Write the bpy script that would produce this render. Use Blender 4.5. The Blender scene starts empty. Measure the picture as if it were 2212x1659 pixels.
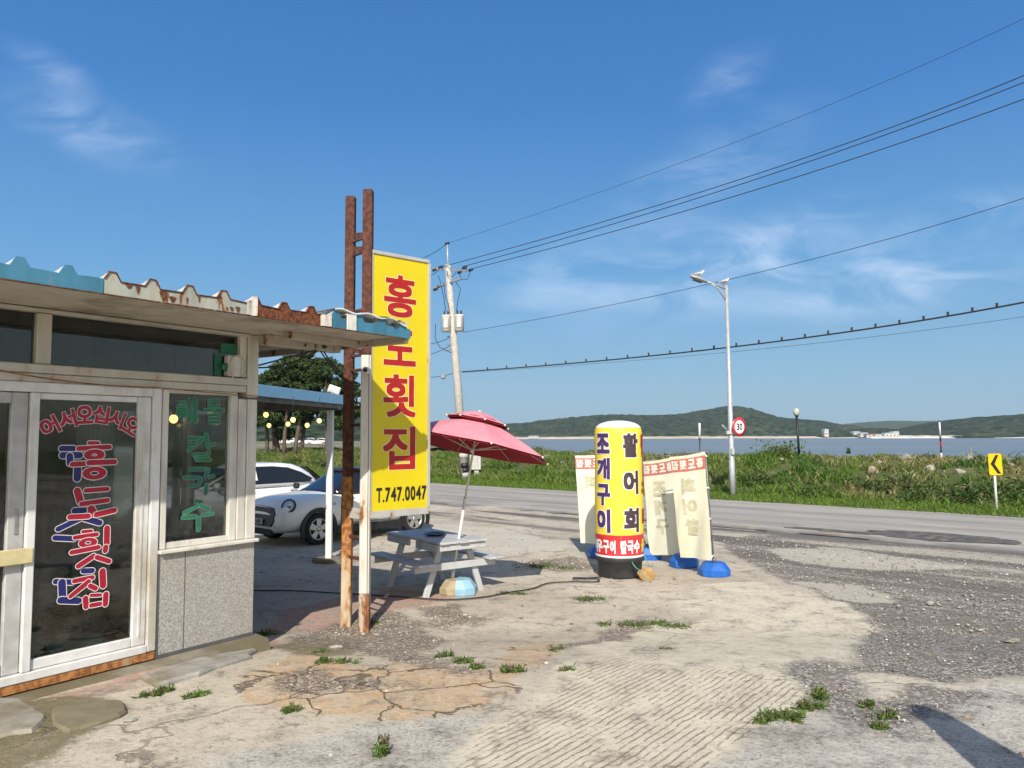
import bpy, bmesh, math, random
import numpy as np
from mathutils import Vector, Matrix

random.seed(7)
rng = np.random.default_rng(7)
SC = bpy.context.scene
COL = SC.collection
R = math.radians

# ------------------------------------------------------------------ camera
F, CX, CY, H = 1662.0, 1106.0, 829.5, 2.05       # photograph measured at 2212 x 1659
PIT, ROL = R(3.88), R(0.2)
XW = Vector((1, 0, 0)); FW = Vector((0, math.cos(PIT), math.sin(PIT))); UO = Vector((0, -math.sin(PIT), math.cos(PIT)))
RW = XW * math.cos(ROL) - UO * math.sin(ROL)
UW = XW * math.sin(ROL) + UO * math.cos(ROL)
cam = bpy.data.cameras.new('camera'); camo = bpy.data.objects.new('camera', cam); COL.objects.link(camo)
cam.sensor_width = 36; cam.lens = F / 2212 * 36; cam.clip_start = .05; cam.clip_end = 30000
mw = Matrix.Identity(4)
for i in range(3):
    mw[i][0], mw[i][1], mw[i][2] = RW[i], UW[i], -FW[i]
mw[2][3] = H
camo.matrix_world = mw
SC.camera = camo
EYE = Vector((0, 0, H))

# ------------------------------------------------------------------ sky and sun
SUN_EL, SUN_AZ = R(38), R(1)
world = bpy.data.worlds.new('World'); SC.world = world; world.use_nodes = True
wn, wl = world.node_tree.nodes, world.node_tree.links
wn.clear()
wo = wn.new('ShaderNodeOutputWorld'); bg = wn.new('ShaderNodeBackground'); sky = wn.new('ShaderNodeTexSky')
sky.sky_type = 'NISHITA'; sky.sun_disc = False; sky.sun_elevation = SUN_EL; sky.sun_rotation = math.pi + SUN_AZ
sky.air_density = 1.0; sky.dust_density = 1.2; sky.ozone_density = 1.0; sky.altitude = 0
bg.inputs['Strength'].default_value = 0.115
def wnode(t, **kw):
    n = wn.new(t)
    for k, v in kw.items(): setattr(n, k, v)
    return n
tc = wnode('ShaderNodeTexCoord')
def wmath(op, a, b=None, c=None):
    n = wnode('ShaderNodeMath', operation=op)
    for i, v in enumerate((a, b, c)):
        if v is None: continue
        if isinstance(v, (int, float)): n.inputs[i].default_value = v
        else: wl.new(v, n.inputs[i])
    return n.outputs[0]
sep = wnode('ShaderNodeSeparateXYZ'); wl.new(tc.outputs['Generated'], sep.inputs[0])
ygt = wmath('MAXIMUM', sep.outputs['Y'], .05)
px_ = wmath('DIVIDE', sep.outputs['X'], ygt); pz_ = wmath('DIVIDE', sep.outputs['Z'], ygt)
comb = wnode('ShaderNodeCombineXYZ'); wl.new(px_, comb.inputs[0]); wl.new(pz_, comb.inputs[1])
def cloud_patch(cx, cz, rx, rz, ang):
    m = wnode('ShaderNodeMapping', vector_type='TEXTURE'); m.inputs['Location'].default_value = (cx, cz, 0)
    m.inputs['Rotation'].default_value = (0, 0, ang); m.inputs['Scale'].default_value = (rx, rz, 1)
    wl.new(comb.outputs[0], m.inputs[0])
    l = wnode('ShaderNodeVectorMath', operation='LENGTH'); wl.new(m.outputs[0], l.inputs[0])
    r = wnode('ShaderNodeMapRange', interpolation_type='SMOOTHSTEP'); wl.new(l.outputs['Value'], r.inputs[0])
    r.inputs[1].default_value = 1; r.inputs[2].default_value = 0; r.inputs[3].default_value = 0; r.inputs[4].default_value = 1
    return r.outputs[0]
tot = None
for c in ((-.56, .41, .20, .06, -.45, .6), (-.62, .50, .10, .03, -.5, .5), (.29, .48, .09, .05, .6, .5), (.27, .36, .22, .07, .5, .45),
          (.26, .215, .44, .095, .10, .75), (.42, .20, .34, .07, .05, .5), (.52, .19, .25, .05, .2, .6), (.62, .29, .16, .05, .1, .6), (.12, .22, .22, .07, .3, .35), (.37, .27, .16, .05, .35, .5)):
    o_ = wmath('MULTIPLY', cloud_patch(*c[:5]), c[5])
    tot = o_ if tot is None else wmath('ADD', tot, o_)
mp = wnode('ShaderNodeMapping'); mp.inputs['Rotation'].default_value = (0, 0, -.3); mp.inputs['Scale'].default_value = (1.6, 4.2, 1)
wl.new(comb.outputs[0], mp.inputs[0])
nz = wnode('ShaderNodeTexNoise'); nz.inputs['Scale'].default_value = 4.5; nz.inputs['Detail'].default_value = 7; nz.inputs['Roughness'].default_value = .58
nz.inputs['Distortion'].default_value = .7
wl.new(mp.outputs[0], nz.inputs['Vector'])
mr = wnode('ShaderNodeMapRange', interpolation_type='SMOOTHSTEP'); wl.new(nz.outputs[0], mr.inputs[0]); mr.inputs[1].default_value = .30; mr.inputs[2].default_value = .80
cm = wmath('MINIMUM', wmath('MULTIPLY', wmath('MULTIPLY', tot, mr.outputs[0]), .62), .7)
mix = wnode('ShaderNodeMix', data_type='RGBA', blend_type='MIX'); wl.new(cm, mix.inputs[0]); mix.inputs[7].default_value = (5.6, 6.6, 8.2, 1)
ramp = wnode('ShaderNodeValToRGB'); wl.new(sep.outputs['Z'], ramp.inputs[0])
ramp.color_ramp.elements[0].position = 0.0; ramp.color_ramp.elements[0].color = (.25, .40, .51, 1)
ramp.color_ramp.elements[1].position = .62; ramp.color_ramp.elements[1].color = (.022, .125, .375, 1)
for p_, c_ in ((.08, (.185, .36, .53, 1)), (.20, (.105, .295, .55, 1)), (.40, (.040, .18, .47, 1))):
    e_ = ramp.color_ramp.elements.new(p_); e_.color = c_
rs = wnode('ShaderNodeVectorMath', operation='SCALE'); wl.new(ramp.outputs[0], rs.inputs[0]); rs.inputs['Scale'].default_value = 9.2
gy = wnode('ShaderNodeMapRange', interpolation_type='SMOOTHSTEP'); wl.new(sep.outputs['Y'], gy.inputs[0]); gy.inputs[1].default_value = -.1; gy.inputs[2].default_value = .5
gz = wnode('ShaderNodeMapRange', interpolation_type='SMOOTHSTEP'); wl.new(sep.outputs['Z'], gz.inputs[0]); gz.inputs[1].default_value = .9; gz.inputs[2].default_value = .55
mg = wnode('ShaderNodeMix', data_type='RGBA'); wl.new(wmath('MULTIPLY', wmath('MULTIPLY', gy.outputs[0], gz.outputs[0]), .88), mg.inputs[0])
wl.new(sky.outputs[0], mg.inputs[6]); wl.new(rs.outputs[0], mg.inputs[7])
wl.new(mg.outputs[2], mix.inputs[6]); wl.new(mix.outputs[2], bg.inputs['Color']); wl.new(bg.outputs[0], wo.inputs[0])

sl = bpy.data.lights.new('sun', 'SUN'); sl.energy = 4.7; sl.angle = R(.53); sl.color = (1.0, .93, .82)
so = bpy.data.objects.new('sun', sl); COL.objects.link(so)
SUND = Vector((math.sin(SUN_AZ) * math.cos(SUN_EL), math.cos(SUN_AZ) * math.cos(SUN_EL), -math.sin(SUN_EL)))
so.rotation_euler = SUND.to_track_quat('-Z', 'Y').to_euler(); so.location = (0, -20, 30)

vs = SC.view_settings; vs.view_transform = 'Standard'; vs.look = 'None'; vs.exposure = 0.28; vs.gamma = 1.0
SC.cycles.max_bounces = 8; SC.cycles.transparent_max_bounces = 16; SC.cycles.volume_bounces = 0
SC.cycles.use_denoising = True

# ------------------------------------------------------------------ placement helpers
def ray(px, py):
    return RW * (px - CX) + UW * (CY - py) + FW * F
def sstep(a, b, x):
    t = np.clip((x - a) / (b - a), 0, 1); return t * t * (3 - 2 * t)
def gh(x, y):                                    # height of the lot: it rises a little towards the shop and the viewer
    return .22 * (1 - sstep(6.0, 8.4, y))
def G(px, py, z=None):                           # point of the ground seen at a pixel (z given: of that level plane)
    d = ray(px, py)
    if z is not None: return EYE + d * ((z - H) / d.z)
    zz = 0.
    for _ in range(25):
        P = EYE + d * ((zz - H) / d.z); zz = .5 * zz + .5 * float(gh(P.x, P.y))
    return P
def PY(px, py, Y):
    d = ray(px, py); return EYE + d * (Y / d.y)

# ------------------------------------------------------------------ object helpers
MATX = {}
def tag(o, label=None, cat=None, group=None, kind=None):
    if label: o['label'] = label
    if cat: o['category'] = cat
    if group: o['group'] = group
    if kind: o['kind'] = kind
    return o
def thing(name, label, cat, loc=(0, 0, 0), rz=0., group=None, rot=None):
    o = bpy.data.objects.new(name, None); COL.objects.link(o); o.empty_display_size = .2
    o.location = loc; o.rotation_euler = rot if rot else (0, 0, rz)
    m = Matrix.LocRotScale(Vector(loc), o.rotation_euler.to_quaternion(), None)
    MATX[o.name] = m
    return tag(o, label, cat, group)
def children(o): return [c for c in bpy.data.objects if c.parent == o]
def dup(o, loc=None, rz=None, label=None, scale=None):
    kids = {}
    for c in bpy.data.objects:
        if c.parent: kids.setdefault(c.parent.name, []).append(c)
    def rec(s, par):
        c = s.copy(); COL.objects.link(c)
        if par: c.parent = par
        for k in kids.get(s.name, []): rec(k, c)
        return c
    r = rec(o, None)
    if loc is not None: r.location = loc
    if rz is not None: r.rotation_euler = (0, 0, rz)
    if scale is not None: r.scale = (scale,) * 3
    if label: r['label'] = label
    return r

class MB:
    def __init__(s): s.v = []; s.f = []; s.m = []; s.sm = []
    def add(s, vs, fs, mi=0, smooth=False):
        b = len(s.v); s.v += [Vector(v) for v in vs]
        for f in fs: s.f.append(tuple(b + i for i in f)); s.m.append(mi); s.sm.append(smooth)
        return s
    def box(s, c, size, X=(1, 0, 0), Y=(0, 1, 0), Z=(0, 0, 1), mi=0, bev=0.0):
        X, Y, Z, c = Vector(X).normalized(), Vector(Y).normalized(), Vector(Z).normalized(), Vector(c)
        a, b, d = [k / 2 for k in size]
        if bev <= 0:
            P = [c + X * (a * i) + Y * (b * j) + Z * (d * k) for i in (-1, 1) for j in (-1, 1) for k in (-1, 1)]
            fs = [(0, 1, 3, 2), (4, 6, 7, 5), (0, 4, 5, 1), (2, 3, 7, 6), (0, 2, 6, 4), (1, 5, 7, 3)]
            return s.add(P, fs, mi)
        e = min(bev, a * .9, b * .9, d * .9)
        vs = []; idx = {}
        for i in (-1, 1):
            for j in (-1, 1):
                for k in (-1, 1):
                    for ax in range(3):
                        q = [i * a, j * b, k * d]
                        for t in range(3):
                            if t != ax: q[t] -= e * (i, j, k)[t]
                        idx[(i, j, k, ax)] = len(vs); vs.append(c + X * q[0] + Y * q[1] + Z * q[2])
        fs = []
        def g(i, j, k, ax): return idx[(i, j, k, ax)]
        for sgn in (-1, 1):
            f = [g(sgn, -1, -1, 0), g(sgn, 1, -1, 0), g(sgn, 1, 1, 0), g(sgn, -1, 1, 0)]; fs.append(f if sgn > 0 else f[::-1])
            f = [g(-1, sgn, -1, 1), g(-1, sgn, 1, 1), g(1, sgn, 1, 1), g(1, sgn, -1, 1)]; fs.append(f if sgn > 0 else f[::-1])
            f = [g(-1, -1, sgn, 2), g(1, -1, sgn, 2), g(1, 1, sgn, 2), g(-1, 1, sgn, 2)]; fs.append(f if sgn > 0 else f[::-1])
        for i in (-1, 1):
            for j in (-1, 1):
                f = [g(i, j, -1, 0), g(i, j, 1, 0), g(i, j, 1, 1), g(i, j, -1, 1)]; fs.append(f if i * j < 0 else f[::-1])
        for i in (-1, 1):
            for k in (-1, 1):
                f = [g(i, -1, k, 0), g(i, 1, k, 0), g(i, 1, k, 2), g(i, -1, k, 2)]; fs.append(f if i * k > 0 else f[::-1])
        for j in (-1, 1):
            for k in (-1, 1):
                f = [g(-1, j, k, 1), g(1, j, k, 1), g(1, j, k, 2), g(-1, j, k, 2)]; fs.append(f if j * k < 0 else f[::-1])
        for i in (-1, 1):
            for j in (-1, 1):
                for k in (-1, 1):
                    f = [g(i, j, k, 0), g(i, j, k, 1), g(i, j, k, 2)]; fs.append(f if i * j * k > 0 else f[::-1])
        return s.add(vs, fs, mi)
    def beam(s, p0, p1, w, h, up=(0, 0, 1), mi=0, bev=0.0):
        p0, p1 = Vector(p0), Vector(p1); X = (p1 - p0); L = X.length; X.normalize()
        Y = Vector(up).cross(X)
        if Y.length < 1e-4: Y = Vector((0, 1, 0)).cross(X)
        Y.normalize(); Z = X.cross(Y)
        return s.box((p0 + p1) / 2, (L, w, h), X, Y, Z, mi, bev)
    def tube(s, pts, r, n=8, mi=0, caps=True, smooth=True, close=False):
        pts = [Vector(p) for p in pts]; k = len(pts); rr = r if isinstance(r, (list, tuple)) else [r] * k
        vs = []; prev = None
        for i, p in enumerate(pts):
            t = (pts[min(i + 1, k - 1)] - pts[max(i - 1, 0)])
            t = t.normalized() if t.length > 1e-9 else Vector((0, 0, 1))
            if prev is None:
                a = t.cross(Vector((0, 0, 1)) if abs(t.z) < .9 else Vector((1, 0, 0))).normalized()
            else:
                a = prev - t * prev.dot(t); a = a.normalized() if a.length > 1e-6 else t.orthogonal().normalized()
            prev = a; b = t.cross(a)
            for j in range(n):
                an = 2 * math.pi * j / n; vs.append(p + (a * math.cos(an) + b * math.sin(an)) * rr[i])
        fs = [(i * n + j, i * n + (j + 1) % n, (i + 1) * n + (j + 1) % n, (i + 1) * n + j) for i in range(k - 1) for j in range(n)]
        s.add(vs, fs, mi, smooth)
        if caps:
            b = len(s.v) - len(vs)
            s.f += [tuple(b + j for j in range(n))[::-1], tuple(b + (k - 1) * n + j for j in range(n))]; s.m += [mi, mi]; s.sm += [False, False]
        return s
    def lathe(s, prof, c=(0, 0, 0), n=24, axis=(0, 0, 1), mi=0, smooth=True, cap=True):
        Z = Vector(axis).normalized(); X = Z.orthogonal().normalized()
        if abs(Z.z) > .99: X = Vector((1, 0, 0))
        Y = Z.cross(X); c = Vector(c)
        vs = [c + X * (r * math.cos(2 * math.pi * j / n)) + Y * (r * math.sin(2 * math.pi * j / n)) + Z * z for r, z in prof for j in range(n)]
        k = len(prof)
        fs = [(i * n + j, i * n + (j + 1) % n, (i + 1) * n + (j + 1) % n, (i + 1) * n + j) for i in range(k - 1) for j in range(n)]
        if cap:
            fs += [tuple(range(n))[::-1], tuple((k - 1) * n + j for j in range(n))]
        return s.add(vs, fs, mi, smooth)
    def prism(s, poly, depth, o, X, Y, mi=0):      # polygon in the X,Y plane through o, thickened along X x Y
        X, Y, o = Vector(X).normalized(), Vector(Y).normalized(), Vector(o); Z = X.cross(Y); n = len(poly)
        vs = [o + X * x + Y * y for x, y in poly] + [o + X * x + Y * y + Z * depth for x, y in poly]
        fs = [tuple(range(n))[::-1], tuple(n + i for i in range(n))] + [(i, (i + 1) % n, n + (i + 1) % n, n + i) for i in range(n)]
        return s.add(vs, fs, mi)
    def ball(s, c, r, n=12, mi=0, sc=(1, 1, 1)):
        c = Vector(c); prof = []
        k = max(4, n // 2)
        vs = []; fs = []
        for i in range(k + 1):
            th = math.pi * i / k
            for j in range(n):
                ph = 2 * math.pi * j / n
                vs.append(c + Vector((r * sc[0] * math.sin(th) * math.cos(ph), r * sc[1] * math.sin(th) * math.sin(ph), r * sc[2] * math.cos(th))))
        for i in range(k):
            for j in range(n): fs.append((i * n + j, (i + 1) * n + j, (i + 1) * n + (j + 1) % n, i * n + (j + 1) % n))
        return s.add(vs, fs, mi, True)
    def build(s, name, mats, parent=None, world=True, bool_cut=None):
        me = bpy.data.meshes.new(name)
        inv = None
        if parent is not None:
            r = parent
            while r.parent: r = r.parent
            if world: inv = MATX[r.name].inverted()
        vs = [(inv @ v) if inv is not None else v for v in s.v]
        me.from_pydata([tuple(v) for v in vs], [], s.f)
        me.polygons.foreach_set('material_index', s.m); me.polygons.foreach_set('use_smooth', s.sm)
        for m in (mats if isinstance(mats, (list, tuple)) else [mats]): me.materials.append(m)
        bm = bmesh.new(); bm.from_mesh(me); bmesh.ops.remove_doubles(bm, verts=bm.verts, dist=1e-6)
        bmesh.ops.recalc_face_normals(bm, faces=bm.faces); bm.to_mesh(me); bm.free(); me.update()
        o = bpy.data.objects.new(name, me); COL.objects.link(o)
        if parent is not None: o.parent = parent
        return o

def npmesh(name, V, faces, mat, smooth=False, attrs=None):
    """fast mesh from arrays; faces is (n,k)"""
    me = bpy.data.meshes.new(name); V = np.asarray(V, np.float32); faces = np.asarray(faces, np.int32)
    n, k = faces.shape
    me.vertices.add(len(V)); me.vertices.foreach_set('co', V.ravel())
    me.loops.add(n * k); me.loops.foreach_set('vertex_index', faces.ravel())
    me.polygons.add(n); me.polygons.foreach_set('loop_start', np.arange(0, n * k, k, dtype=np.int32))
    me.polygons.foreach_set('use_smooth', np.full(n, smooth))
    for a, arr in (attrs or {}).items():
        at = me.color_attributes.new(a, 'FLOAT_COLOR', 'POINT')
        buf = np.ones((len(V), 4), np.float32); buf[:, :arr.shape[1]] = arr; at.data.foreach_set('color', buf.ravel())
    me.update(calc_edges=True); me.validate()
    me.materials.append(mat)
    o = bpy.data.objects.new(name, me); COL.objects.link(o)
    return o

# value noise
def vnoise(x, y, seed=0):
    xi = np.floor(x).astype(np.int64); yi = np.floor(y).astype(np.int64); fx = x - xi; fy = y - yi
    fx = fx * fx * (3 - 2 * fx); fy = fy * fy * (3 - 2 * fy)
    def h(a, b):
        n = (a * 374761393 + b * 668265263 + seed * 1442695041) & 0x7fffffff
        n = ((n ^ (n >> 13)) * 1274126177) & 0x7fffffff
        return ((n ^ (n >> 16)) & 0xffff) / 65535.
    return (h(xi, yi) * (1 - fx) + h(xi + 1, yi) * fx) * (1 - fy) + (h(xi, yi + 1) * (1 - fx) + h(xi + 1, yi + 1) * fx) * fy
def fbm(x, y, seed=0, oc=4):
    t = 0; a = .5
    for i in range(oc): t = t + a * vnoise(x * 2 ** i, y * 2 ** i, seed + i); a *= .5
    return t
def inpoly(x, y, poly):
    r = np.zeros(x.shape, bool); n = len(poly)
    for i in range(n):
        x0, y0 = poly[i]; x1, y1 = poly[(i + 1) % n]
        c = ((y0 > y) != (y1 > y)) & (x < (x1 - x0) * (y - y0) / (y1 - y0 + 1e-12) + x0)
        r ^= c
    return r

# ------------------------------------------------------------------ materials
class NT:
    def __init__(s, name):
        s.mat = bpy.data.materials.new(name); s.mat.use_nodes = True; s.n = s.mat.node_tree.nodes; s.l = s.mat.node_tree.links
        s.b = s.n['Principled BSDF']; s.out = s.n['Material Output']
        s.tc = s.n.new('ShaderNodeTexCoord'); s.P = s.tc.outputs['Object']
        s.geo = s.n.new('ShaderNodeNewGeometry'); s.W = s.geo.outputs['Position']
    def set(s, sock, v):
        if hasattr(v, 'is_output'): s.l.new(v, sock)
        elif isinstance(v, (tuple, list)) and len(v) == 3 and sock.type == 'RGBA': sock.default_value = (*v, 1)
        else: sock.default_value = v
    def noise(s, scale, detail=4, rough=.55, vec=None, dist=0., stretch=None):
        n = s.n.new('ShaderNodeTexNoise'); n.inputs['Scale'].default_value = scale; n.inputs['Detail'].default_value = detail
        n.inputs['Roughness'].default_value = rough; n.inputs['Distortion'].default_value = dist
        v = vec if vec is not None else s.W
        if stretch:
            m = s.n.new('ShaderNodeMapping'); m.inputs['Scale'].default_value = stretch; s.l.new(v, m.inputs[0]); v = m.outputs[0]
        s.l.new(v, n.inputs['Vector']); return n.outputs[0]
    def voro(s, scale, feature='F1', vec=None, out='Distance', stretch=None):
        n = s.n.new('ShaderNodeTexVoronoi'); n.feature = feature; n.inputs['Scale'].default_value = scale
        v = vec if vec is not None else s.W
        if stretch:
            m = s.n.new('ShaderNodeMapping'); m.inputs['Scale'].default_value = stretch; s.l.new(v, m.inputs[0]); v = m.outputs[0]
        s.l.new(v, n.inputs['Vector']); return n.outputs[out]
    def rng(s, v, a, b, c=0., d=1., smooth=True):
        n = s.n.new('ShaderNodeMapRange')
        if smooth: n.interpolation_type = 'SMOOTHSTEP'
        s.set(n.inputs[0], v)
        for i, k in enumerate((a, b, c, d)): n.inputs[i + 1].default_value = k
        return n.outputs[0]
    def math(s, op, a, b=0., c=0.):
        n = s.n.new('ShaderNodeMath'); n.operation = op
        for i, k in enumerate((a, b, c)): s.set(n.inputs[i], k)
        return n.outputs[0]
    def mix(s, f, a, b, mode='MIX'):
        n = s.n.new('ShaderNodeMix'); n.data_type = 'RGBA'; n.blend_type = mode
        s.set(n.inputs[0], f); s.set(n.inputs[6], a); s.set(n.inputs[7], b); return n.outputs[2]
    def attr(s, name):
        n = s.n.new('ShaderNodeAttribute'); n.attribute_name = name
        sp = s.n.new('ShaderNodeSeparateColor'); s.l.new(n.outputs['Color'], sp.inputs[0]); return n.outputs['Color'], sp.outputs
    def bump(s, h, st=.3, dist=.02):
        n = s.n.new('ShaderNodeBump'); n.inputs['Strength'].default_value = st; n.inputs['Distance'].default_value = dist
        s.l.new(h, n.inputs['Height']); s.l.new(n.outputs[0], s.b.inputs['Normal'])
    def fin(s, col=None, rough=None, metal=None, spec=None):
        if col is not None: s.set(s.b.inputs['Base Color'], col)
        if rough is not None: s.set(s.b.inputs['Roughness'], rough)
        if metal is not None: s.set(s.b.inputs['Metallic'], metal)
        if spec is not None: s.b.inputs['Specular IOR Level'].default_value = spec
        return s.mat

def simple(name, col, rough=.6, metal=0., var=.12, scale=9., dirt=None, dirt_amt=.5, dirt_scale=3., bump=0., bscale=60., stretch=None, spec=None, fine=0.):
    t = NT(name)
    c2 = tuple(max(0, k * (1 - var * 2)) for k in col)
    c = t.mix(t.rng(t.noise(scale, 5), .3, .7), c2, col)
    if fine: c = t.mix(t.math('MULTIPLY', t.rng(t.noise(scale * 12, 3), .45, .75), fine), c, tuple(k * .55 for k in col))
    if dirt:
        m = t.rng(t.noise(dirt_scale, 7, .62, stretch=stretch), 1 - dirt_amt - .12, 1 - dirt_amt + .12)
        c = t.mix(m, c, dirt)
    if bump: t.bump(t.noise(bscale, 4), bump, .004)
    return t.fin(c, t.rng(t.noise(scale * 2, 3), .3, .7, max(.02, rough - .08), min(1, rough + .1)), metal, spec)

def peel(name, paint, rust=(.16, .055, .02), rust2=(.30, .13, .045), amount=.45, scale=3.5, stretch=(1, 1, .35), rough=.65, grime=.3):
    """old paint flaking off rusty steel"""
    t = NT(name)
    n1 = t.noise(scale, 8, .66, stretch=stretch, dist=.4); n2 = t.noise(scale * 5, 5, .6, stretch=stretch)
    k = t.math('ADD', t.math('MULTIPLY', n1, .78), t.math('MULTIPLY', n2, .22))
    m = t.rng(k, 1 - amount - .02, 1 - amount + .025)
    halo = t.rng(k, 1 - amount - .10, 1 - amount + .02)
    rc = t.mix(t.rng(t.noise(scale * 7, 4), .35, .65), rust, rust2)
    pc = t.mix(t.math('MULTIPLY', t.rng(t.noise(scale * 1.3, 5, stretch=(1, 1, .25)), .4, .75), grime), paint, tuple(k_ * .5 for k_ in paint))
    pc = t.mix(t.math('MULTIPLY', halo, .5), pc, (.38, .24, .13))
    t.bump(t.math('SUBTRACT', t.math('MULTIPLY', n2, .4), m), .35, .004)
    return t.fin(t.mix(m, pc, rc), t.mix(m, (rough - .15,) * 3, (.9, .9, .9)))

def glass(name, tint=(.9, .95, .95), refl=1.0, op=.0):
    t = NT(name); n, l = t.n, t.l; n.remove(t.b)
    tr = n.new('ShaderNodeBsdfTransparent'); tr.inputs[0].default_value = (*tint, 1)
    gl = n.new('ShaderNodeBsdfGlossy'); gl.inputs['Roughness'].default_value = .02
    lw = n.new('ShaderNodeFresnel'); lw.inputs['IOR'].default_value = 1.5
    mx = n.new('ShaderNodeMixShader'); l.new(t.math('MULTIPLY', lw.outputs[0], refl), mx.inputs[0])
    l.new(tr.outputs[0], mx.inputs[1]); l.new(gl.outputs[0], mx.inputs[2])
    df = n.new('ShaderNodeBsdfDiffuse'); df.inputs[0].default_value = (.4, .4, .38, 1)
    m2 = n.new('ShaderNodeMixShader'); l.new(t.math('MULTIPLY', t.rng(t.noise(5, 5), .35, .8), op), m2.inputs[0]); l.new(mx.outputs[0], m2.inputs[1]); l.new(df.outputs[0], m2.inputs[2])
    l.new(m2.outputs[0], t.out.inputs[0]); return t.mat

def emis(name, col, st):
    t = NT(name); t.b.inputs['Emission Color'].default_value = (*col, 1); t.b.inputs['Emission Strength'].default_value = st
    return t.fin(col, .4)

# ------------------------------------------------------------------ ground, road, verge, sea, hills
E1, E2 = G(925, 1045, 0), G(2212, 1122, 0)
RA = (E2 - E1).normalized(); RB = Vector((-RA.y, RA.x, 0))           # along and across the road
if RB.y < 0: RB = -RB
B1 = E1.dot(RB); B0 = G(1586, 1150, 0).dot(RB)                       # far and near edge of the road
def RP(a, b, z=0.): 
    p = RA * a + RB * b; return Vector((p.x, p.y, z))

def ground_material():
    t = NT('lot concrete'); A, a = t.attr('za'); Bc, b = t.attr('zb'); C_, c = t.attr('zc')
    W = t.W
    n_big = t.noise(.55, 5); n_mid = t.noise(3.2, 7, .62); n_fine = t.noise(30, 6, .72); n_f2 = t.noise(120, 3, .6); n_m2 = t.noise(11, 7, .68)
    base = t.mix(t.rng(n_big, .34, .66), (.41, .36, .285), (.53, .475, .385))
    base = t.mix(t.math('MULTIPLY', t.rng(n_mid, .48, .72), .55), base, (.22, .20, .165))
    # streaks drawn out along the road
    rot = math.atan2(RA.y, RA.x)
    mp = t.n.new('ShaderNodeMapping'); mp.inputs['Rotation'].default_value = (0, 0, -rot); t.l.new(W, mp.inputs[0])
    st = t.noise(1.0, 6, .6, vec=mp.outputs[0], stretch=(.16, 1.3, 1))
    far = t.rng(t.n.new('ShaderNodeSeparateXYZ').outputs[1], 0, 1)
    spx = t.n.new('ShaderNodeSeparateXYZ'); t.l.new(mp.outputs[0], spx.inputs[0])
    near_road = t.rng(spx.outputs[1], 10.3, 14.5)
    base = t.mix(t.math('MULTIPLY', near_road, t.rng(st, .46, .6)), base, (.115, .105, .095))
    base = t.mix(t.math('MULTIPLY', near_road, t.rng(st, .40, .30)), base, (.50, .46, .39))
    n_rag = t.math('ADD', t.math('MULTIPLY', t.math('SUBTRACT', n_mid, .5), 1.0), t.math('MULTIPLY', t.math('SUBTRACT', t.noise(17, 5, .7), .5), .9))
    def soft(v, w=.5, e=.22): return t.rng(t.math('ADD', v, t.math('MULTIPLY', n_rag, w)), .5 - e, .5 + e)
    slab = soft(c[0], .7, .3); base = t.mix(slab, base, t.mix(t.rng(n_mid, .35, .7), (.60, .55, .43), (.49, .45, .35)))
    grey = soft(c[1], 1.2, .45); va = t.voro(70, 'F1', out='Color'); sa_ = t.n.new('ShaderNodeSeparateColor'); t.l.new(va, sa_.inputs[0])
    base = t.mix(grey, base, t.mix(t.rng(sa_.outputs[0], .55, .95, 0, .6), t.mix(t.rng(n_mid, .35, .7), (.50, .48, .42), (.37, .35, .31)), (.20, .185, .165)))
    pink = soft(b[0], 1.2, .4); base = t.mix(t.math('MULTIPLY', pink, .85), base, t.mix(t.rng(n_mid, .4, .65), (.40, .235, .185), (.37, .29, .235)))
    orange = soft(a[1], 1.5); base = t.mix(t.math('MULTIPLY', orange, t.rng(t.noise(4.5, 8, .72), .34, .60, .2, .95)), base, t.mix(t.rng(t.noise(9, 5), .4, .6), (.52, .32, .165), (.47, .36, .235)))
    olive = soft(b[2], 1.1, .35); base = t.mix(olive, base, t.mix(t.rng(n_mid, .35, .65), (.145, .125, .07), (.245, .215, .14)))
    # cracks, open where the slab is broken up
    cv = t.n.new('ShaderNodeVectorMath'); cv.operation = 'ADD'; t.l.new(W, cv.inputs[0])
    nzv = t.n.new('ShaderNodeTexNoise'); nzv.inputs['Scale'].default_value = 2.3; nzv.inputs['Detail'].default_value = 6; t.l.new(W, nzv.inputs['Vector'])
    sc = t.n.new('ShaderNodeVectorMath'); sc.operation = 'SCALE'; sc.inputs['Scale'].default_value = .55; t.l.new(nzv.outputs['Color'], sc.inputs[0]); t.l.new(sc.outputs[0], cv.inputs[1])
    e1 = t.voro(1.5, 'DISTANCE_TO_EDGE', vec=cv.outputs[0]); e2 = t.voro(.45, 'DISTANCE_TO_EDGE', vec=cv.outputs[0])
    crk = t.math('MULTIPLY', t.rng(t.math('ADD', e1, t.math('MULTIPLY', n_rag, .02)), .022, .006), t.rng(t.math('ADD', a[1], t.math('MULTIPLY', n_rag, .6)), .3, .6)); 
    crk2 = t.math('MULTIPLY', t.rng(e2, .008, .002), t.rng(n_big, .46, .62))
    crk = t.math('MAXIMUM', crk, t.math('MULTIPLY', crk2, .55)); crk = t.math('MULTIPLY', crk, t.rng(a[0], .5, .2))
    base = t.mix(t.math('MULTIPLY', crk, .85), base, (.085, .068, .05))
    debris = soft(b[1], 1.9, .42)
    vd = t.voro(55, 'F1', out='Color'); sv = t.n.new('ShaderNodeSeparateColor'); t.l.new(vd, sv.inputs[0])
    dcol = t.mix(t.rng(sv.outputs[0], .25, .95), (.085, .062, .045), (.30, .25, .20)); dcol = t.mix(t.rng(sv.outputs[1], .88, .93), dcol, (.55, .52, .47))
    base = t.mix(t.math('MULTIPLY', debris, .82), base, dcol)
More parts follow.
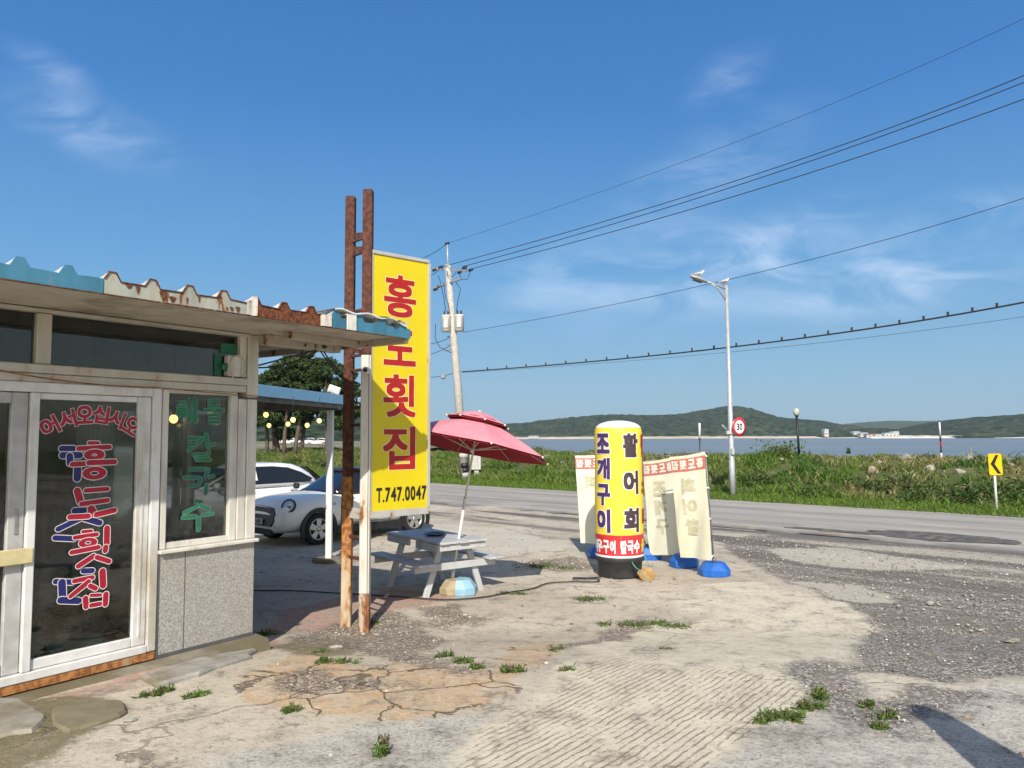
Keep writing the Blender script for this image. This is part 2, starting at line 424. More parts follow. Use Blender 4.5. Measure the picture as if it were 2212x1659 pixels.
    # loose chippings over worn asphalt
    vg = t.voro(56, 'F1', out='Color'); sg = t.n.new('ShaderNodeSeparateColor'); t.l.new(vg, sg.inputs[0])
    gcol = t.mix(t.rng(sg.outputs[0], .1, .95), (.06, .056, .052), (.24, .22, .195)); gcol = t.mix(t.rng(sg.outputs[1], .80, .88), gcol, (.52, .49, .44))
    gcol = t.mix(t.rng(t.noise(1.1, 5, .6), .46, .72), gcol, t.mix(.5, gcol, (.30, .275, .235)))
    worn = t.rng(spx.outputs[1], 7.0, 10.5)
    gcol = t.mix(t.math('MULTIPLY', worn, t.rng(st, .44, .54, 0, .85)), gcol, t.mix(t.rng(n_fine, .4, .6), (.105, .092, .080), (.17, .15, .13)))
    gcol = t.mix(t.math('MULTIPLY', worn, t.rng(st, .44, .36, 0, .8)), gcol, (.46, .42, .35))
    gravel = soft(a[0], 1.7, .40); base = t.mix(t.math('MULTIPLY', gravel, .93), base, gcol)
    dusty = soft(c[2], 1.6); base = t.mix(t.math('MULTIPLY', dusty, .8), base, (.52, .48, .40))
    base = t.mix(t.rng(n_m2, .50, .68, 0, .42), base, (.22, .185, .14)); base = t.mix(t.rng(n_m2, .46, .34, 0, .35), base, (.60, .54, .44))
    base = t.mix(t.rng(n_fine, .54, .68, 0, .55), base, (.15, .125, .10)); base = t.mix(t.rng(n_f2, .62, .70, 0, .55), base, (.58, .54, .46))
    # combed grooves
    g = t.n.new('ShaderNodeMapping'); g.inputs['Rotation'].default_value = (0, 0, -math.atan2(.89, .71)); t.l.new(W, g.inputs[0])
    wv = t.n.new('ShaderNodeTexWave'); wv.wave_type = 'BANDS'; wv.bands_direction = 'Y'; wv.inputs['Scale'].default_value = 5.9
    wv.inputs['Distortion'].default_value = 3.6; wv.inputs['Detail'].default_value = 6; wv.inputs['Detail Scale'].default_value = 1.0; wv.inputs['Detail Roughness'].default_value = .65; t.l.new(g.outputs[0], wv.inputs['Vector'])
    brk = t.rng(t.noise(6.5, 7, .7), .42, .56)
    gm = t.math('MULTIPLY', t.math('MULTIPLY', t.rng(wv.outputs['Fac'], .24, .06), soft(a[2], .8)), brk)
    base = t.mix(t.math('MULTIPLY', gm, .55), base, (.20, .165, .12))
    h = t.math('ADD', t.math('MULTIPLY', n_mid, .45), t.math('MULTIPLY', n_fine, .55)); h = t.math('ADD', h, t.math('MULTIPLY', n_m2, .6))
    h = t.math('SUBTRACT', h, t.math('MULTIPLY', gm, .75)); h = t.math('SUBTRACT', h, t.math('MULTIPLY', crk, .9))
    h = t.math('ADD', h, t.math('MULTIPLY', gravel, t.math('MULTIPLY', sg.outputs[0], .8))); h = t.math('ADD', h, t.math('MULTIPLY', debris, t.math('MULTIPLY', sv.outputs[0], .9)))
    t.bump(h, .75, .022)
    return t.fin(base, .92, spec=.2)
GM = ground_material()

def gpoly(pts): 
    r = []
    for q in pts:
        p = G(*q); r.append((p.x, p.y))
    return r
Z = {
 'slab': [[(900, 1659), (1075, 1560), (1190, 1490), (1255, 1400), (1380, 1342), (1490, 1345), (1560, 1325), (1760, 1285), (1890, 1320), (1800, 1430), (1720, 1520), (1640, 1560), (1535, 1659), (1480, 1800), (760, 1800)],
          [(1500, 1262), (1640, 1255), (1760, 1290), (1600, 1330), (1450, 1320)]],
 'groove': [[(950, 1659), (1120, 1560), (1230, 1490), (1290, 1425), (1400, 1385), (1470, 1400), (1400, 1450), (1560, 1455), (1690, 1465), (1715, 1500), (1640, 1550), (1535, 1650), (1480, 1800), (800, 1800)]],
 'gravel': [[(2700, 1560), (2212, 1462), (2060, 1475), (1900, 1450), (1810, 1450), (1885, 1340), (1770, 1282), (1690, 1245), (1590, 1205), (1560, 1165), (1720, 1150), (2700, 1230)],
            [(1680, 1440), (1780, 1420), (1860, 1490), (1900, 1560), (1820, 1550), (1740, 1500)], [(1940, 1480), (2120, 1490), (2000, 1540), (1930, 1600), (1880, 1560)]],
 'grey': [[(1535, 1659), (1640, 1570), (1760, 1530), (1880, 1540), (2030, 1490), (2212, 1475), (2700, 1560), (2700, 1900), (1480, 1900)], [(700, 1580), (1000, 1540), (1130, 1540), (950, 1640), (800, 1800), (500, 1800), (430, 1640)]],
 'orange': [[(470, 1485), (560, 1440), (680, 1405), (760, 1440), (900, 1430), (1020, 1450), (1130, 1450), (1160, 1480), (1040, 1530), (850, 1560), (700, 1545), (540, 1530)], [(1080, 1400), (1200, 1380), (1180, 1440), (1090, 1450)]],
 'debris': [[(590, 1385), (660, 1362), (740, 1338), (850, 1318), (900, 1345), (960, 1380), (900, 1410), (1010, 1440), (1060, 1450), (990, 1462), (880, 1432), (800, 1415), (700, 1395)], [(610, 1460), (700, 1448), (770, 1465), (880, 1478), (860, 1500), (720, 1490), (640, 1515), (600, 1500)], [(900, 1310), (1000, 1310), (1060, 1345), (950, 1360)],
            [(1130, 1215), (1230, 1200), (1290, 1230), (1180, 1235)], [(1180, 1400), (1370, 1345), (1500, 1345), (1390, 1362), (1200, 1412)]],
 'pink': [[(555, 1362), (640, 1312), (760, 1282), (905, 1272), (980, 1292), (900, 1312), (780, 1340), (650, 1366)], [(100, 1505), (260, 1462), (430, 1402), (600, 1378), (540, 1418), (430, 1446), (250, 1500), (130, 1525)]],
 'olive': [[(-200, 1500), (40, 1520), (180, 1500), (270, 1510), (300, 1530), (230, 1570), (150, 1625), (60, 1659), (-200, 1800)], [(570, 1400), (640, 1375), (740, 1385), (780, 1400), (720, 1420), (640, 1412)]],
 'dusty': [[(1640, 1185), (1800, 1180), (2100, 1225), (1900, 1232), (1740, 1215)], [(1700, 1250), (1860, 1262), (1960, 1300), (1830, 1300)], [(930, 1130), (1080, 1140), (1230, 1180), (1100, 1200), (950, 1170)]],
}
def lot():
    xs = np.arange(-9.5, 13.0, .045)
    ys = [2.6]
    while ys[-1] < 26: ys.append(ys[-1] + .022 + .0035 * max(0, ys[-1] - 3) ** 1.05)
    ys = np.array(ys)
    X, Y = np.meshgrid(xs, ys); sh = X.shape
    x, y = X.ravel(), Y.ravel()
    wx = x + .42 * (fbm(x * 2.2, y * 2.2, 3) - .47) + .10 * (fbm(x * 9, y * 9, 5) - .47); wy = y + .42 * (fbm(x * 2.2, y * 2.2, 11) - .47) + .10 * (fbm(x * 9, y * 9, 13) - .47)
    m = {k: np.maximum.reduce([inpoly(wx, wy, gpoly(p)).astype(float) for p in v]) for k, v in Z.items()}
    for k in m:                                   # soften by a few centimetres
        a = m[k].reshape(sh)
        for _ in range(7):
            a = (a + np.roll(a, 1, 0) + np.roll(a, -1, 0) + np.roll(a, 1, 1) + np.roll(a, -1, 1)) / 5
        m[k] = a.ravel()
    z = gh(x, y) + .012 * (fbm(x * 1.3, y * 1.3, 21) - .47) + .006 * (fbm(x * 6, y * 6, 22) - .47)
    z -= .06 * sstep(B0 + .9, B0 + 2.2, x * RB.x + y * RB.y)
    z += .02 * m['debris'] * (fbm(x * 12, y * 12, 31) - .2) - .012 * m['gravel'] + .010 * m['slab'] + .03 * m['olive'] * fbm(x * 2, y * 2, 8)
    V = np.stack([x, y, z], 1)
    r, c = sh; idx = np.arange(r * c).reshape(sh)
    f = np.stack([idx[:-1, :-1].ravel(), idx[:-1, 1:].ravel(), idx[1:, 1:].ravel(), idx[1:, :-1].ravel()], 1)
    bb = x * RB.x + y * RB.y
    keep = (bb[f] < B0 + 2.2).all(1); f = f[keep]
    used = np.zeros(len(V), bool); used[f.ravel()] = True; new = np.cumsum(used) - 1
    at = {'za': np.stack([m['gravel'], m['orange'], m['groove']], 1)[used], 'zb': np.stack([m['pink'], m['debris'], m['olive']], 1)[used], 'zc': np.stack([m['slab'], m['grey'], m['dusty']], 1)[used]}
    o = npmesh('concrete_lot', V[used], new[f], GM, True, at)
    tag(o, kind='structure')
lot()

def rgrid(name, a0, a1, da, bs, zf, mat, smooth=True, attrs=None):
    aa = np.arange(a0, a1 + da, da); A_, B_ = np.meshgrid(aa, np.array(bs)); a, b = A_.ravel(), B_.ravel()
    x = RA.x * a + RB.x * b; y = RA.y * a + RB.y * b; z = zf(a, b, x, y)
    r, c = A_.shape; idx = np.arange(r * c).reshape(r, c)
    f = np.stack([idx[:-1, :-1].ravel(), idx[:-1, 1:].ravel(), idx[1:, 1:].ravel(), idx[1:, :-1].ravel()], 1)
    return tag(npmesh(name, np.stack([x, y, z], 1), f, mat, smooth), kind='structure')
rgrid('ground', -140, 140, 1.0, np.arange(-40, B1 + 1.0, .5), lambda a, b, x, y: gh(x, y) - .045, GM)

t = NT('worn asphalt')
rot = math.atan2(RA.y, RA.x); mp = t.n.new('ShaderNodeMapping'); mp.inputs['Rotation'].default_value = (0, 0, -rot); t.l.new(t.W, mp.inputs[0])
st = t.noise(1, 6, .6, vec=mp.outputs[0], stretch=(.05, 1.5, 1)); nm = t.noise(6, 6, .6); nf = t.noise(60, 3)
c = t.mix(t.rng(st, .35, .65), (.23, .215, .195), (.36, .34, .305)); c = t.mix(t.math('MULTIPLY', t.rng(t.noise(1.6, 7, .68, vec=mp.outputs[0], stretch=(.3, 1, 1)), .5, .66), .6), c, (.42, .395, .35))
spx = t.n.new('ShaderNodeSeparateXYZ'); t.l.new(mp.outputs[0], spx.inputs[0])
edge = t.rng(t.math('ADD', spx.outputs[1], t.math('MULTIPLY', t.math('SUBTRACT', t.noise(1.3, 6), .5), 1.6)), B0 + 1.3, B0 + .5)
c = t.mix(t.math('MULTIPLY', edge, .75), c, (.095, .088, .08)); c = t.mix(t.rng(nf, .6, .72, 0, .5), c, (.40, .38, .34))
t.bump(t.math('ADD', nf, nm), .4, .008)
ROADM = t.fin(c, .9, spec=.25)
nb = np.concatenate([np.linspace(B0 - 1.2, B0 + 1.8, 40), np.linspace(B0 + 2, B1 + .25, 26)])
road_z = lambda a, b, x=None, y=None: (-.05 + .09 * sstep(-1.1, 2.2, (b - B0) + 1.3 * (fbm(a * .5, b * .9, 91, 5) - .47)) + .012 * (fbm(a * 2.2, b * 2.2, 95, 3) - .45))
rgrid('road', -140, 140, .5, nb, road_z, ROADM)
ym = simple('worn yellow road paint', (.55, .38, .10), .85, dirt=(.24, .215, .18), dirt_amt=.56, dirt_scale=4)
mb = MB()
for a0, a1 in ((-13, -11.7), (-10.7, -7.3), (-6.6, -5.2)):
    q = [RP(a0, B0 + .55, .062), RP(a1, B0 + .55, .062), RP(a1, B0 + .68, .062), RP(a0, B0 + .68, .062)]; mb.add(q, [(0, 1, 2, 3)])
yl = mb.build('road_marking', ym); tag(yl, kind='structure')

pm_ = simple('dark asphalt patch', (.085, .08, .075), .9, scale=3, dirt=(.17, .155, .14), dirt_amt=.45, dirt_scale=5)
for cpx, cpy, la, lb in ((1985, 1177, 1.5, .55), (1800, 1152, 1.2, .18)):
    c_ = G(cpx, cpy, .03); a0_, b0_ = c_.dot(RA), c_.dot(RB); b0_ = max(b0_, B0 + 1.2 + lb); rr_ = random.Random(cpx); V = []; rad = [rr_.uniform(.75, 1.15) for _ in range(24)]
    for q_ in (0, .2, .4, .6, .8, 1):
        for k in range(24):
            aa_, bb_ = a0_ + la * q_ * rad[k] * math.cos(k * math.pi / 12), b0_ + lb * q_ * rad[k] * math.sin(k * math.pi / 12); V.append(RP(aa_, bb_, float(road_z(np.array([aa_]), np.array([bb_]))[0]) + .010))
    tag(MB().add(V, [(l * 24 + k, l * 24 + (k + 1) % 24, (l + 1) * 24 + (k + 1) % 24, (l + 1) * 24 + k) for l in range(5) for k in range(24)]).build('road_patch', pm_), kind='structure')
def bank_z(a, b, x=None, y=None):
    d = b - B1
    z = np.interp(d, [-.6, 0, .4, 1.6, 2.2, 4.2, 5.8, 7.0, 9.0, 11, 14], [-.02, .035, .06, .11, .20, .74, 1.08, 1.16, 1.0, .0, -2.2])
    lump = np.clip((d - 1.5) / 2, 0, 1) * np.clip((11 - d) / 3, 0, 1)
    return z + lump * (.42 * (fbm(a * .55, b * .6, 41, 4) - .47) + .16 * (fbm(a * 2.2, b * 2.2, 45, 3) - .44))
t = NT('bank soil')
c = t.mix(t.rng(t.noise(1.1, 6), .35, .65), (.065, .085, .028), (.115, .12, .05)); c = t.mix(t.rng(t.noise(1.6, 6), .58, .70, 0, .45), c, (.26, .225, .15))
BANKM = t.fin(c, .95, spec=.1)
rgrid('grass_bank', -75, 60, .22, np.concatenate([np.linspace(B1 - .6, B1 + 9, 52), np.linspace(B1 + 9.4, B1 + 14, 8)]), bank_z, BANKM)

# grass and weeds of the bank: single blades and broad leaves
def blades():
    N = 190000
    a = rng.uniform(-48, 26, N); b = B1 + rng.beta(1.15, 1.25, N) * 8.6 - .05
    b += .18 * (fbm(a * 1.7, b * 0 + 3, 61) - .5) * (b < B1 + .8)
    d = b - B1
    cl = fbm(a * .5, b * .8, 51, 4); cl2 = fbm(a * 1.9, b * 1.9, 55, 3)
    keep = (d < 1.7) | (cl2 > .30 + .18 * rng.random(N))
    a, b, d, cl, cl2 = a[keep], b[keep], d[keep], cl[keep], cl2[keep]; n = len(a)
    z = bank_z(a, b)
    h = np.where(d < 1.6, rng.uniform(.05, .13, n), rng.uniform(.08, .27, n) * (.45 + 1.1 * cl2)); h = np.where((rng.random(n) < .012) & (d > 2), h * 2.0, h); h *= np.clip(1.1 - np.maximum(0, d - 5.2) * .14, .45, 1.1)
    w = np.where(d < 1.6, .022, rng.uniform(.02, .06, n)); 
    th = rng.uniform(0, 2 * math.pi, n); lean = rng.uniform(.3, 1.5, n) * h; lt = rng.uniform(0, 2 * math.pi, n)
    x = RA.x * a + RB.x * b; y = RA.y * a + RB.y * b
    dx, dy = np.cos(th) * w / 2, np.sin(th) * w / 2; lx, ly = np.cos(lt) * lean, np.sin(lt) * lean
    v0 = np.stack([x - dx, y - dy, z - .02], 1); v1 = np.stack([x + dx, y + dy, z - .02], 1)
    v2 = np.stack([x + dx * .8 + lx * .35, y + dy * .8 + ly * .35, z + h * .62], 1); v3 = np.stack([x - dx * .8 + lx * .35, y - dy * .8 + ly * .35, z + h * .62], 1)
    v4 = np.stack([x + lx, y + ly, z + h], 1)
    V = np.stack([v0, v1, v2, v3, v4], 1).reshape(-1, 3)
    i = np.arange(n)[:, None] * 5
    f = np.concatenate([i + np.array([[0, 1, 2]]), i + np.array([[0, 2, 3]]), i + np.array([[3, 2, 4]])])
    fresh = np.array([.10, .165, .025]); lush = np.array([.062, .125, .024]); ol = np.array([.15, .16, .05]); straw = np.array([.29, .25, .13])
    k = np.clip((cl - .33) * 3.2, 0, 1)[:, None]; col = lush * (1 - k) + ol * k
    s_ = (rng.random(n) < np.clip((cl - .34) * 1.9 + .10, .06, .5))[:, None] & (d > 1.7)[:, None]; col = np.where(s_, straw, col)
    ver = np.clip((2.3 - d) / .9, 0, 1)[:, None]; col = col * (1 - ver) + fresh * ver
    ll = np.clip((fbm(a * .28, b * .3, 71) - .42) * 6, 0, 1)[:, None] * (a < -9)[:, None]; col = col * (1 - .6 * ll) + fresh * .6 * ll
    col = col * rng.uniform(.8, 1.75, (n, 1))
    col = np.repeat(col, 5, 0)
    t = NT('blade green'); A, s3 = t.attr('tint'); t.b.inputs['Subsurface Weight'].default_value = 0
    tr = t.n.new('ShaderNodeBsdfTranslucent'); t.l.new(A, tr.inputs[0]); mx = t.n.new('ShaderNodeMixShader'); mx.inputs[0].default_value = .3
    t.l.new(t.b.outputs[0], mx.inputs[1]); t.l.new(tr.outputs[0], mx.inputs[2]); t.l.new(mx.outputs[0], t.out.inputs[0])
    m = t.fin(A, .75, spec=.15)
    o = npmesh('grass', V, f, m, False, {'tint': col}); tag(o, 'tall green and straw coloured grass covering the bank beyond the road', 'grass', kind='stuff')
    return m
BLADEM = blades()

# sea
t = NT('sea water')
wv = t.noise(.35, 5, .6, stretch=(.35, 1, 1)); wv2 = t.noise(1.7, 4, .6, stretch=(.5, 1, 1)); t.bump(t.math('ADD', wv, t.math('MULTIPLY', wv2, .6)), .55, .25)
SEAM = t.fin(t.mix(t.rng(t.noise(.012, 4, stretch=(.3, 1, 1)), .4, .62), (.16, .185, .195), (.19, .21, .21)), .35, spec=.3)
mb = MB(); sp = []
xs = np.linspace(-3000, 3500, 40); ys = np.concatenate([np.linspace(14, 120, 12), np.linspace(200, 2600, 14)])
for y in ys:
    for x in xs: sp.append((x, y, -1.5))
mb.add(sp, [(j * 40 + i, j * 40 + i + 1, (j + 1) * 40 + i + 1, (j + 1) * 40 + i) for j in range(len(ys) - 1) for i in range(39)])
tag(mb.build('sea', SEAM), kind='structure')

# hills across the water
def forest_mat(name, c1, c2, sc):
    t = NT(name); c = t.mix(t.rng(t.noise(sc, 6, .65), .36, .66), c1, c2); c = t.mix(t.rng(t.noise(sc * .12, 4), .55, .7, 0, .5), c, (.085, .10, .045))
    t.bump(t.noise(sc * .8, 5), .8, 2.0)
    return t.fin(c, .95, spec=.05)
def ridge(name, D, line, depth, mat, seed, cols=700, rows=46, amp=6.0, wl=8., base=-1.0, back=1.0):
    pts = [PY(px, py, D) for px, py in line]
    X = np.linspace(pts[0].x, pts[-1].x, cols); top = np.interp(X, [p.x for p in pts], [p.z for p in pts])
    k = np.array([.05, .2, .5, .2, .05]); 
    for _ in range(3): top = np.convolve(np.pad(top, 2, 'edge'), k, 'valid')
    u = np.concatenate([np.linspace(0, 1, rows), np.linspace(1.06, 2, 12)])
    XX, U = np.meshgrid(X, u); T = np.broadcast_to(top, XX.shape)
    YY = D + (U - 1) * depth * np.where(U > 1, back, 1)
    prof = np.where(U <= 1, np.sin(np.clip(U, 0, 1) * math.pi / 2) ** .8, np.cos((U - 1) * math.pi / 2))
    gul = (fbm(XX / 60, YY / 70, seed, 4) - .47) * 10 * np.sin(np.clip(U, 0, 1) * math.pi) ** 1
    ZZ = base + (T - base) * prof + gul * np.clip((T - base) / 30, .15, 1)
    ZZ = ZZ + amp * (fbm(XX / wl, YY / wl, seed + 7, 3) - .3) * np.clip(U * 14, 0, 1)
    XX = XX * (YY / D) ** .0
    V = np.stack([XX.ravel(), YY.ravel(), ZZ.ravel()], 1); r, c = XX.shape; idx = np.arange(r * c).reshape(r, c)
    f = np.stack([idx[:-1, :-1].ravel(), idx[:-1, 1:].ravel(), idx[1:, 1:].ravel(), idx[1:, :-1].ravel()], 1)
    return tag(npmesh(name, V, f, mat, False), kind='structure')
FM1 = forest_mat('forest green', (.007, .017, .011), (.052, .074, .036), .13)
FM2 = forest_mat('far forest green', (.03, .052, .026), (.06, .09, .042), .05)
ridge('wooded_hill', 1250, [(420, 934), (700, 930), (900, 926), (1040, 921), (1115, 917), (1200, 907), (1290, 899), (1330, 897), (1400, 900), (1470, 896), (1530, 886), (1562, 880), (1592, 884), (1622, 897), (1660, 905), (1705, 907), (1745, 914), (1775, 925), (1830, 933), (1900, 938), (1960, 941)], 260, FM1, 3)
ridge('wooded_hill', 2200, [(1650, 930), (1760, 925), (1800, 922), (1850, 914), (1905, 910), (1985, 911), (2060, 909), (2212, 912), (2500, 915)], 380, FM2, 17, cols=420, amp=4, wl=14)
ridge('wooded_hill', 950, [(1900, 941), (1960, 932), (2000, 922), (2035, 912), (2090, 904), (2150, 900), (2212, 896), (2330, 890), (2600, 885), (3100, 905)], 170, FM1, 29, cols=600, amp=2.8, wl=7)
ridge('wooded_hill', 420, [(-2100, 892), (-900, 890), (0, 898), (300, 905), (500, 900), (640, 906), (760, 903), (860, 915), (960, 932), (1010, 942)], 120, FM1, 37, cols=600, amp=2.4, wl=5, base=.3)
ridge('wooded_hill', 985, [(1730, 940), (1770, 934), (1800, 931), (1850, 929), (1880, 926), (1930, 928), (1990, 930), (2040, 934)], 70, FM1, 43, cols=300, rows=24, amp=3.5, wl=6)
sand = simple('pale shore sand', (.46, .40, .31), .95, scale=.05, var=.15)
wsand = simple('bleached shore rock', (.62, .60, .54), .95, scale=.3, var=.2)
def shore(name, px0, px1, D0, D1, zt, mat, seed):
    n = 160; V = []; 
    for i in range(n):
        u = i / (n - 1); px = px0 + (px1 - px0) * u; D = D0 + (D1 - D0) * u
        k = float(.45 + .9 * fbm(np.array([u * 34.]), np.array([seed * 1.]), seed)[0])
        p = PY(px, 900, D)
        for yy, zz in ((0, -1.9), (0, -1.2), (D * .03, zt * k), (D * .12, zt * k + .6)): V.append((p.x * (1 + yy / D), D + yy, zz))
    f = [(i * 4 + j, i * 4 + 4 + j, i * 4 + 5 + j, i * 4 + 1 + j) for i in range(n - 1) for j in range(3)]
    tag(npmesh(name, V, f, mat, True), kind='structure')
shore('beach', 900, 1560, 950, 940, 1.2, sand, 3)
shore('beach', 1540, 1920, 935, 900, 1.0, sand, 9)
shore('beach', 1880, 2700, 800, 740, 1.0, wsand, 5)
# flat land behind the bank on the left
lm = simple('dry field', (.27, .23, .16), .95, scale=.2, dirt=(.10, .13, .04), dirt_amt=.5, dirt_scale=.03)
mb = MB(); mb.add([(-420, 52, .35), (-22, 52, .35), (-12, 90, .35), (-8, 330, .35), (-420, 330, .35)], [(0, 1, 2, 3, 4)])
tag(mb.build('field', lm), kind='structure')
pm = simple('sandy track', (.50, .44, .34), .95, scale=.6)
mb = MB(); mb.add([(-420, 84, .42), (-16, 84, .42), (-12, 96, .42), (-420, 96, .42)], [(0, 1, 2, 3)])
tag(mb.build('path', pm), kind='structure')

# ------------------------------------------------------------------ the restaurant
BC = G(546, 1369, .25); BA = R(35)
BU = Vector((math.sin(BA), math.cos(BA), 0)); BN = Vector((BU.y, -BU.x, 0)); ZV = Vector((0, 0, 1))
def B(s, o, z): return Vector((BC.x, BC.y, 0)) - BU * s + BN * o + ZV * z
def WL(px, py, o=0.):
    r = ray(px, py); t_ = (B(0, o, 0) - EYE).dot(BN) / r.dot(BN); P = EYE + r * t_
    return -((P - BC).dot(BU)), P.z
def bbox(mb, s0, s1, o0, o1, z0, z1, mi=0, bev=0.0):
    mb.box(B((s0 + s1) / 2, (o0 + o1) / 2, (z0 + z1) / 2), (abs(s1 - s0), abs(o1 - o0), abs(z1 - z0)), -BU, BN, ZV, mi, bev)
    return mb
def wpt(s, z, o=0.): return B(s, o, z)

m_cream = peel('chipped cream paint', (.50, .475, .41), amount=.375, scale=2.6, grime=.6)
m_creamc = simple('dirty cream soffit board', (.50, .47, .40), .75, dirt=(.20, .155, .10), dirt_amt=.42, dirt_scale=1.4, var=.08)
m_pvc = simple('white door frame plastic', (.68, .685, .67), .35, dirt=(.38, .34, .27), dirt_amt=.42, dirt_scale=2.2, var=.05, stretch=(1, 1, .4))
m_pvc2 = peel('scuffed white window frame', (.62, .595, .53), amount=.345, scale=4.5, grime=.7)
m_dark = simple('dark interior', (.10, .095, .09), .9)
m_int = simple('grey interior plaster', (.26, .27, .27), .85, dirt=(.12, .12, .115), dirt_amt=.45, dirt_scale=1.2)
m_glass = glass('window glass', (.72, .77, .76), 1.25, .05)
m_glassc = glass('clear side glass', (.9, .93, .93), .9, .03)
t = NT('speckled granite')
sp1 = t.voro(105, 'F1', out='Color'); s1 = t.n.new('ShaderNodeSeparateColor'); t.l.new(sp1, s1.inputs[0])
c = t.mix(t.rng(s1.outputs[0], .1, .9), (.25, .24, .22), (.43, .41, .375)); c = t.mix(t.rng(t.noise(70, 5, .7), .58, .68), c, (.17, .16, .15)); c = t.mix(t.rng(t.noise(1.5, 5), .4, .7, 0, .35), c, (.30, .27, .22))
m_gran = t.fin(c, .55)
m_rustb = peel('rusty threshold', (.36, .25, .13), amount=.60, scale=3, rust=(.20, .07, .02), rust2=(.42, .19, .06))
m_step = simple('stained concrete footing', (.27, .245, .19), .92, dirt=(.13, .11, .065), dirt_amt=.55, dirt_scale=1.6, bump=.4, bscale=30, fine=.4)
m_strip = simple('dark base strip', (.10, .10, .10), .7)
m_redl = simple('red window film', (.36, .006, .03), .45, var=.06); m_wl = simple('pale film outline', (.66, .60, .58), .5, var=.05)
m_bluel = simple('navy window film', (.014, .018, .14), .45); m_greenl = simple('green window film', (.016, .165, .088), .5, var=.15); m_gol = simple('pale green film outline', (.26, .36, .30), .5)
m_bar = simple('yellowed push bar', (.62, .53, .29), .5, dirt=(.42, .33, .16), dirt_amt=.35); m_steel = simple('brushed grey metal', (.42, .42, .42), .4, .7)
m_blueroof = peel('blue painted sheet', (.055, .20, .30), amount=.31, scale=3.2, grime=.7, rust=(.14, .10, .06), rust2=(.26, .24, .19))
m_palefas = peel('faded pale sheet', (.36, .385, .33), amount=.43, scale=5.5, grime=.6, rust=(.09, .03, .014), rust2=(.2, .09, .04))
m_rustfas = peel('rusted through sheet', (.50, .47, .40), amount=.66, scale=5, rust=(.085, .022, .009), rust2=(.20, .07, .025))
m_mastic = simple('dried white mastic', (.66, .62, .56), .8, dirt=(.35, .22, .12), dirt_amt=.4, dirt_scale=9, bump=.6, bscale=40)
m_rooft = simple('weathered roof top', (.55, .57, .56), .5, var=.2)
m_cable = simple('black cable', (.02, .02, .022), .6)

shop = thing('restaurant', 'low seafood restaurant with granite base, white framed glass front and rusty blue roof edge', 'building', tuple(B(1, 0, 0)))
L_END = 4.6
# masonry and frame
o_ = bbox(MB(), .004, .93, -.10, 0, .27, 1.085).build('granite_wall', m_gran, shop)
mb = MB(); bbox(mb, .692, .697, 0, .003, .27, 1.085); bbox(mb, .925, .94, -.02, .006, .25, 1.085); mb.build('panel_joint', m_strip, o_)
bbox(MB(), 0, .935, -.08, .004, .225, .27).build('base_strip', m_strip, shop)
bbox(MB(), -.02, .945, -.10, .045, 1.087, 1.118, bev=.006).build('window_sill', m_pvc2, shop)
mb = MB(); bbox(mb, -.002, .10, -.11, .002, 1.12, 2.40, bev=.006); bbox(mb, .105, .19, -.10, -.006, 1.12, 2.40, bev=.006); bbox(mb, -.002, .115, -.12, .012, 2.42, 3.0, bev=.006); bbox(mb, .12, .19, -.10, -.004, 2.60, 3.0, bev=.004); mb.build('corner_post', m_pvc2, shop)
mb = MB(); bbox(mb, -.01, L_END, -.14, .01, 3.004, 3.11, bev=.006); bbox(mb, .11, L_END, -.08, .035, 2.975, 3.001, bev=.004); mb.build('lintel_beam', m_cream, shop)
mb = MB(); bbox(mb, .12, L_END, -.10, .022, 2.525, 2.59, bev=.006); bbox(mb, .12, L_END, -.10, .004, 2.46, 2.522, bev=.006); bbox(mb, .2, .93, -.08, -.012, 2.425, 2.457, bev=.004); mb.build('door_lintel', m_cream, shop)
for s0, s1 in ((1.82, 1.925), (3.3, 3.4)):
    mb = MB(); bbox(mb, s0, s1, -.09, -.004, 2.593, 2.972, bev=.006); mb.build('transom_mullion', m_cream, shop)
for s0, s1 in ((.192, 1.818), (1.927, 3.298)):
    w_ = bbox(MB(), s0, s1, -.056, -.05, 2.594, 2.972).build('transom_pane', m_glass, shop)
# side window with green lettering
mb = MB(); bbox(mb, .195, .27, -.09, -.012, 1.12, 2.425, bev=.005); bbox(mb, .872, .928, -.09, -.004, 1.12, 2.455, bev=.006); bbox(mb, .275, .868, -.08, -.02, 1.12, 1.17, bev=.004)
wf = mb.build('side_window', m_pvc2, shop); bbox(MB(), .272, .87, -.058, -.052, 1.172, 2.424).build('window_pane', m_glassc, wf)
# door frame, fixed door leaf with red lettering, sliding leaf
mb = MB(); bbox(mb, .945, 1.02, -.10, .012, .315, 2.458, bev=.006); bbox(mb, 1.022, L_END, -.10, .010, 2.385, 2.458, bev=.006); bbox(mb, 1.022, L_END, -.10, .014, .312, .375, bev=.006); mb.build('door_frame', m_pvc, shop)
bbox(MB(), .95, L_END, -.1, .006, .25, .309).build('threshold', m_rustb, shop)
mb = MB(); bbox(mb, 1.024, 1.135, -.075, -.012, .378, 2.382, bev=.006); bbox(mb, 1.075, 1.09, -.013, -.006, .45, 2.3); bbox(mb, 1.137, 1.885, -.075, -.016, .378, .452, bev=.006); bbox(mb, 1.137, 1.885, -.075, -.016, 2.335, 2.382, bev=.006); bbox(mb, 1.887, 1.95, -.075, .006, .378, 2.382, bev=.006)
dl = mb.build('fixed_door', m_pvc, shop); bbox(MB(), 1.137, 1.885, -.046, -.040, .454, 2.333).build('door_pane', m_glass, dl)
m_pvcg = simple('grey door stile', (.46, .46, .45), .4, dirt=(.32, .30, .26), dirt_amt=.4)
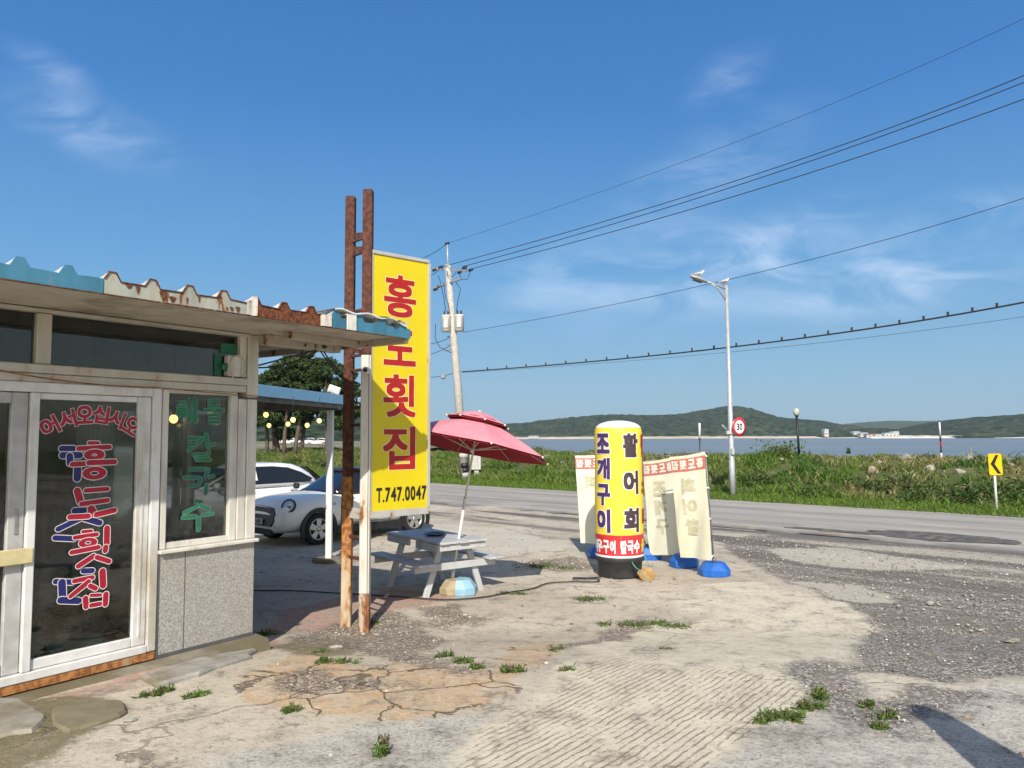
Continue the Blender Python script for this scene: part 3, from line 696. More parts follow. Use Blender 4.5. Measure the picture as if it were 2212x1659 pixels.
mb = MB(); bbox(mb, 1.955, 2.065, -.10, -.022, .378, 2.38, bev=.006); bbox(mb, 2.98, 3.10, -.10, -.022, .378, 2.38, bev=.006); bbox(mb, 2.067, 2.978, -.10, -.022, .378, .46, bev=.005); bbox(mb, 2.067, 2.978, -.10, -.022, 2.30, 2.38, bev=.005)
sd = mb.build('sliding_door', m_pvcg, shop); bbox(MB(), 2.067, 2.978, -.066, -.06, .462, 2.298).build('door_pane', m_glass, sd)
bbox(MB(), 1.995, 2.022, -.023, -.015, 1.36, 1.54, bev=.003).build('handle', m_steel, sd)
bbox(MB(), 1.905, 3.05, .012, .028, 1.15, 1.262, bev=.006).build('push_bar', m_bar, sd)
# footing kerb in front
mb = MB(); n = 26; V = []
for i in range(n + 1):
    s = -.05 + (L_END + .1) * i / n
    jig = .02 * math.sin(i * 1.9) + .012 * math.sin(i * 4.3)
    g0 = .02
    for o, z in ((-.15, .245), (.03, .235 + jig * .1), (.16 + jig, .222 + jig * .2), (.25 + jig, g0 - .02)): V.append(B(s, o, z))
mb.add(V, [(i * 4 + j, i * 4 + 4 + j, i * 4 + 5 + j, i * 4 + 1 + j) for i in range(n) for j in range(3)] + [(0, 1, 2, 3), (n * 4 + 3, n * 4 + 2, n * 4 + 1, n * 4)], 0, False)
mb.build('footing', m_step, shop)

for i_, (poly_, lab_) in enumerate((([(-60, 1512), (40, 1520), (70, 1540), (100, 1560), (70, 1590), (-60, 1612)], 'rounded pale concrete slab at the lower left corner below the sliding door'),
                                    ([(110, 1540), (190, 1522), (262, 1524), (278, 1545), (215, 1572), (150, 1590), (112, 1575)], 'low olive stained slab in front of the push bar door'), ([(300, 1470), (420, 1432), (520, 1402), (560, 1404), (540, 1424), (430, 1462), (330, 1490)], 'flat greyish slab along the kerb under the granite wall'))):
    P_ = [G(*q) for q in poly_]; c_ = sum(P_, Vector()) / len(P_); fine_ = []
    for k in range(len(P_)):
        for u_ in (0, .33, .66): q_ = P_[k].lerp(P_[(k + 1) % len(P_)], u_); fine_.append(q_ + (c_ - q_) * random.uniform(-.05, .07))
    n_ = len(fine_); V = []
    for k_, z_ in ((1.0, -.04), (.99, .022), (.93, .040), (.5, .046)): V += [c_ + (q_ - c_) * k_ + ZV * z_ for q_ in fine_]
    V.append(c_ + ZV * .048); mb = MB().add(V, [(l * n_ + j, l * n_ + (j + 1) % n_, (l + 1) * n_ + (j + 1) % n_, (l + 1) * n_ + j) for l in range(3) for j in range(n_)] + [(3 * n_ + j, 3 * n_ + (j + 1) % n_, 4 * n_) for j in range(n_)])
    tag(mb.build('doorstep_slab', simple('worn slab', [(.33, .31, .26), (.22, .195, .125), (.36, .345, .31)][i_], .92, dirt=(.17, .145, .09), dirt_amt=.45, dirt_scale=2.5, bump=.5, bscale=26, fine=.5)), lab_, 'slab')

# lettering on the glass: brush strokes of film with a pale outline
def stroke_poly(p0, p1, w0, w1, n=7):
    p0, p1 = Vector((*p0, 0)), Vector((*p1, 0)); d = (p1 - p0); L = d.length; d.normalize(); nn = Vector((-d.y, d.x, 0)); out = []
    for i in range(n + 1):
        a = math.pi / 2 + math.pi * i / n; out.append(p0 + (d * math.cos(a) + nn * math.sin(a)) * w0 / 2)
    for i in range(n + 1):
        a = -math.pi / 2 + math.pi * i / n; out.append(p1 + (d * math.cos(a) + nn * math.sin(a)) * w1 / 2)
    return [(v.x, v.y) for v in out]
class Film:
    def __init__(s): s.fill, s.out, s.k = MB(), MB(), 0
    def poly(s, pts, mbx, o): 
        mbx.add([B(q[0], o, q[1]) for q in pts], [tuple(range(len(pts)))])
    def stroke(s, p0, p1, w0, w1=None, ow=.008, o=-.038):
        w1 = w1 or w0; s.k += 1; e = .00035 * s.k
        s.poly(stroke_poly(p0, p1, w0 + 2 * ow, w1 + 2 * ow), s.out, o + e); s.poly(stroke_poly(p0, p1, w0, w1), s.fill, o + e + .00017)
    def ring(s, c, rx, ry, w, ow=.008, o=-.038, n=26):
        s.k += 1; e = .00035 * s.k
        def annulus(mbx, g, oo):
            vs = []; 
            for i in range(n):
                a = 2 * math.pi * i / n
                vs.append(B(c[0] + (rx + w / 2 + g) * math.cos(a), oo, c[1] + (ry + w / 2 + g) * math.sin(a))); vs.append(B(c[0] + max(.002, rx - w / 2 - g * .6) * math.cos(a), oo, c[1] + max(.002, ry - w / 2 - g * .6) * math.sin(a)))
            mbx.add(vs, [(2 * i, (2 * i + 2) % (2 * n), (2 * i + 3) % (2 * n), 2 * i + 1) for i in range(n)])
        annulus(s.out, ow, o + e); annulus(s.fill, 0, o + e + .00017)
    def ring2(s, c, ox, oy, hx, hy, ow, o, n=30):
        s.k += 1; e = .00035 * s.k
        def ann(mbx, g, oo):
            vs = []
            for i in range(n):
                a = 2 * math.pi * i / n; vs.append(B(c[0] + (ox + g) * math.cos(a), oo, c[1] + (oy + g) * math.sin(a))); vs.append(B(c[0] + max(.001, hx - g) * math.cos(a), oo, c[1] + max(.001, hy - g) * math.sin(a)))
            mbx.add(vs, [(2 * i, (2 * i + 2) % (2 * n), (2 * i + 3) % (2 * n), 2 * i + 1) for i in range(n)])
        ann(s.out, ow, o + e); ann(s.fill, 0, o + e + .00017)
def z2p(x, y): return WL(x / 3.666, 877.7 + y / 3.666)
for navy in ((((510, 335), (600, 335), .045), ((515, 388), (650, 388), .05), ((572, 395), (575, 450), .05), ((635, 470), (630, 570), .055)),
             (((610, 830), (690, 825), .045), ((700, 870), (480, 975), .04), ((690, 890), (810, 925), .045), ((455, 1045), (610, 1052), .04)),
             (((680, 1308), (750, 1305), .04), ((460, 1392), (590, 1398), .04), ((510, 1400), (515, 1530), .055), ((500, 1540), (640, 1545), .05))):
    fl = Film()
    for p, q, w in navy: fl.stroke(z2p(*p), z2p(*q), w, None, .006, -.0385)
    fl.out.build('navy_lettering_outline', m_wl, dl); fl.fill.build('navy_lettering', m_bluel, dl)
def film_write(strokes, cv, k, ow, o):
    fl = Film()
    for q in strokes:
        if q[0] == 'o':
            c = cv(q[1], q[2]); fl.ring2(c, q[3] * k, q[4] * k, q[5] * k, q[6] * k, ow, o)
        else: fl.stroke(cv(q[0], q[1]), cv(q[2], q[3]), q[4] * k, (q[5] if len(q) > 5 else q[4]) * k, ow, o)
    return fl
RED = [(725, 290, 795, 292, 30), (640, 335, 885, 322, 38), ('o', 765, 385, 83, 45, 22, 11), (590, 460, 685, 455, 40), (720, 447, 925, 440, 42), ('o', 765, 530, 95, 52, 35, 17),
       (628, 672, 652, 755, 55), (695, 668, 868, 655, 36), (662, 775, 868, 745, 38), (738, 815, 755, 850, 60), (568, 880, 715, 872, 40), (778, 860, 922, 825, 42),
       (672, 995, 738, 990, 27), (608, 1042, 782, 1016, 33), ('o', 712, 1082, 72, 38, 24, 14), (582, 1160, 795, 1118, 36), (862, 968, 860, 1085, 48), (852, 1118, 848, 1145, 42), (755, 1188, 635, 1268, 40), (782, 1198, 878, 1230, 38),
       (602, 1387, 745, 1358, 36), (715, 1392, 572, 1508, 40, 34), (728, 1425, 770, 1445, 38), (825, 1310, 830, 1420, 52), (690, 1525, 695, 1588, 44), (852, 1492, 847, 1568, 44), (735, 1500, 808, 1497, 26), (735, 1580, 805, 1567, 34)]
fl = film_write(RED, z2p, .00097, .0062, -.0335)
fl.out.build('red_lettering_outline', m_wl, dl); fl.fill.build('red_lettering', m_redl, dl)
def z3p(x, y): return WL((600 + x / 2.5525) * .5486, (1500 + y / 2.5525) * .5486)
GREEN = [(310, 215, 350, 215, 28), (285, 255, 372, 255, 32), ('o', 335, 315, 60, 48, 3, 3), (400, 185, 405, 398, 36), (422, 290, 440, 290, 26), (460, 180, 460, 410, 42),
         (600, 195, 695, 195, 28), (602, 200, 602, 250, 28), (692, 200, 690, 250, 28), (602, 255, 690, 252, 26), (558, 290, 742, 292, 32), (655, 305, 652, 328, 28), (600, 342, 700, 340, 24), (695, 345, 695, 372, 26), (598, 378, 690, 378, 24), (600, 385, 602, 408, 26), (602, 415, 702, 412, 28),
         (398, 578, 515, 575, 34), (528, 585, 388, 706, 42, 32), (398, 642, 465, 638, 32), (565, 545, 592, 655, 46), (612, 638, 652, 633, 32), (440, 742, 590, 735, 30), (594, 712, 590, 752, 34), (455, 770, 580, 766, 26), (472, 775, 476, 788, 28), (470, 795, 612, 792, 30),
         (402, 888, 555, 886, 34), (590, 890, 562, 958, 38), (345, 972, 500, 974, 30), (600, 966, 642, 958, 30), (510, 985, 502, 1035, 40), (395, 1052, 470, 1052, 28), (566, 1050, 562, 1128, 40),
         (455, 1208, 515, 1216, 30), (485, 1258, 348, 1328, 26, 36), (515, 1258, 598, 1290, 34), (332, 1375, 455, 1366, 36), (528, 1350, 632, 1336, 30), (487, 1390, 487, 1492, 46)]
fl = film_write(GREEN, z3p, .00100, .0026, -.050)
fl.out.build('green_lettering_outline', m_gol, wf); fl.fill.build('green_lettering', m_greenl, wf)

# lettering set from the built-in typeface
_tc = {}
def glyph2d(ch, bold=.0, res=6):
    k = (ch, round(bold, 4))
    if k in _tc: return _tc[k]
    cu = bpy.data.curves.new('type', 'FONT'); cu.body = ch; cu.offset = bold; cu.resolution_u = res
    ob = bpy.data.objects.new('type', cu); COL.objects.link(ob); bpy.context.view_layer.update()
    me = bpy.data.meshes.new_from_object(ob.evaluated_get(bpy.context.evaluated_depsgraph_get()))
    v = [(p.co.x, p.co.y) for p in me.vertices]; f = [tuple(p.vertices) for p in me.polygons]
    bpy.data.objects.remove(ob); bpy.data.curves.remove(cu); bpy.data.meshes.remove(me)
    _tc[k] = (v, f); return _tc[k]
def type_into(mb, ch, x0, x1, y0, y1, fn, bold=.03, ref=None, e=0.0, split=0):
    """fit one glyph into the box x0..x1, y0..y1 (ref: boldness whose outline sets the box); fn maps (x, y, e) to a point"""
    v, f = glyph2d(ch); rf = bold if ref is None else ref
    ax, bx = min(q[0] for q in v) - rf, max(q[0] for q in v) + rf; ay, by = min(q[1] for q in v) - rf, max(q[1] for q in v) + rf
    sx = (x1 - x0) / (bx - ax); sy = (y1 - y0) / (by - ay)
    P = [(x0 + (q[0] - ax) * sx, y0 + (q[1] - ay) * sy) for q in v]
    if split:
        bm = bmesh.new(); vv = [bm.verts.new((x, y, 0)) for x, y in P]
        for q in f:
            try: bm.faces.new([vv[i] for i in q])
            except ValueError: pass
        for _ in range(split):
            ed = [e_ for e_ in bm.edges if abs(e_.verts[0].co.x - e_.verts[1].co.x) > .035]
            if ed: bmesh.ops.subdivide_edges(bm, edges=ed, cuts=1, use_grid_fill=False)
        bmesh.ops.triangulate(bm, faces=bm.faces); bm.verts.index_update()
        P = [(q.co.x, q.co.y) for q in bm.verts]; f = [tuple(q.index for q in g.verts) for g in bm.faces]; bm.free()
    r = [k for k in (-1, -.5, 0, .5, 1)] if bold > .06 else [-1, 0, 1]
    sh = sorted([(a, b) for a in r for b in r if max(abs(a), abs(b)) == 1 or (a, b) == (0, 0)]) if bold > 0 else [(0, 0)]
    for k, (a, b) in enumerate(sh): mb.add([fn(x + a * bold * sx, y + b * bold * sy, e + k * .00009) for x, y in P], f)
mo, mf = MB(), MB()
for i, ch in enumerate('어서오십시오'):
    u = i / 5; ang = (1 - 2 * u) * R(30) - R(2); sc_, zc_ = 1.80 - .625 * u, 2.135 + .098 * math.sin(math.pi * (u * .96 + .0))
    if i == 0: zc_ -= .0
    ca, sa = math.cos(ang), math.sin(ang)
    def fn(x, y, e, sc_=sc_, zc_=zc_, ca=ca, sa=sa): return B(sc_ - (x * ca - y * sa), -.0355 + e, zc_ + x * sa + y * ca)
    type_into(mo, ch, -.064, .064, -.07, .07, fn, .062, .034, 0.0); type_into(mf, ch, -.064, .064, -.07, .07, fn, .034, .034, .0026)
mo.build('arched_lettering_outline', m_wl, dl); mf.build('arched_lettering', m_redl, dl)

# interior seen through the glass
D_ = 4.2
mb = MB(); bbox(mb, 0, L_END, -D_, -.11, .255, .30); mb.build('inner_floor', m_dark, shop)
mb = MB(); bbox(mb, 0, L_END, -D_, -.15, 2.98, 3.003); mb.build('ceiling', m_dark, shop)
mb = MB(); bbox(mb, -.1, L_END, -D_ - .1, -D_, .25, 3.0); bbox(mb, L_END, L_END + .1, -D_, .02, .25, 3.0); bbox(mb, .02, .09, -D_, -.12, .28, 1.05); bbox(mb, .02, .09, -D_, -2.6, 1.05, 3.0); bbox(mb, .02, .09, -2.6, -.12, 2.42, 3.0); mb.build('inner_wall', m_int, shop)
bbox(MB(), 1.3, L_END, -2.6, -2.5, .30, 2.4).build('partition', m_int, shop)
for k, o in enumerate((-.22, -1.0, -1.8, -2.56)):
    bbox(MB(), .01, .10, o - .04, o + .04, 1.05, 2.42).build('side_window_post', m_pvc2, shop)
bbox(MB(), .052, .058, -2.52, -.26, 1.055, 2.415).build('side_window_pane', m_glassc, shop)

m_curt = simple('pale curtain', (.55, .57, .56), .85, dirt=(.4, .42, .42), dirt_amt=.4)
mb = MB(); nn_ = 30
V = [B(1.16 + .30 * i / nn_, -.34 + .022 * math.sin(i * 1.7), z) for i in range(nn_ + 1) for z in (.9, 2.32)]
mb.add(V, [(2 * i, 2 * i + 2, 2 * i + 3, 2 * i + 1) for i in range(nn_)], 0, True); mb.add([v - BN * .004 for v in V], [(2 * i, 2 * i + 1, 2 * i + 3, 2 * i + 2) for i in range(nn_)], 0, True); mb.build('curtain', m_curt, shop)
def dining(s, o, lab):
    d = thing('dining_table', lab, 'table', tuple(B(s, o, .30)), group='dining tables inside the restaurant')
    mb = MB(); bbox(mb, s - .45, s + .45, o - .32, o + .32, .98, 1.02, bev=.01); mb.build('table_top', simple('pale laminate', (.45, .40, .32), .35), d)
    for a in (-.38, .38):
        for b in (-.26, .26): mb = MB(); bbox(mb, s + a - .02, s + a + .02, o + b - .02, o + b + .02, .302, .978); mb.build('leg', m_steel, d)
dining(1.9, -1.3, 'dim dining table behind the red lettered door'); dining(3.2, -1.5, 'dim dining table behind the sliding door glass')
pp = thing('fish_tank', 'dim glass fish tank on a frame deep inside the restaurant', 'fish tank', tuple(B(2.2, -2.3, .30)))
mb = MB(); bbox(mb, 1.7, 2.7, -2.46, -2.05, .95, 1.02, bev=.01); bbox(mb, 1.72, 1.76, -2.44, -2.07, .302, .948); bbox(mb, 2.64, 2.68, -2.44, -2.07, .302, .948); mb.build('frame', m_steel, pp)
mb = MB(); bbox(mb, 1.72, 2.68, -2.44, -2.07, 1.022, 1.5); mb.build('tank', simple('dim water', (.06, .14, .15), .1), pp)
mb = MB(); mb.tube([B(1.93, -.55, 1.30), B(1.62, -.75, 1.66)], .016, 8); tag(mb.build('hose_pipe', simple('pale pipe', (.35, .38, .36), .5)), 'pale diagonal pipe seen behind the red lettered door glass', 'pipe')

# roof: corrugated sheet, front fascia in patches, soffit
OE, ZS, S0 = 1.05, 2.995, -.955
RIB = .2775
def roof_z(s):
    ph = ((s - 2.482) / RIB + .5) % 1 - .5; a = abs(ph) * RIB
    return 3.076 + .058 * float(np.clip((.056 - a) / .034, 0, 1)) + .004 * math.sin(s * 7.3) + .003 * math.sin(s * 19)
def rib_breaks(s0, s1):
    out = {s0, s1}; k0 = math.floor((s0 - 2.482) / RIB) - 1
    for k in range(k0, k0 + int((s1 - s0) / RIB) + 4):
        for a in (-.056, -.022, .022, .056):
            s = 2.482 + k * RIB + a
            if s0 < s < s1: out.add(s)
    return sorted(out)
ss = rib_breaks(S0, L_END + .5)
V = []; 
for s in ss:
    for o, k in ((OE - .012, 1), (OE - .16, .0), (-D_ - .5, 0)): V.append(B(s, o, 3.078 + (roof_z(s) - 3.076) * k - (.02 if o < 0 else 0)))
mb = MB().add(V, [(3 * i + j, 3 * i + 3 + j, 3 * i + 4 + j, 3 * i + 1 + j) for i in range(len(ss) - 1) for j in range(2)])
V2 = [v - ZV * .008 for v in V]; mb.add(V2, [(3 * i + j, 3 * i + 1 + j, 3 * i + 4 + j, 3 * i + 3 + j) for i in range(len(ss) - 1) for j in range(2)])
roof = mb.build('roof', m_rooft, shop)
def fascia(name, s0, s1, mat, o=OE, zb=ZS - .005, amp=.0005, seed=0, drop=0.):
    q = rib_breaks(s0, s1); fine = []
    for a, b in zip(q[:-1], q[1:]): fine += [a + (b - a) * k / 3 for k in range(3)]
    fine.append(q[-1]); V = []
    for i, s in enumerate(fine):
        w = amp * math.sin(s * 37 + seed) + amp * .6 * math.sin(s * 83 + seed * 2)
        for oo in (0, -.014): V += [B(s, o + oo + w * .6, zb + drop * abs(math.sin(s * 9)) + w * .3), B(s, o + oo + w, roof_z(s) + .006)]
    mb = MB(); n = len(fine)
    for i in range(n - 1):
        a, b = 4 * i, 4 * i + 4
        mb.add([V[a], V[a + 1], V[b + 1], V[b]], [(0, 1, 2, 3)]); mb.add([V[a + 2], V[b + 2], V[b + 3], V[a + 3]], [(0, 1, 2, 3)]); mb.add([V[a + 1], V[a + 3], V[b + 3], V[b + 1]], [(0, 1, 2, 3)]); mb.add([V[a], V[b], V[b + 2], V[a + 2]], [(0, 1, 2, 3)])
    return mb.build(name, mat, roof)
fascia('blue_fascia', 1.985, L_END + .5, m_blueroof)
fascia('pale_fascia', .86, 1.98, m_palefas, seed=1); fascia('rusted_fascia', .16, .80, m_rustfas, seed=2, amp=.001)
fascia('blue_fascia', -.955, .06, m_blueroof, seed=4, amp=.001)
for s0, s1 in ((.80, .90), (.05, .165)): 
    q = fascia('mastic_patch', s0, s1, m_mastic, o=OE + .010, amp=.005, seed=5)
    q['label'] = 'lumpy white mastic smeared over the fascia joint'
mb = MB(); bbox(mb, -.235, -.12, OE + .012, OE + .020, 2.985, 3.118, bev=.004); bbox(mb, -.235, -.12, OE - .16, OE + .018, 3.119, 3.126); cl_ = mb.build('clamp_plate', simple('pale patch plate', (.66, .66, .60), .6), roof)
m_ws = simple('loose white sheet', (.74, .76, .75), .45, dirt=(.4, .4, .38), dirt_amt=.35)
V = []; n = 22
for i in range(n + 1):
    s = .02 - .90 * i / n
    for o, k in ((OE + .02, 1), (OE - .35, 0)): V.append(B(s, o, 3.150 + .012 * math.sin(i * .8) * k + .006 * k - max(0, i - 16) * .006))
mb = MB().add(V, [(2 * i, 2 * i + 2, 2 * i + 3, 2 * i + 1) for i in range(n)]); mb.add([v - ZV * .012 for v in V], [(2 * i, 2 * i + 2, 2 * i + 3, 2 * i + 1) for i in range(n)])
mb.add([V[0], V[2 * n], V[2 * n] - ZV * .012, V[0] - ZV * .012], []); 
for i in range(n): mb.add([V[2 * i], V[2 * i + 2], V[2 * i + 2] - ZV * .012, V[2 * i] - ZV * .012], [(0, 1, 2, 3)])
mb.build('loose_sheet', m_ws, roof)
m_edge = peel('rusty cut edge', (.30, .25, .19), amount=.66, scale=7, rust=(.06, .022, .012), rust2=(.18, .07, .03))
for s0, s1 in ((.86, 1.98), (.16, .80)):
    q = rib_breaks(s0, s1); mb = MB(); mb.tube([B(s, OE + .002, roof_z(s) + .004) for s in q], .0065, 5); mb.build('rusty_rim', m_edge, roof)
    mb = MB()
    for k in range(9):
        s_ = random.uniform(s0 + .03, s1 - .03); zt_ = roof_z(s_); hh_ = random.uniform(.02, .07); ww_ = random.uniform(.008, .035); z0_ = zt_ - hh_ if random.random() < .6 else ZS + .002
        mb.add([B(s_ + ww_ * a, OE + .0035 + .0004 * k, z0_ + hh_ * b) for a, b in ((-1, .9), (-.6, .25), (.1, 0), (.5, .3), (1, .85), (.3, 1))], [(0, 1, 2, 3, 4, 5)])
    o_ = mb.build('rust_scab', m_edge, roof); o_['kind'] = 'stuff'
# crumpled flap of metal at the broken end
mb = MB(); fp = [(-.50, .02, 3.15), (-.60, .03, 3.16), (-.68, .05, 3.125), (-.78, .03, 3.15), (-.88, .02, 3.115), (-.92, .02, 3.16)]
V = [B(s, OE + o, z) for s, o, z in fp] + [B(s, OE - .04, z - .035 + .02 * (i % 2)) for i, (s, o, z) in enumerate(fp)]
mb.add(V, [(i, i + 1, 7 + i, 6 + i) for i in range(5)]); mb.build('torn_flap', simple('torn bare metal', (.62, .62, .6), .4, .4), roof)
mb = MB(); bbox(mb, -.93, L_END + .4, -D_, OE - .02, ZS + .013, ZS + .025); so_ = mb.build('soffit', m_creamc, shop)
mb = MB(); bbox(mb, -.94, L_END + .4, OE - .075, OE - .02, ZS - .006, ZS + .012, bev=.003); mb.build('soffit_edge', m_cream, so_)
mb = MB(); bbox(mb, -.90, L_END + .4, OE - .018, OE + .004, ZS - .012, ZS - .005); mb.build('rusty_drip_edge', peel('rusty drip edge', (.4, .36, .3), amount=.62, scale=5, rust=(.05, .02, .012), rust2=(.16, .06, .03)), roof)
mb = MB(); bbox(mb, -.90, .0, .35, .45, ZS - .05, ZS + .012, bev=.004); bbox(mb, -.90, .0, .02, .14, ZS - .085, ZS + .012, bev=.004); bbox(mb, -.955, -.90, -3.2, OE - .02, ZS - .05, ZS + .08, bev=.004); mb.build('overhang_rafter', peel('rotten board', (.42, .38, .31), amount=.42, scale=4, rust=(.05, .03, .02), rust2=(.2, .10, .05)), so_)
# wires stapled to the lintel and slung below the overhang
def sag(p, q, d, n=14):
    p, q = Vector(p), Vector(q); return [p.lerp(q, i / n) - ZV * (4 * d * (i / n) * (1 - i / n)) for i in range(n + 1)]
mb = MB(); mb.tube(sag(B(2.6, .032, 2.60), B(1.0, .032, 2.462), .05), .005, 5); mb.tube(sag(B(1.0, .032, 2.462), B(.02, .03, 2.43), .004), .004, 5)
mb.build('rusty_wire', peel('rusty wire', (.3, .2, .12), amount=.6), shop)
mb = MB()
for a, b, d in ((B(.0, .0, 2.70), B(-.66, .1, 2.93), .05), (B(.0, .0, 2.72), B(-.66, .1, 2.93), .0), (B(-.4, .2, 2.95), B(-.9, -.6, 2.93), .05), (B(-.66, .1, 2.92), G(742, 800, 0) * 0 + PY(741, 815, 8.45), .03), (B(-.7, .1, 2.92), PY(738, 806, 8.45), .02)): mb.tube(sag(a, b, d), .008, 5)
mb.ball(B(-.66, .08, 2.95), .06, 8, sc=(1.5, 1, .6)); tag(mb.build('cable_bundle', m_cable), 'black cables slung under the restaurant roof overhang towards the rusty sign posts', 'cable')
jb = thing('junction_box', 'small white electrical box with a cable loop on the upper window beside the corner post', 'electrical box', tuple(B(.3, 0, 2.7)))
mb = MB(); bbox(mb, .20, .335, -.045, .03, 2.60, 2.79, bev=.012); mb.build('case', m_pvc, jb)
mb = MB(); mb.tube([B(.27 + .085 * math.cos(a) - .02, .045, 2.68 + .11 * math.sin(a)) for a in np.linspace(-1.2, 4.0, 24)], .007, 5); mb.build('cable_loop', m_creamc, jb)
mb = MB(); mb.lathe([(.035, 0), (.04, .01), (.02, .02)], B(.355, .0, 2.68), 12, BN); mb.build('green_knob', m_greenl, jb)
mb = MB(); bbox(mb, .36, .43, -.046, -.040, 2.60, 2.80); bbox(mb, .20, .37, -.046, -.040, 2.81, 2.90); o_ = mb.build('green_sticker', m_greenl, shop)
# things on the floor behind the door glass
m_leaf = simple('indoor leaf', (.05, .09, .025), .6, var=.25)
def potted(s, o, r, hgt, lab):
    p = thing('potted_plant', lab, 'plant', tuple(B(s, o, .30)))
    MB().lathe([(r * .7, 0), (r, .02), (r * 1.1, .2), (r * .95, .2), (r * .9, .17)], B(s, o, .30), 14).build('pot', simple('pot glaze', (.30, .33, .24), .5), p)
    mb = MB()
    for k in range(90):
        a = random.uniform(0, 6.28); rr = random.uniform(.02, r * 1.7); z = .45 + random.random() * hgt
        c = B(s, o, z + .05) + Vector((math.cos(a) * rr, math.sin(a) * rr, 0)); d = Vector((random.uniform(-1, 1), random.uniform(-1, 1), random.uniform(-.6, .8))).normalized() * .09; e = d.cross(Vector((random.random(), random.random(), 1))).normalized() * .03
        mb.add([c - d, c + e, c + d, c - e], [(0, 1, 2, 3)])
    for k in range(6):
        a = k; mb.tube([B(s, o, .42), B(s, o, .46 + hgt * .8) + Vector((math.cos(a) * r, math.sin(a) * r, 0))], .006, 5)
    mb.build('foliage', m_leaf, p)
potted(.45, -.30, .13, .80, 'leafy potted plant behind the green lettered window')
potted(.75, -.34, .14, .70, 'bushy potted plant beside the door jamb behind the glass')
potted(1.45, -.55, .16, .30, 'low potted plant on the floor behind the red lettered door')
for s, lab in ((1.62, 'teal plastic crate nearer the sliding door on the shop floor'), (1.36, 'teal plastic crate further right on the shop floor')):
    c_ = thing('crate', lab, 'crate', tuple(B(s, -.28, .30)), group='teal crates behind the door glass')
    mb = MB(); bbox(mb, s - .075, s + .075, -.40, -.18, .302, .31)
    for a in ((s - .075, s - .068, -.40, -.18), (s + .068, s + .075, -.40, -.18), (s - .068, s + .068, -.40, -.393), (s - .068, s + .068, -.187, -.18)): bbox(mb, *a, .31, .47)
    mb.build('basket', simple('teal plastic', (.06, .22, .22), .5), c_)
    mb = MB(); bbox(mb, s - .08, s + .08, -.406, -.174, .471, .485, bev=.004); mb.build('rim', simple('teal rim', (.08, .27, .27), .5), c_)

# ------------------------------------------------------------------ tall yellow sign on two rusty posts
m_rust = peel('rusty post', (.24, .12, .085), amount=.72, scale=3, rust=(.05, .017, .012), rust2=(.12, .042, .024), stretch=(1, 1, .25))
m_wpost = peel('white painted post', (.58, .56, .50), amount=.415, scale=3, stretch=(1, 1, .3))
m_opost = peel('streaky orange rust post', (.56, .47, .33), amount=.55, scale=3, rust=(.20, .065, .018), rust2=(.42, .20, .06), stretch=(1, 1, .2))
m_yel = simple('yellow sign sheet', (.62, .50, .004), .4, var=.03, scale=3, dirt=(.52, .42, .02), dirt_amt=.3, dirt_scale=2)
m_red = simple('red sign letters', (.36, .010, .008), .45, var=.06); m_cr = simple('cream letter edge', (.82, .66, .34), .5); m_blk = simple('black sign letters', (.018, .014, .012), .5)
PL, PR = G(748, 1352, 0), G(787, 1365, 0); PTOP = 4.75
m_foot = peel('half rusted white paint', (.50, .46, .38), amount=.53, scale=3.5, rust=(.14, .05, .02), rust2=(.30, .13, .05), stretch=(1, 1, .25))
sg = thing('pylon_sign', 'tall yellow vertical restaurant sign with red letters fixed to two rusty steel posts', 'sign', (PR.x, PR.y, 0))
PD = (PR - PL).normalized(); 
for P, w, h0, lowm, zsplit in ((PL, .105, 4.75, m_opost, 1.62), (PR, .105, 4.74, m_wpost, 2.93)):
    X_, Y_ = Vector((1, 0, 0)), Vector((0, 1, 0))
    mb = MB(); mb.box((P.x, P.y, (zsplit + h0) / 2), (w, w, h0 - zsplit), X_, Y_, ZV, 0, .008)
    zb_ = .40 if P is PR else -.1
    mb.box((P.x, P.y, (zsplit + zb_) / 2 - .002), (w * 1.02, w * 1.02, zsplit - zb_ - .004), X_, Y_, ZV, 1, .008)
    if P is PR: mb.box((P.x, P.y, .149), (w * 1.03, w * 1.03, .498), X_, Y_, ZV, 2, .008)
    if P is PR: mb.box((P.x + .035, P.y - .0535, 1.6), (.006, .008, 3.1), mi=0); 
    mb.build('post', [m_rust, lowm, m_foot], sg)
for py in (518, 548, 672, 768, 800, 880, 918, 1015, 1113, 1160, 1205):
    z = PY(768, py, 8.4).z; zz = z
    mb = MB(); mb.beam(PL + ZV * zz, PR + ZV * zz, .03, .032 if py != 1113 else .075, bev=.004)
    if py in (518, 548, 768, 1113): mb.beam(PL.lerp(PR, .3) + ZV * (zz + .06), PL.lerp(PR, .75) + ZV * (zz + .035), .03, .05)
    mb.build('bracket', m_rust if py != 1113 else m_wpost, sg)
SD = Vector((math.sin(R(48.2)), math.cos(R(48.2)), 0)); SN = Vector((SD.y, -SD.x, 0)); SO = PY(800, 1105, 8.2564); SO.z = 0
def SP(x, z, o=0.): return SO + SD * x + SN * o + ZV * z
SW, SZ0, SZ1 = .742, 1.25, 4.045
def sbox(mb, x0, x1, z0, z1, o0, o1, mi=0, bev=0.): return mb.box(SP((x0 + x1) / 2, (z0 + z1) / 2, (o0 + o1) / 2), (x1 - x0, abs(o1 - o0), z1 - z0), SD, SN, ZV, mi, bev)
m_case = peel('chipped sign case', (.40, .40, .38), amount=.40, scale=4.5)
mb = MB(); sbox(mb, 0, SW, SZ0, SZ1, -.17, -.012); bx_ = mb.build('sign_case', m_case, sg)
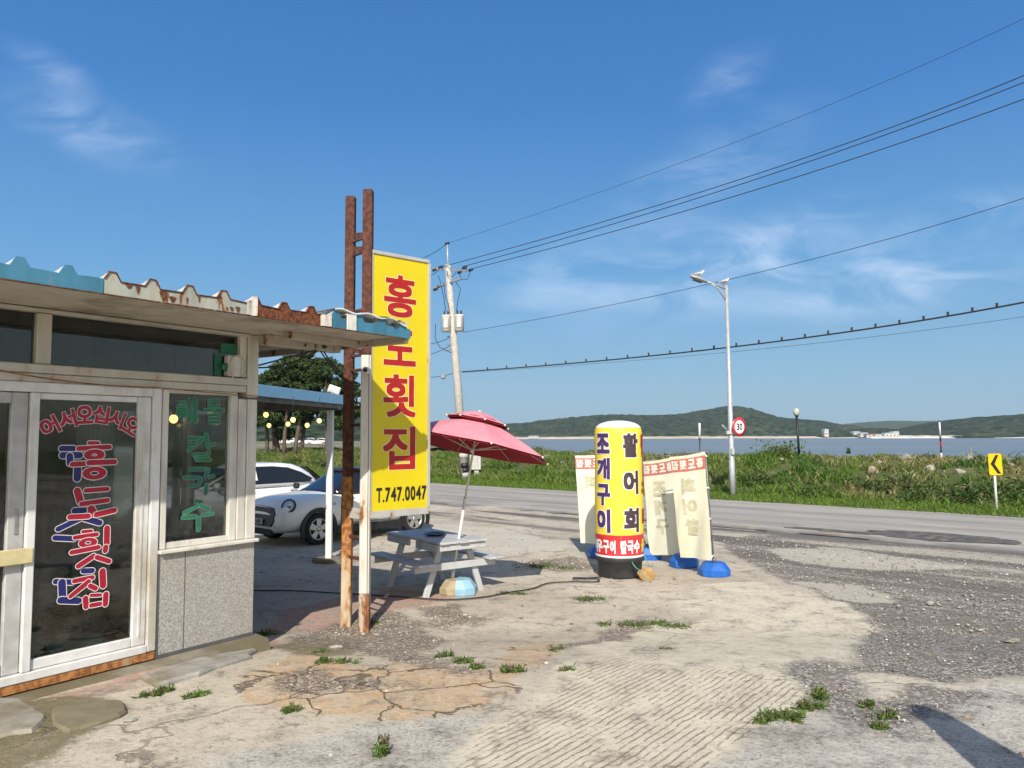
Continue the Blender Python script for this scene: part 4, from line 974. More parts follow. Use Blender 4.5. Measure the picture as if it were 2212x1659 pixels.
mb = MB(); sbox(mb, -.012, SW + .012, SZ1 - .005, SZ1 + .035, -.18, .012, bev=.004); sbox(mb, -.012, SW + .012, SZ0 - .07, SZ0 + .005, -.18, .012, bev=.004); sbox(mb, SW - .006, SW + .03, SZ0 + .006, SZ1 - .006, -.18, .012, bev=.004); sbox(mb, -.02, .012, SZ0 + .006, SZ1 - .006, -.18, .008, bev=.004)
mb.build('sign_frame', m_case, bx_)
mb = MB(); sbox(mb, .012, SW - .006, SZ0 + .006, SZ1 - .006, -.012, -.004); fc = mb.build('sign_face', m_yel, bx_)
mo, mf, mk, mko = MB(), MB(), MB(), MB()
sfn = lambda x, y, e: SP(x, y, -.003 + e)
for ch, zc in (('홍', 3.612), ('도', 3.035), ('횟', 2.50), ('집', 1.925)):
    h = .235 if ch != '도' else .20
    type_into(mo, ch, .150, .572, zc - h, zc + h, sfn, .040, .024); type_into(mf, ch, .150, .572, zc - h, zc + h, sfn, .024, .024, .0032)
xx = .072
for ch, w in zip('T.747.0047', (.085, .026, .078, .082, .078, .026, .078, .078, .082, .078)):
    z0 = 1.345 
    if ch == '.': type_into(mk, ch, xx, xx + .02, z0, z0 + .026, sfn, .03, .03, .0032); xx += .032
    else: type_into(mk, ch, xx, xx + w - .014, z0, z0 + .155, sfn, .03, .03, .0032); xx += w - .005
mo.build('letter_edge', m_cr, fc); mf.build('red_lettering', m_red, fc); mk.build('phone_lettering', m_blk, fc)
cc = thing('security_camera', 'small white security camera clamped to the white sign post under the roof edge', 'camera', (PR.x, PR.y - .06, 0))
cz = PY(790, 801, PR.y - .1).z
mb = MB(); mb.lathe([(.0, 0), (.036, .002), (.04, .02), (.04, .11), (.03, .12)], (PR.x + .02, PR.y - .185, cz), 16, (0, 1, 0)); mb.build('housing', simple('camera white', (.62, .62, .6), .4), cc)
mb = MB(); mb.lathe([(.0, -.004), (.022, -.003), (.024, .004)], (PR.x + .02, PR.y - .185, cz), 14, (0, 1, 0)); mb.build('lens', simple('lens black', (.01, .01, .012), .15), cc)
mb = MB(); mb.box((PR.x + .02, PR.y - .06, cz + .005), (.05, .025, .06), bev=.004); mb.build('mount', m_wpost, cc)

# ------------------------------------------------------------------ canopy for parked cars, string of bulbs, floodlight
CP = G(710, 1213, 0)
m_lblue = simple('light blue fascia', (.21, .44, .64), .45, var=.05, dirt=(.5, .55, .56), dirt_amt=.3, dirt_scale=1.5)
m_white = simple('white painted steel', (.72, .72, .70), .4, var=.04, dirt=(.5, .46, .38), dirt_amt=.30, dirt_scale=2.4)
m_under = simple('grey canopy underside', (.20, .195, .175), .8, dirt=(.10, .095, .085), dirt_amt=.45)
ca = thing('canopy', 'flat car canopy with light blue edge on a thin white post behind the restaurant', 'canopy', (CP.x, CP.y, 0))
NE = PY(742, 866, CP.y); CZ = 2.66
q0 = Vector((NE.x, NE.y + .05, 0)); qa = PY(545, 845, 9.95); q1 = Vector((qa.x, qa.y, 0)); ed = (q1 - q0).normalized(); q1 = q0 + ed * 4.3
q2 = Vector((-11.5, 9.8, 0)); q3 = Vector((-11.5, NE.y - .1, 0))
mb = MB(); pl = [(q0.x, q0.y), (q1.x, q1.y), (q2.x, q2.y), (q3.x, q3.y)]
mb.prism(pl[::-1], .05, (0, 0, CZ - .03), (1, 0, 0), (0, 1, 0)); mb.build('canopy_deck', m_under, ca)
mb = MB(); en = Vector((-ed.y, ed.x, 0)); en = en if en.x > 0 else -en
mb.beam(q0 + ZV * (CZ + .005) + en * .012, q1 + ZV * (CZ + .005) + en * .012, .02, .155, bev=.003); mb.beam(q0 + ZV * (CZ + .005) + Vector((-.01, .012, 0)), q3 + ZV * (CZ + .005) + Vector((0, .012, 0)), .02, .155); mb.build('edge_trim', m_lblue, ca)
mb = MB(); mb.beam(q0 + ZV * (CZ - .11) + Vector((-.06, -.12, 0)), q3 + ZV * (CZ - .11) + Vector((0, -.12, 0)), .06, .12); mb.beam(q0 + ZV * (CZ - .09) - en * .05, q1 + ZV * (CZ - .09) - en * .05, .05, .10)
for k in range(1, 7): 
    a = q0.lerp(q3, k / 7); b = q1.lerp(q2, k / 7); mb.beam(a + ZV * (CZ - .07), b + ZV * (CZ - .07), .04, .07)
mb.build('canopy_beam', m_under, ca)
mb = MB(); mb.box((CP.x, CP.y, 1.25), (.10, .10, 2.52), bev=.008); mb.build('post', m_white, ca)
mb = MB(); mb.lathe([(.27, -.03), (.27, .05), (.24, .06), (.0, .06)], (CP.x, CP.y, 0), 18, cap=False); mb.build('footing', m_step, ca)
for k in range(1, 4):
    p = q0.lerp(q3, k / 3.2); mb = MB(); mb.box((p.x, p.y - .12, 1.25), (.10, .10, 2.52), bev=.008); mb.build('post', m_white, ca)
fz = thing('floodlight', 'small pale floodlight on top of the canopy edge by the white post', 'floodlight', (NE.x, NE.y, CZ))
f0 = PY(722, 842, NE.y); mb = MB(); mb.box(f0, (.20, .06, .13), (1, 0, -.35), (0, 1, 0), (.35, 0, 1), 0, .012); mb.build('housing', m_white, fz)
mb = MB(); mb.box(f0 - Vector((0, .034, 0)), (.16, .012, .09), (1, 0, -.35), (0, 1, 0), (.35, 0, 1)); mb.build('lens', simple('flood lens', (.6, .62, .6), .15), fz)
mb = MB(); mb.beam(f0 - ZV * .03 + Vector((-.04, .0, 0)), (f0.x - .04, f0.y, CZ + .08), .02, .02); mb.build('bracket', m_white, fz)
m_bulb = emis('glowing warm bulb', (1.0, .76, .26), 1.5); m_sock = simple('black socket', (.03, .03, .03), .5)
m_bcore = emis('hot bulb core', (1.0, .9, .6), 6)
BULBS = [((574.5, 896), 10.8, .036, 'glowing bulb hanging nearest the restaurant corner post, upper of two'), ((581, 919), 12.0, .034, 'glowing bulb hanging low beside the restaurant corner post'),
         ((622, 916), 11.8, .036, 'glowing bulb hanging low at mid canopy, left of a close pair'), ((633, 907), 11.0, .036, 'glowing bulb hanging at mid canopy, upper right of a close pair'),
         ((663.5, 918.6), 11.9, .036, 'glowing bulb hanging low, second from the white canopy post'), ((689.6, 909), 11.2, .034, 'glowing bulb hanging nearest the white canopy post'),
         ((547, 918.5), 12.0, .034, 'glowing bulb half hidden behind the restaurant corner post'), ((467, 913), 12.0, .034, 'glowing bulb seen through the right half of the green lettered window'),
         ((454, 893), 10.6, .036, 'glowing bulb seen through the window behind the green letters'), ((386, 919), 12.2, .030, 'small glowing bulb seen low in the left of the green lettered window')]
def bulb(px, py, Y, r, lab, ztop, grp):
    p = PY(px, py, Y); b = thing('light_bulb', lab, 'light bulb', tuple(p), group=grp)
    mb = MB(); mb.ball(p, r, 14, sc=(1, 1, 1.08)); mb.build('bulb_glass', m_bulb, b)
    mb = MB(); mb.lathe([(.012, r * .8), (.016, r), (.018, r + .055), (.008, r + .07)], p, 10); mb.build('socket', m_sock, b)
    mb = MB(); mb.tube([p + ZV * (r + .06), Vector((p.x, p.y, ztop))], .004, 5); mb.build('cord', m_sock, b)
for (px, py), Y, r, lab in BULBS: bulb(px, py, Y, r, lab, CZ - .03, 'glowing bulbs strung under the canopy')
bulb(375, 905, 7.7, .042, 'large glowing bulb at the left edge of the green lettered window', 2.98, 'glowing bulbs inside the restaurant')
bulb(196, 925, 8.4, .042, 'glowing bulb behind the arched red letters of the door glass', 2.98, 'glowing bulbs inside the restaurant')

# ------------------------------------------------------------------ picnic table with parasol
tb0 = G(978, 1285, 0)
TW = Vector((.80, .60, 0)); TL = Vector((-.64, .77, 0)); TL = (TL - TW * TL.dot(TW)).normalized()
foot_a, foot_b = G(918, 1292, 0), G(1040, 1276, 0)
TE = (foot_a + foot_b) / 2 - TL * .24                       # middle of the near end of the table top
m_wood = peel('grey weathered white paint on wood', (.47, .48, .48), amount=.275, scale=4, rust=(.16, .10, .06), rust2=(.24, .17, .11), stretch=(1, 1, 1), grime=.5)
tbl = thing('picnic_table', 'weathered grey white wooden picnic table with attached benches', 'picnic table', (TE.x, TE.y, 0))
def TP(l, w, z): return TE + TL * l + TW * w + ZV * z
TLEN = 1.45; TZ = .715
def tbox(mb, l0, l1, w0, w1, z0, z1, bev=.006): return mb.box(TP((l0 + l1) / 2, (w0 + w1) / 2, (z0 + z1) / 2), (abs(l1 - l0), abs(w1 - w0), abs(z1 - z0)), TL, TW, ZV, 0, bev)
mb = MB(); 
for i in range(5): tbox(mb, -.02 + .01 * math.sin(i * 2.3), TLEN, -.36 + i * .145, -.36 + i * .145 + .139, TZ - .03, TZ + .003 * math.sin(i * 3))
mb.build('table_top', m_wood, tbl)
mb = MB()
tbox(mb, .02, .055, -.35, .35, TZ - .115, TZ - .033); tbox(mb, TLEN - .055, TLEN - .02, -.35, .35, TZ - .115, TZ - .033)
tbox(mb, .057, .62, -.36, -.325, TZ - .13, TZ - .034); tbox(mb, .80, TLEN - .057, -.36, -.325, TZ - .12, TZ - .034); tbox(mb, .057, TLEN - .057, .325, .36, TZ - .12, TZ - .034)
mb.build('apron', m_wood, tbl)
for l in (.24, TLEN - .24):
    for sgn in (-1, 1):
        top = TP(l, sgn * .19, TZ - .035); bot = TP(l, sgn * .43, -.01); mb = MB(); mb.beam(top, bot, .045, .085, up=TW, bev=.006); mb.build('leg', m_wood, tbl)
    mb = MB(); sl_ = -.05 if l < .5 else .05; tbox(mb, l + sl_ - .018, l + sl_ + .018, -.62, .62, .335, .425); mb.build('cross_beam', m_wood, tbl)
for sgn in (-1, 1):
    mb = MB(); 
    for k in range(2): tbox(mb, .02, TLEN - .03, sgn * .42 + sgn * k * .118, sgn * .42 + sgn * (k * .118 + .112), .428, .458)
    mb.build('bench_seat', m_wood, tbl)
mb = MB(); tbox(mb, .30, TLEN - .3, -.02, .02, .40, .62); 
dish = thing('ashtray', 'round dark brown plate lying on the picnic table top', 'plate', tuple(TP(.72, .02, TZ)))
dp = PY(926, 1157, 10); dloc = TP(.68, -.02, TZ + .006)
mb = MB(); mb.lathe([(.10, 0), (.135, .018), (.15, .024), (.145, .028), (.10, .010), (0, .008)], dloc, 26, cap=False); mb.build('dish', simple('dark lacquer', (.06, .035, .035), .3), dish)
mb = MB(); mb.ball(dloc + TW * -.12 + TL * .06 + ZV * .03, .02, 10); mb.build('pebble', simple('pale pebble', (.4, .42, .45), .4), dish)

pb = G(972, 1278, 0)
m_pole = simple('white parasol pole', (.74, .72, .66), .4, var=.04); m_canopyU = None
t = NT('pink parasol cloth')
cl1 = t.mix(t.rng(t.noise(2.5, 5), .35, .7), (.78, .27, .33), (.84, .36, .41)); t.bump(t.noise(9, 4), .25, .02)
tr = t.n.new('ShaderNodeBsdfTranslucent'); tr.inputs[0].default_value = (.30, .006, .012, 1); mx = t.n.new('ShaderNodeMixShader'); mx.inputs[0].default_value = .18
t.l.new(t.b.outputs[0], mx.inputs[1]); t.l.new(tr.outputs[0], mx.inputs[2]); t.l.new(mx.outputs[0], t.out.inputs[0]); m_par = t.fin(cl1, .7)
m_lin = simple('dark red parasol lining', (.30, .012, .02), .8, var=.05)
ptop = PY(1036, 890, 9.85); pbase = Vector((pb.x, pb.y, .0)); pax = (ptop - pbase).normalized()
um = thing('parasol', 'pink and dark red double tier parasol leaning on a white pole over the picnic table', 'parasol', tuple(pbase))
mb = MB(); mb.tube([pbase + pax * .12, pbase + pax * 1.28], .0185, 12); mb.tube([pbase + pax * 1.24, ptop - pax * .05], .0145, 12); mb.tube([pbase + pax * 1.23, pbase + pax * 1.30], .022, 12); mb.build('pole', m_pole, um)
caxis = Vector((.20, .12, 1)).normalized()
U1 = caxis.cross(Vector((0, 1, 0))).normalized(); U2 = caxis.cross(U1)
def canopy(r0, r1, h0, h1, fl, name, mat, nseg=8, rows=7, off=0., inner=False):
    ap = ptop; V = []; sub = 6; n = nseg * sub
    for i in range(rows + 1):
        u = i / rows; rr = r0 + (r1 - r0) * u; hh = h0 + (h1 - h0) * (u ** 1.25)
        for j in range(n):
            a = 2 * math.pi * j / n + .25; k = (j % sub) / sub
            f_ = 1 - .085 * (4 * k * (1 - k)) * u; dz = -.045 * (4 * k * (1 - k)) * u * 0
            V.append(ap + U1 * math.cos(a) * rr * f_ + U2 * math.sin(a) * rr * f_ - caxis * (hh - off + .03 * (4 * k * (1 - k)) * u * (1 - u)))
    F_ = [(i * n + j, i * n + (j + 1) % n, (i + 1) * n + (j + 1) % n, (i + 1) * n + j) for i in range(rows) for j in range(n)]
    mb = MB().add(V, F_, 0, False); return mb.build(name, mat, um), [V[rows * n + k * sub] for k in range(nseg)]
c1, tips = canopy(.02, .41, .015, .145, 0, 'upper_canopy', m_par, off=.02)
c2, tips2 = canopy(.10, 1.02, .10, .46, 0, 'canopy', m_par)
c3, _ = canopy(.10, 1.005, .115, .475, 0, 'lining', m_lin, off=-.004)
c5, _ = canopy(.30, .402, .10, .158, 0, 'upper_lining', m_lin, off=.012)
for tp, u_ in ((tips, c1), (tips2, c2)):
    for p in tp: mb = MB(); mb.ball(p - caxis * .005, .014, 8); mb.build('rib_tip', m_pole, u_)
hub = ptop - caxis * .50
for p in tips2:
    mb = MB(); mb.tube([hub, hub.lerp(p, .45) + caxis * .10], .005, 5); mb.tube([ptop - caxis * .13, p.lerp(ptop, .05) - caxis * .025], .004, 5); mb.build('rib', m_pole, um)
mb = MB(); mb.ball(ptop, .022, 10); mb.build('finial', m_pole, um); mb = MB(); mb.lathe([(.022, -.03), (.022, .03)], hub, 10, caxis); mb.build('runner', m_pole, um)
# two tone water filled foot of the parasol
m_beige = simple('sand coloured plastic', (.46, .39, .25), .75, dirt=(.30, .25, .15), dirt_amt=.45); m_ltb = simple('pale blue plastic', (.27, .47, .60), .5, var=.08, dirt=(.38, .42, .40), dirt_amt=.3)
def tank(c, w, d, h, rz, mi=0, x0=-.5, x1=.5):
    """chamfered water tank: eight-sided foot, sloping shoulders"""
    mb = MB(); c = Vector(c); ca_, sa_ = math.cos(rz), math.sin(rz); Xa, Ya = Vector((ca_, sa_, 0)), Vector((-sa_, ca_, 0))
    lv = []
    for s_, z in ((.95, 0), (1, .10 * h), (1, .48 * h), (.72, .93 * h), (.66, h)):
        k = .24; o8 = [(-.5, -.5 + k), (-.5 + k, -.5), (.5 - k, -.5), (.5, -.5 + k), (.5, .5 - k), (.5 - k, .5), (-.5 + k, .5), (-.5, .5 - k)]
        lv.append([c + Xa * (min(max(x * s_, x0), x1) * w) + Ya * (y * s_ * d) + ZV * z for x, y in o8])
    V = [v for l in lv for v in l]; n = 8
    mb.add(V, [(i * n + j, i * n + (j + 1) % n, (i + 1) * n + (j + 1) % n, (i + 1) * n + j) for i in range(4) for j in range(n)] + [tuple(range(8))[::-1], tuple(32 + j for j in range(8))])
    return mb
pf = thing('water_tank', 'half beige half pale blue plastic water tank holding the parasol pole under the table', 'water tank', tuple(pbase))
fc_ = G(988, 1283, 0)
tank(fc_, .44, .36, .19, R(-4), x0=-.5, x1=-.001).build('beige_half', m_beige, pf); tank(fc_ - Vector((0, .01, 0)), .48, .39, .20, R(-4), x0=.001, x1=.5).build('blue_half', m_ltb, pf)
mb = MB(); mb.tube([pbase + pax * .10, pbase + pax * .30], .026, 10); mb.build('pole_socket', m_pole, pf)

# ------------------------------------------------------------------ inflatable advertising column
CB = G(1346.5, 1253, 0); CR = .352; CC = Vector((CB.x, CB.y + CR, 0))
m_ycl = simple('yellow inflatable cloth', (.86, .64, .055), .5, var=.05, scale=2.5, bump=.12, bscale=5); m_wcl = simple('white inflatable cloth', (.80, .80, .80), .5, var=.04, bump=.12, bscale=5)
m_rcl = simple('red printed cloth', (.62, .03, .04), .5, var=.06); m_pur = simple('purple printed letters', (.065, .03, .13), .5, var=.1); m_brn = simple('plum brown printed letters', (.060, .036, .050), .5, var=.1)
m_blower = simple('black blower drum', (.035, .037, .04), .6, var=.2, dirt=(.13, .12, .10), dirt_amt=.35); m_ylt = simple('yellow printed letters', (.85, .70, .03), .5)
col = thing('inflatable_column', 'yellow inflatable advertising column with white top, purple letters and red band on a black blower drum', 'advertising column', tuple(CC))
yz = lambda py: PY(1346, py, CC.y - CR).z
zr0, zr1, zy1, zt1 = yz(1205), yz(1157), yz(923), yz(906)
def bulge(z): 
    u = (z - zr0) / (zt1 - zr0); return CR * (1 - .012 * math.cos(u * 9) - .02 * max(0, .12 - u) * 8)
nC = 56
mb = MB(); mb.lathe([(CR * .985, zr0), (bulge(zr0 + .03), zr0 + .03), (bulge(zr0 + .12), zr0 + .12), (bulge(zr1), zr1)], CC, nC, cap=False); bnd = mb.build('red_band', m_rcl, col)
prof = [(bulge(zr1 + (zy1 - .10 - zr1) * i / 14), zr1 + (zy1 - .10 - zr1) * i / 14) for i in range(15)] + [(CR * .985, zy1 - .05), (CR * .95, zy1)]
mb = MB(); mb.lathe(prof, CC, nC, cap=False); body = mb.build('cloth_tube', m_ycl, col)
mb = MB(); mb.lathe([(CR * .95, zy1), (CR * .87, zy1 + .035), (CR * .72, zy1 + .065), (CR * .45, zy1 + .092), (CR * .2, zy1 + .102), (.004, zy1 + .105)], CC, nC, cap=False); mb.build('top_cap', m_wcl, col)
mb = MB(); mb.lathe([(CR * .86, 0), (CR * .9, .03), (CR * .93, .22), (CR * 1.0, .235), (CR * 1.02, .285), (CR * .99, zr0 + .01), (CR * .9, zr0 + .012)], CC, nC); dr = mb.build('blower_drum', m_blower, col)
mb = MB(); mb.lathe([(CR * 1.0, zr0 - .012), (CR * 1.015, zr0), (CR * 1.0, zr0 + .02)], CC, nC, cap=False); mb.build('elastic_hem', m_wcl, col)
mb = MB(); 
for a in (-3.5,): 
    an = R(a); mb.tube([CC + Vector((math.sin(an) * (bulge(z) + .001), -math.cos(an) * (bulge(z) + .001), z)) for z in np.linspace(zr1 - .1, zy1 - .05, 12)], .0025, 5)
mb.build('seam', simple('seam thread', (.45, .33, .04), .6), body)
def cfn(x, y, e): 
    r = bulge(y) + .0035 + e; return CC + Vector((math.sin(x / CR) * r, -math.cos(x / CR) * r, y))
def column_text(chars, x0, x1, boxes, mat, oname, outline, parent, bold=.05, ob=.085):
    mo, mf = MB(), MB()
    for ch, (p0, p1) in zip(chars, boxes):
        if outline: type_into(mo, ch, x0, x1, yz(p1), yz(p0), cfn, ob, bold, 0, split=4)
        type_into(mf, ch, x0, x1, yz(p1), yz(p0), cfn, bold, bold, .0038, split=4)
    if outline: mo.build(oname + '_outline', m_wcl, parent)
    mf.build(oname, mat, parent)
ang = lambda px: math.asin(max(-.999, min(.999, (px - 1346.5) / 54.5))) * CR
column_text('조개구이', ang(1296), ang(1321), ((936, 980), (989, 1036), (1046, 1093), (1101, 1152)), m_pur, 'purple_lettering', True, body)
column_text('활어회', ang(1349.5), ang(1384), ((936, 988), (1017, 1068), (1098, 1151)), m_brn, 'brown_lettering', True, body)
column_text('랍스터', ang(1392.5), ang(1392.5) + .30, ((936, 988), (1022, 1067), (1098, 1143)), m_red, 'red_lettering', False, body)
for chars, xs in (('새우구이', ((1293.5, -.105), (1293.5, 0), (1305, 0), (1319, 0))),):
    mf = MB()
    for ch, x0, x1 in (('새', -.545, -.43), ('우', ang(1294.0), ang(1304)), ('구', ang(1305), ang(1317.5)), ('이', ang(1319), ang(1330.5)), ('칼', ang(1341), ang(1355)), ('국', ang(1356.5), ang(1371)), ('수', ang(1372), ang(1386))):
        type_into(mf, ch, x0, x1, yz(1197), yz(1168), cfn, .05, .05, .002, split=4)
    mf.build('white_lettering', m_wcl, bnd)
mf = MB(); type_into(mf, '물', ang(1390), ang(1400) + .02, yz(1196), yz(1168), cfn, .05, .05, .002, split=4); type_into(mf, '회', ang(1400) + .04, ang(1400) + .17, yz(1196), yz(1168), cfn, .05, .05, .002, split=4); mf.build('yellow_lettering', m_ylt, bnd)

def rock(name, c, r, mat, lab, seed, sc=(1, .8, .6), rz=0., group=None, cat='rock', top=True):
    rnd = random.Random(seed); bm = bmesh.new(); bmesh.ops.create_icosphere(bm, subdivisions=2, radius=1)
    pl = [(Vector((rnd.uniform(-1, 1), rnd.uniform(-1, 1), rnd.uniform(-1, 1))).normalized(), rnd.uniform(.38, .72)) for _ in range(13)]
    for v in bm.verts:
        for n_, d_ in pl:
            k = v.co.dot(n_)
            if k > d_: v.co -= n_ * (k - d_) * .93
        v.co += Vector((rnd.uniform(-1, 1), rnd.uniform(-1, 1), rnd.uniform(-1, 1))) * .035
        v.co = Vector((v.co.x * sc[0], v.co.y * sc[1], v.co.z * sc[2]))
    zmin = min(v.co.z for v in bm.verts)
    me = bpy.data.meshes.new(name); bm.to_mesh(me); bm.free(); me.materials.append(mat)
    o = bpy.data.objects.new(name, me); COL.objects.link(o); o.location = Vector(c) + ZV * (-zmin * r * .75); o.scale = (r, r, r); o.rotation_euler = (0, 0, rz)
    return tag(o, lab, cat, group)
m_orock = simple('orange brown rock', (.42, .25, .09), .85, dirt=(.55, .45, .30), dirt_amt=.4, dirt_scale=6, bump=.8, bscale=22)
rp = G(1399, 1257, 0); rock('rock', rp + Vector((0, .14, 0)), .19, m_orock, 'orange brown rock anchoring the inflatable column with a cord', 4, (1.0, .75, .62))
m_teal = simple('teal cord', (.10, .33, .30), .7)
cd = thing('tie_cord', 'teal tie cord running from the inflatable column down around the rock', 'cord', tuple(rp))
pc0 = cfn(ang(1366), zr0 - .06, .015); mb = MB(); mb.tube(sag(pc0, rp + Vector((-.12, .02, .17)), .02) + [rp + Vector((-.08, -.03, .13)), rp + Vector((-.02, -.06, .03)), rp + Vector((.05, -.05, .006))], .007, 6); mb.build('cord_strand', m_teal, cd)
pc1 = cfn(ang(1398), zr0 + .02, .015); mb = MB(); mb.tube(sag(pc1, rp + Vector((.10, .06, .20)), .06), .006, 6); mb.build('cord_strand', m_teal, cd)

# ------------------------------------------------------------------ feather banners seen from behind
t = NT('pale yellow banner cloth')
cc_ = t.mix(t.rng(t.noise(2.2, 5), .35, .7), (.84, .83, .62), (.90, .89, .74))
tr = t.n.new('ShaderNodeBsdfTranslucent'); t.l.new(cc_, tr.inputs[0]); mx = t.n.new('ShaderNodeMixShader'); mx.inputs[0].default_value = .14
t.l.new(t.b.outputs[0], mx.inputs[1]); t.l.new(tr.outputs[0], mx.inputs[2]); t.l.new(mx.outputs[0], t.out.inputs[0]); t.bump(t.noise(7, 5), .25, .012); m_ban = t.fin(cc_, .8)
m_hdr = simple('faded red banner print', (.62, .19, .16), .8, var=.06); m_hw = simple('white banner print', (.80, .78, .70), .8, var=.04); m_ghost = simple('print showing through cloth', (.62, .61, .44), .8, var=.08)
m_bpole = simple('grey banner pole', (.20, .21, .23), .4, .3); m_dblue = simple('blue plastic tank', (.015, .13, .50), .4, var=.12)
def banner(lab, base, pole_top, corners, Ys, ghost, hdr=True, seed=0, brot=0., blab='', bsz=.46):
    """corners: pixel top-left, top-right, bottom-left, bottom-right; Ys: distances of left and right edge"""
    pt = G(*base, 0); b = thing('banner_stand', lab, 'banner', tuple(pt), group='feather banners behind the inflatable column')
    tl, trr, bl, br = [PY(*c, y) for c, y in zip(corners, (Ys[0], Ys[1], Ys[0] + .1, Ys[1]))]
    tp = PY(*pole_top, Ys[1] + .02)
    mb = MB(); mb.tube([pt + ZV * .12, pt.lerp(tp, .5) + ZV * .06, tp + ZV * .03], [.014, .012, .009], 8); mb.tube([tp + ZV * .02, tl + ZV * .035], .007, 6); mb.build('pole', m_bpole, b)
    rnd = random.Random(seed); ph = [rnd.uniform(0, 6.28) for _ in range(6)]
    nrm = (trr - tl).cross(bl - tl).normalized()
    if nrm.y > 0: nrm = -nrm
    W_ = (trr - tl).length; H_ = (tl - bl).length
    def cfn2(u, v, e=0.):         # u 0..1 left to right, v 0..1 top to bottom
        p = tl.lerp(trr, u).lerp(bl.lerp(br, u), v)
        w = .022 * v * math.sin(u * 4 + ph[0] + v * 1.5) + .009 * math.sin(u * 9 + v * 4 + ph[1]) * (.3 + v) + .008 * math.sin(v * 9 + u * 3 + ph[2]) + .006 * math.sin((u * 1.2 + v) * 13 + ph[3]) * (1 - u) 
        return p + nrm * (w + e) + ZV * (-.012 * math.sin(math.pi * u) * (1 - v))
    nu, nv = 22, 44
    V = [cfn2(i / nu, j / nv) for j in range(nv + 1) for i in range(nu + 1)]
    fs = [(j * (nu + 1) + i, j * (nu + 1) + i + 1, (j + 1) * (nu + 1) + i + 1, (j + 1) * (nu + 1) + i) for j in range(nv) for i in range(nu)]
    fl_ = MB().add(V, fs, 0, True).build('flag', m_ban, b)
    V = [cfn2(i / nu, .03 + .125 * j / 5, .003) for j in range(6) for i in range(nu + 1)]
    MB().add(V, [(j * (nu + 1) + i, j * (nu + 1) + i + 1, (j + 1) * (nu + 1) + i + 1, (j + 1) * (nu + 1) + i) for j in range(5) for i in range(nu)], 0, True).build('header_band', m_hdr, fl_)
    mf = MB()
    for k, ch in enumerate('홍도횟집'):        # read from behind: mirrored
        x0 = 1 - (.06 + k * .235); type_into(mf, ch, -x0, -x0 + .20, -.135, -.042, lambda x, y, e: cfn2(-x, -y, .0075), .05, .05, split=0)
    mf.build('header_lettering', m_hw, fl_)
    mf = MB(); y_ = .22
    for ch in ghost:
        type_into(mf, ch, -.66, -.26, -(y_ + .155), -y_, lambda x, y, e: cfn2(-x, -y, .004), .05, .05, split=0); y_ += .20
    mf.build('show_through_lettering', m_ghost, fl_)
    for v in (.03, .33, .62, .97):
        p = cfn2(1, v); q = tp.lerp(pt, v * .86); mb = MB(); mb.beam(p, q + Vector((.012, -.01, 0)), .012, .022); mb.build('tie_loop', m_wcl, fl_)
    tb = thing('water_tank', blab, 'water tank', tuple(pt), group='blue water tanks under the banners')
    tank(pt - Vector((0, 0, .005)), bsz, bsz * .9, .20, brot).build('tank', m_dblue, tb)
    mb = MB(); mb.lathe([(.03, .19), (.03, .24), (.02, .25)], pt, 10); mb.lathe([(.028, .19), (.028, .212)], pt + Vector((.12, -.02, -.03)), 10); mb.build('filler_cap', m_bpole, tb)
banner('pale yellow banner with red header on the right, nearest the road edge', (1543, 1243), (1524, 979), ((1447, 987), (1522, 976), (1470, 1204), (1539, 1210)), (11.75, 11.3), '회어활', seed=3, brot=R(8), blab='bright blue tank of the banner farthest right, lit by the sun', bsz=.42)
banner('pale yellow banner with red header squeezed between the column and the right banner', (1478, 1224), (1452, 985), ((1389, 997), (1456, 987), (1404, 1200), (1474, 1199)), (12.75, 12.3), '조개구', seed=8, brot=R(20), blab='darker blue tank between the column and the sunlit right tank', bsz=.42)
banner('pale yellow banner with red header sticking out left of the inflatable column', (1400, 1207), (1325, 980), ((1242, 984), (1318, 980), (1254, 1173), (1322, 1176)), (13.5, 13.3), '회', seed=5, brot=R(0), blab='blue tank half hidden behind the right side of the column', bsz=.42)
tb = thing('water_tank', 'blue tank peeping out left of the black blower drum', 'water tank', tuple(G(1296, 1202, 0)), group='blue water tanks under the banners')
tank(G(1298, 1204, 0), .42, .38, .19, R(10)).build('tank', m_dblue, tb)
mb = MB(); mb.lathe([(.03, .18), (.03, .23), (.02, .24)], G(1298, 1204, 0), 10); mb.build('filler_cap', m_bpole, tb)

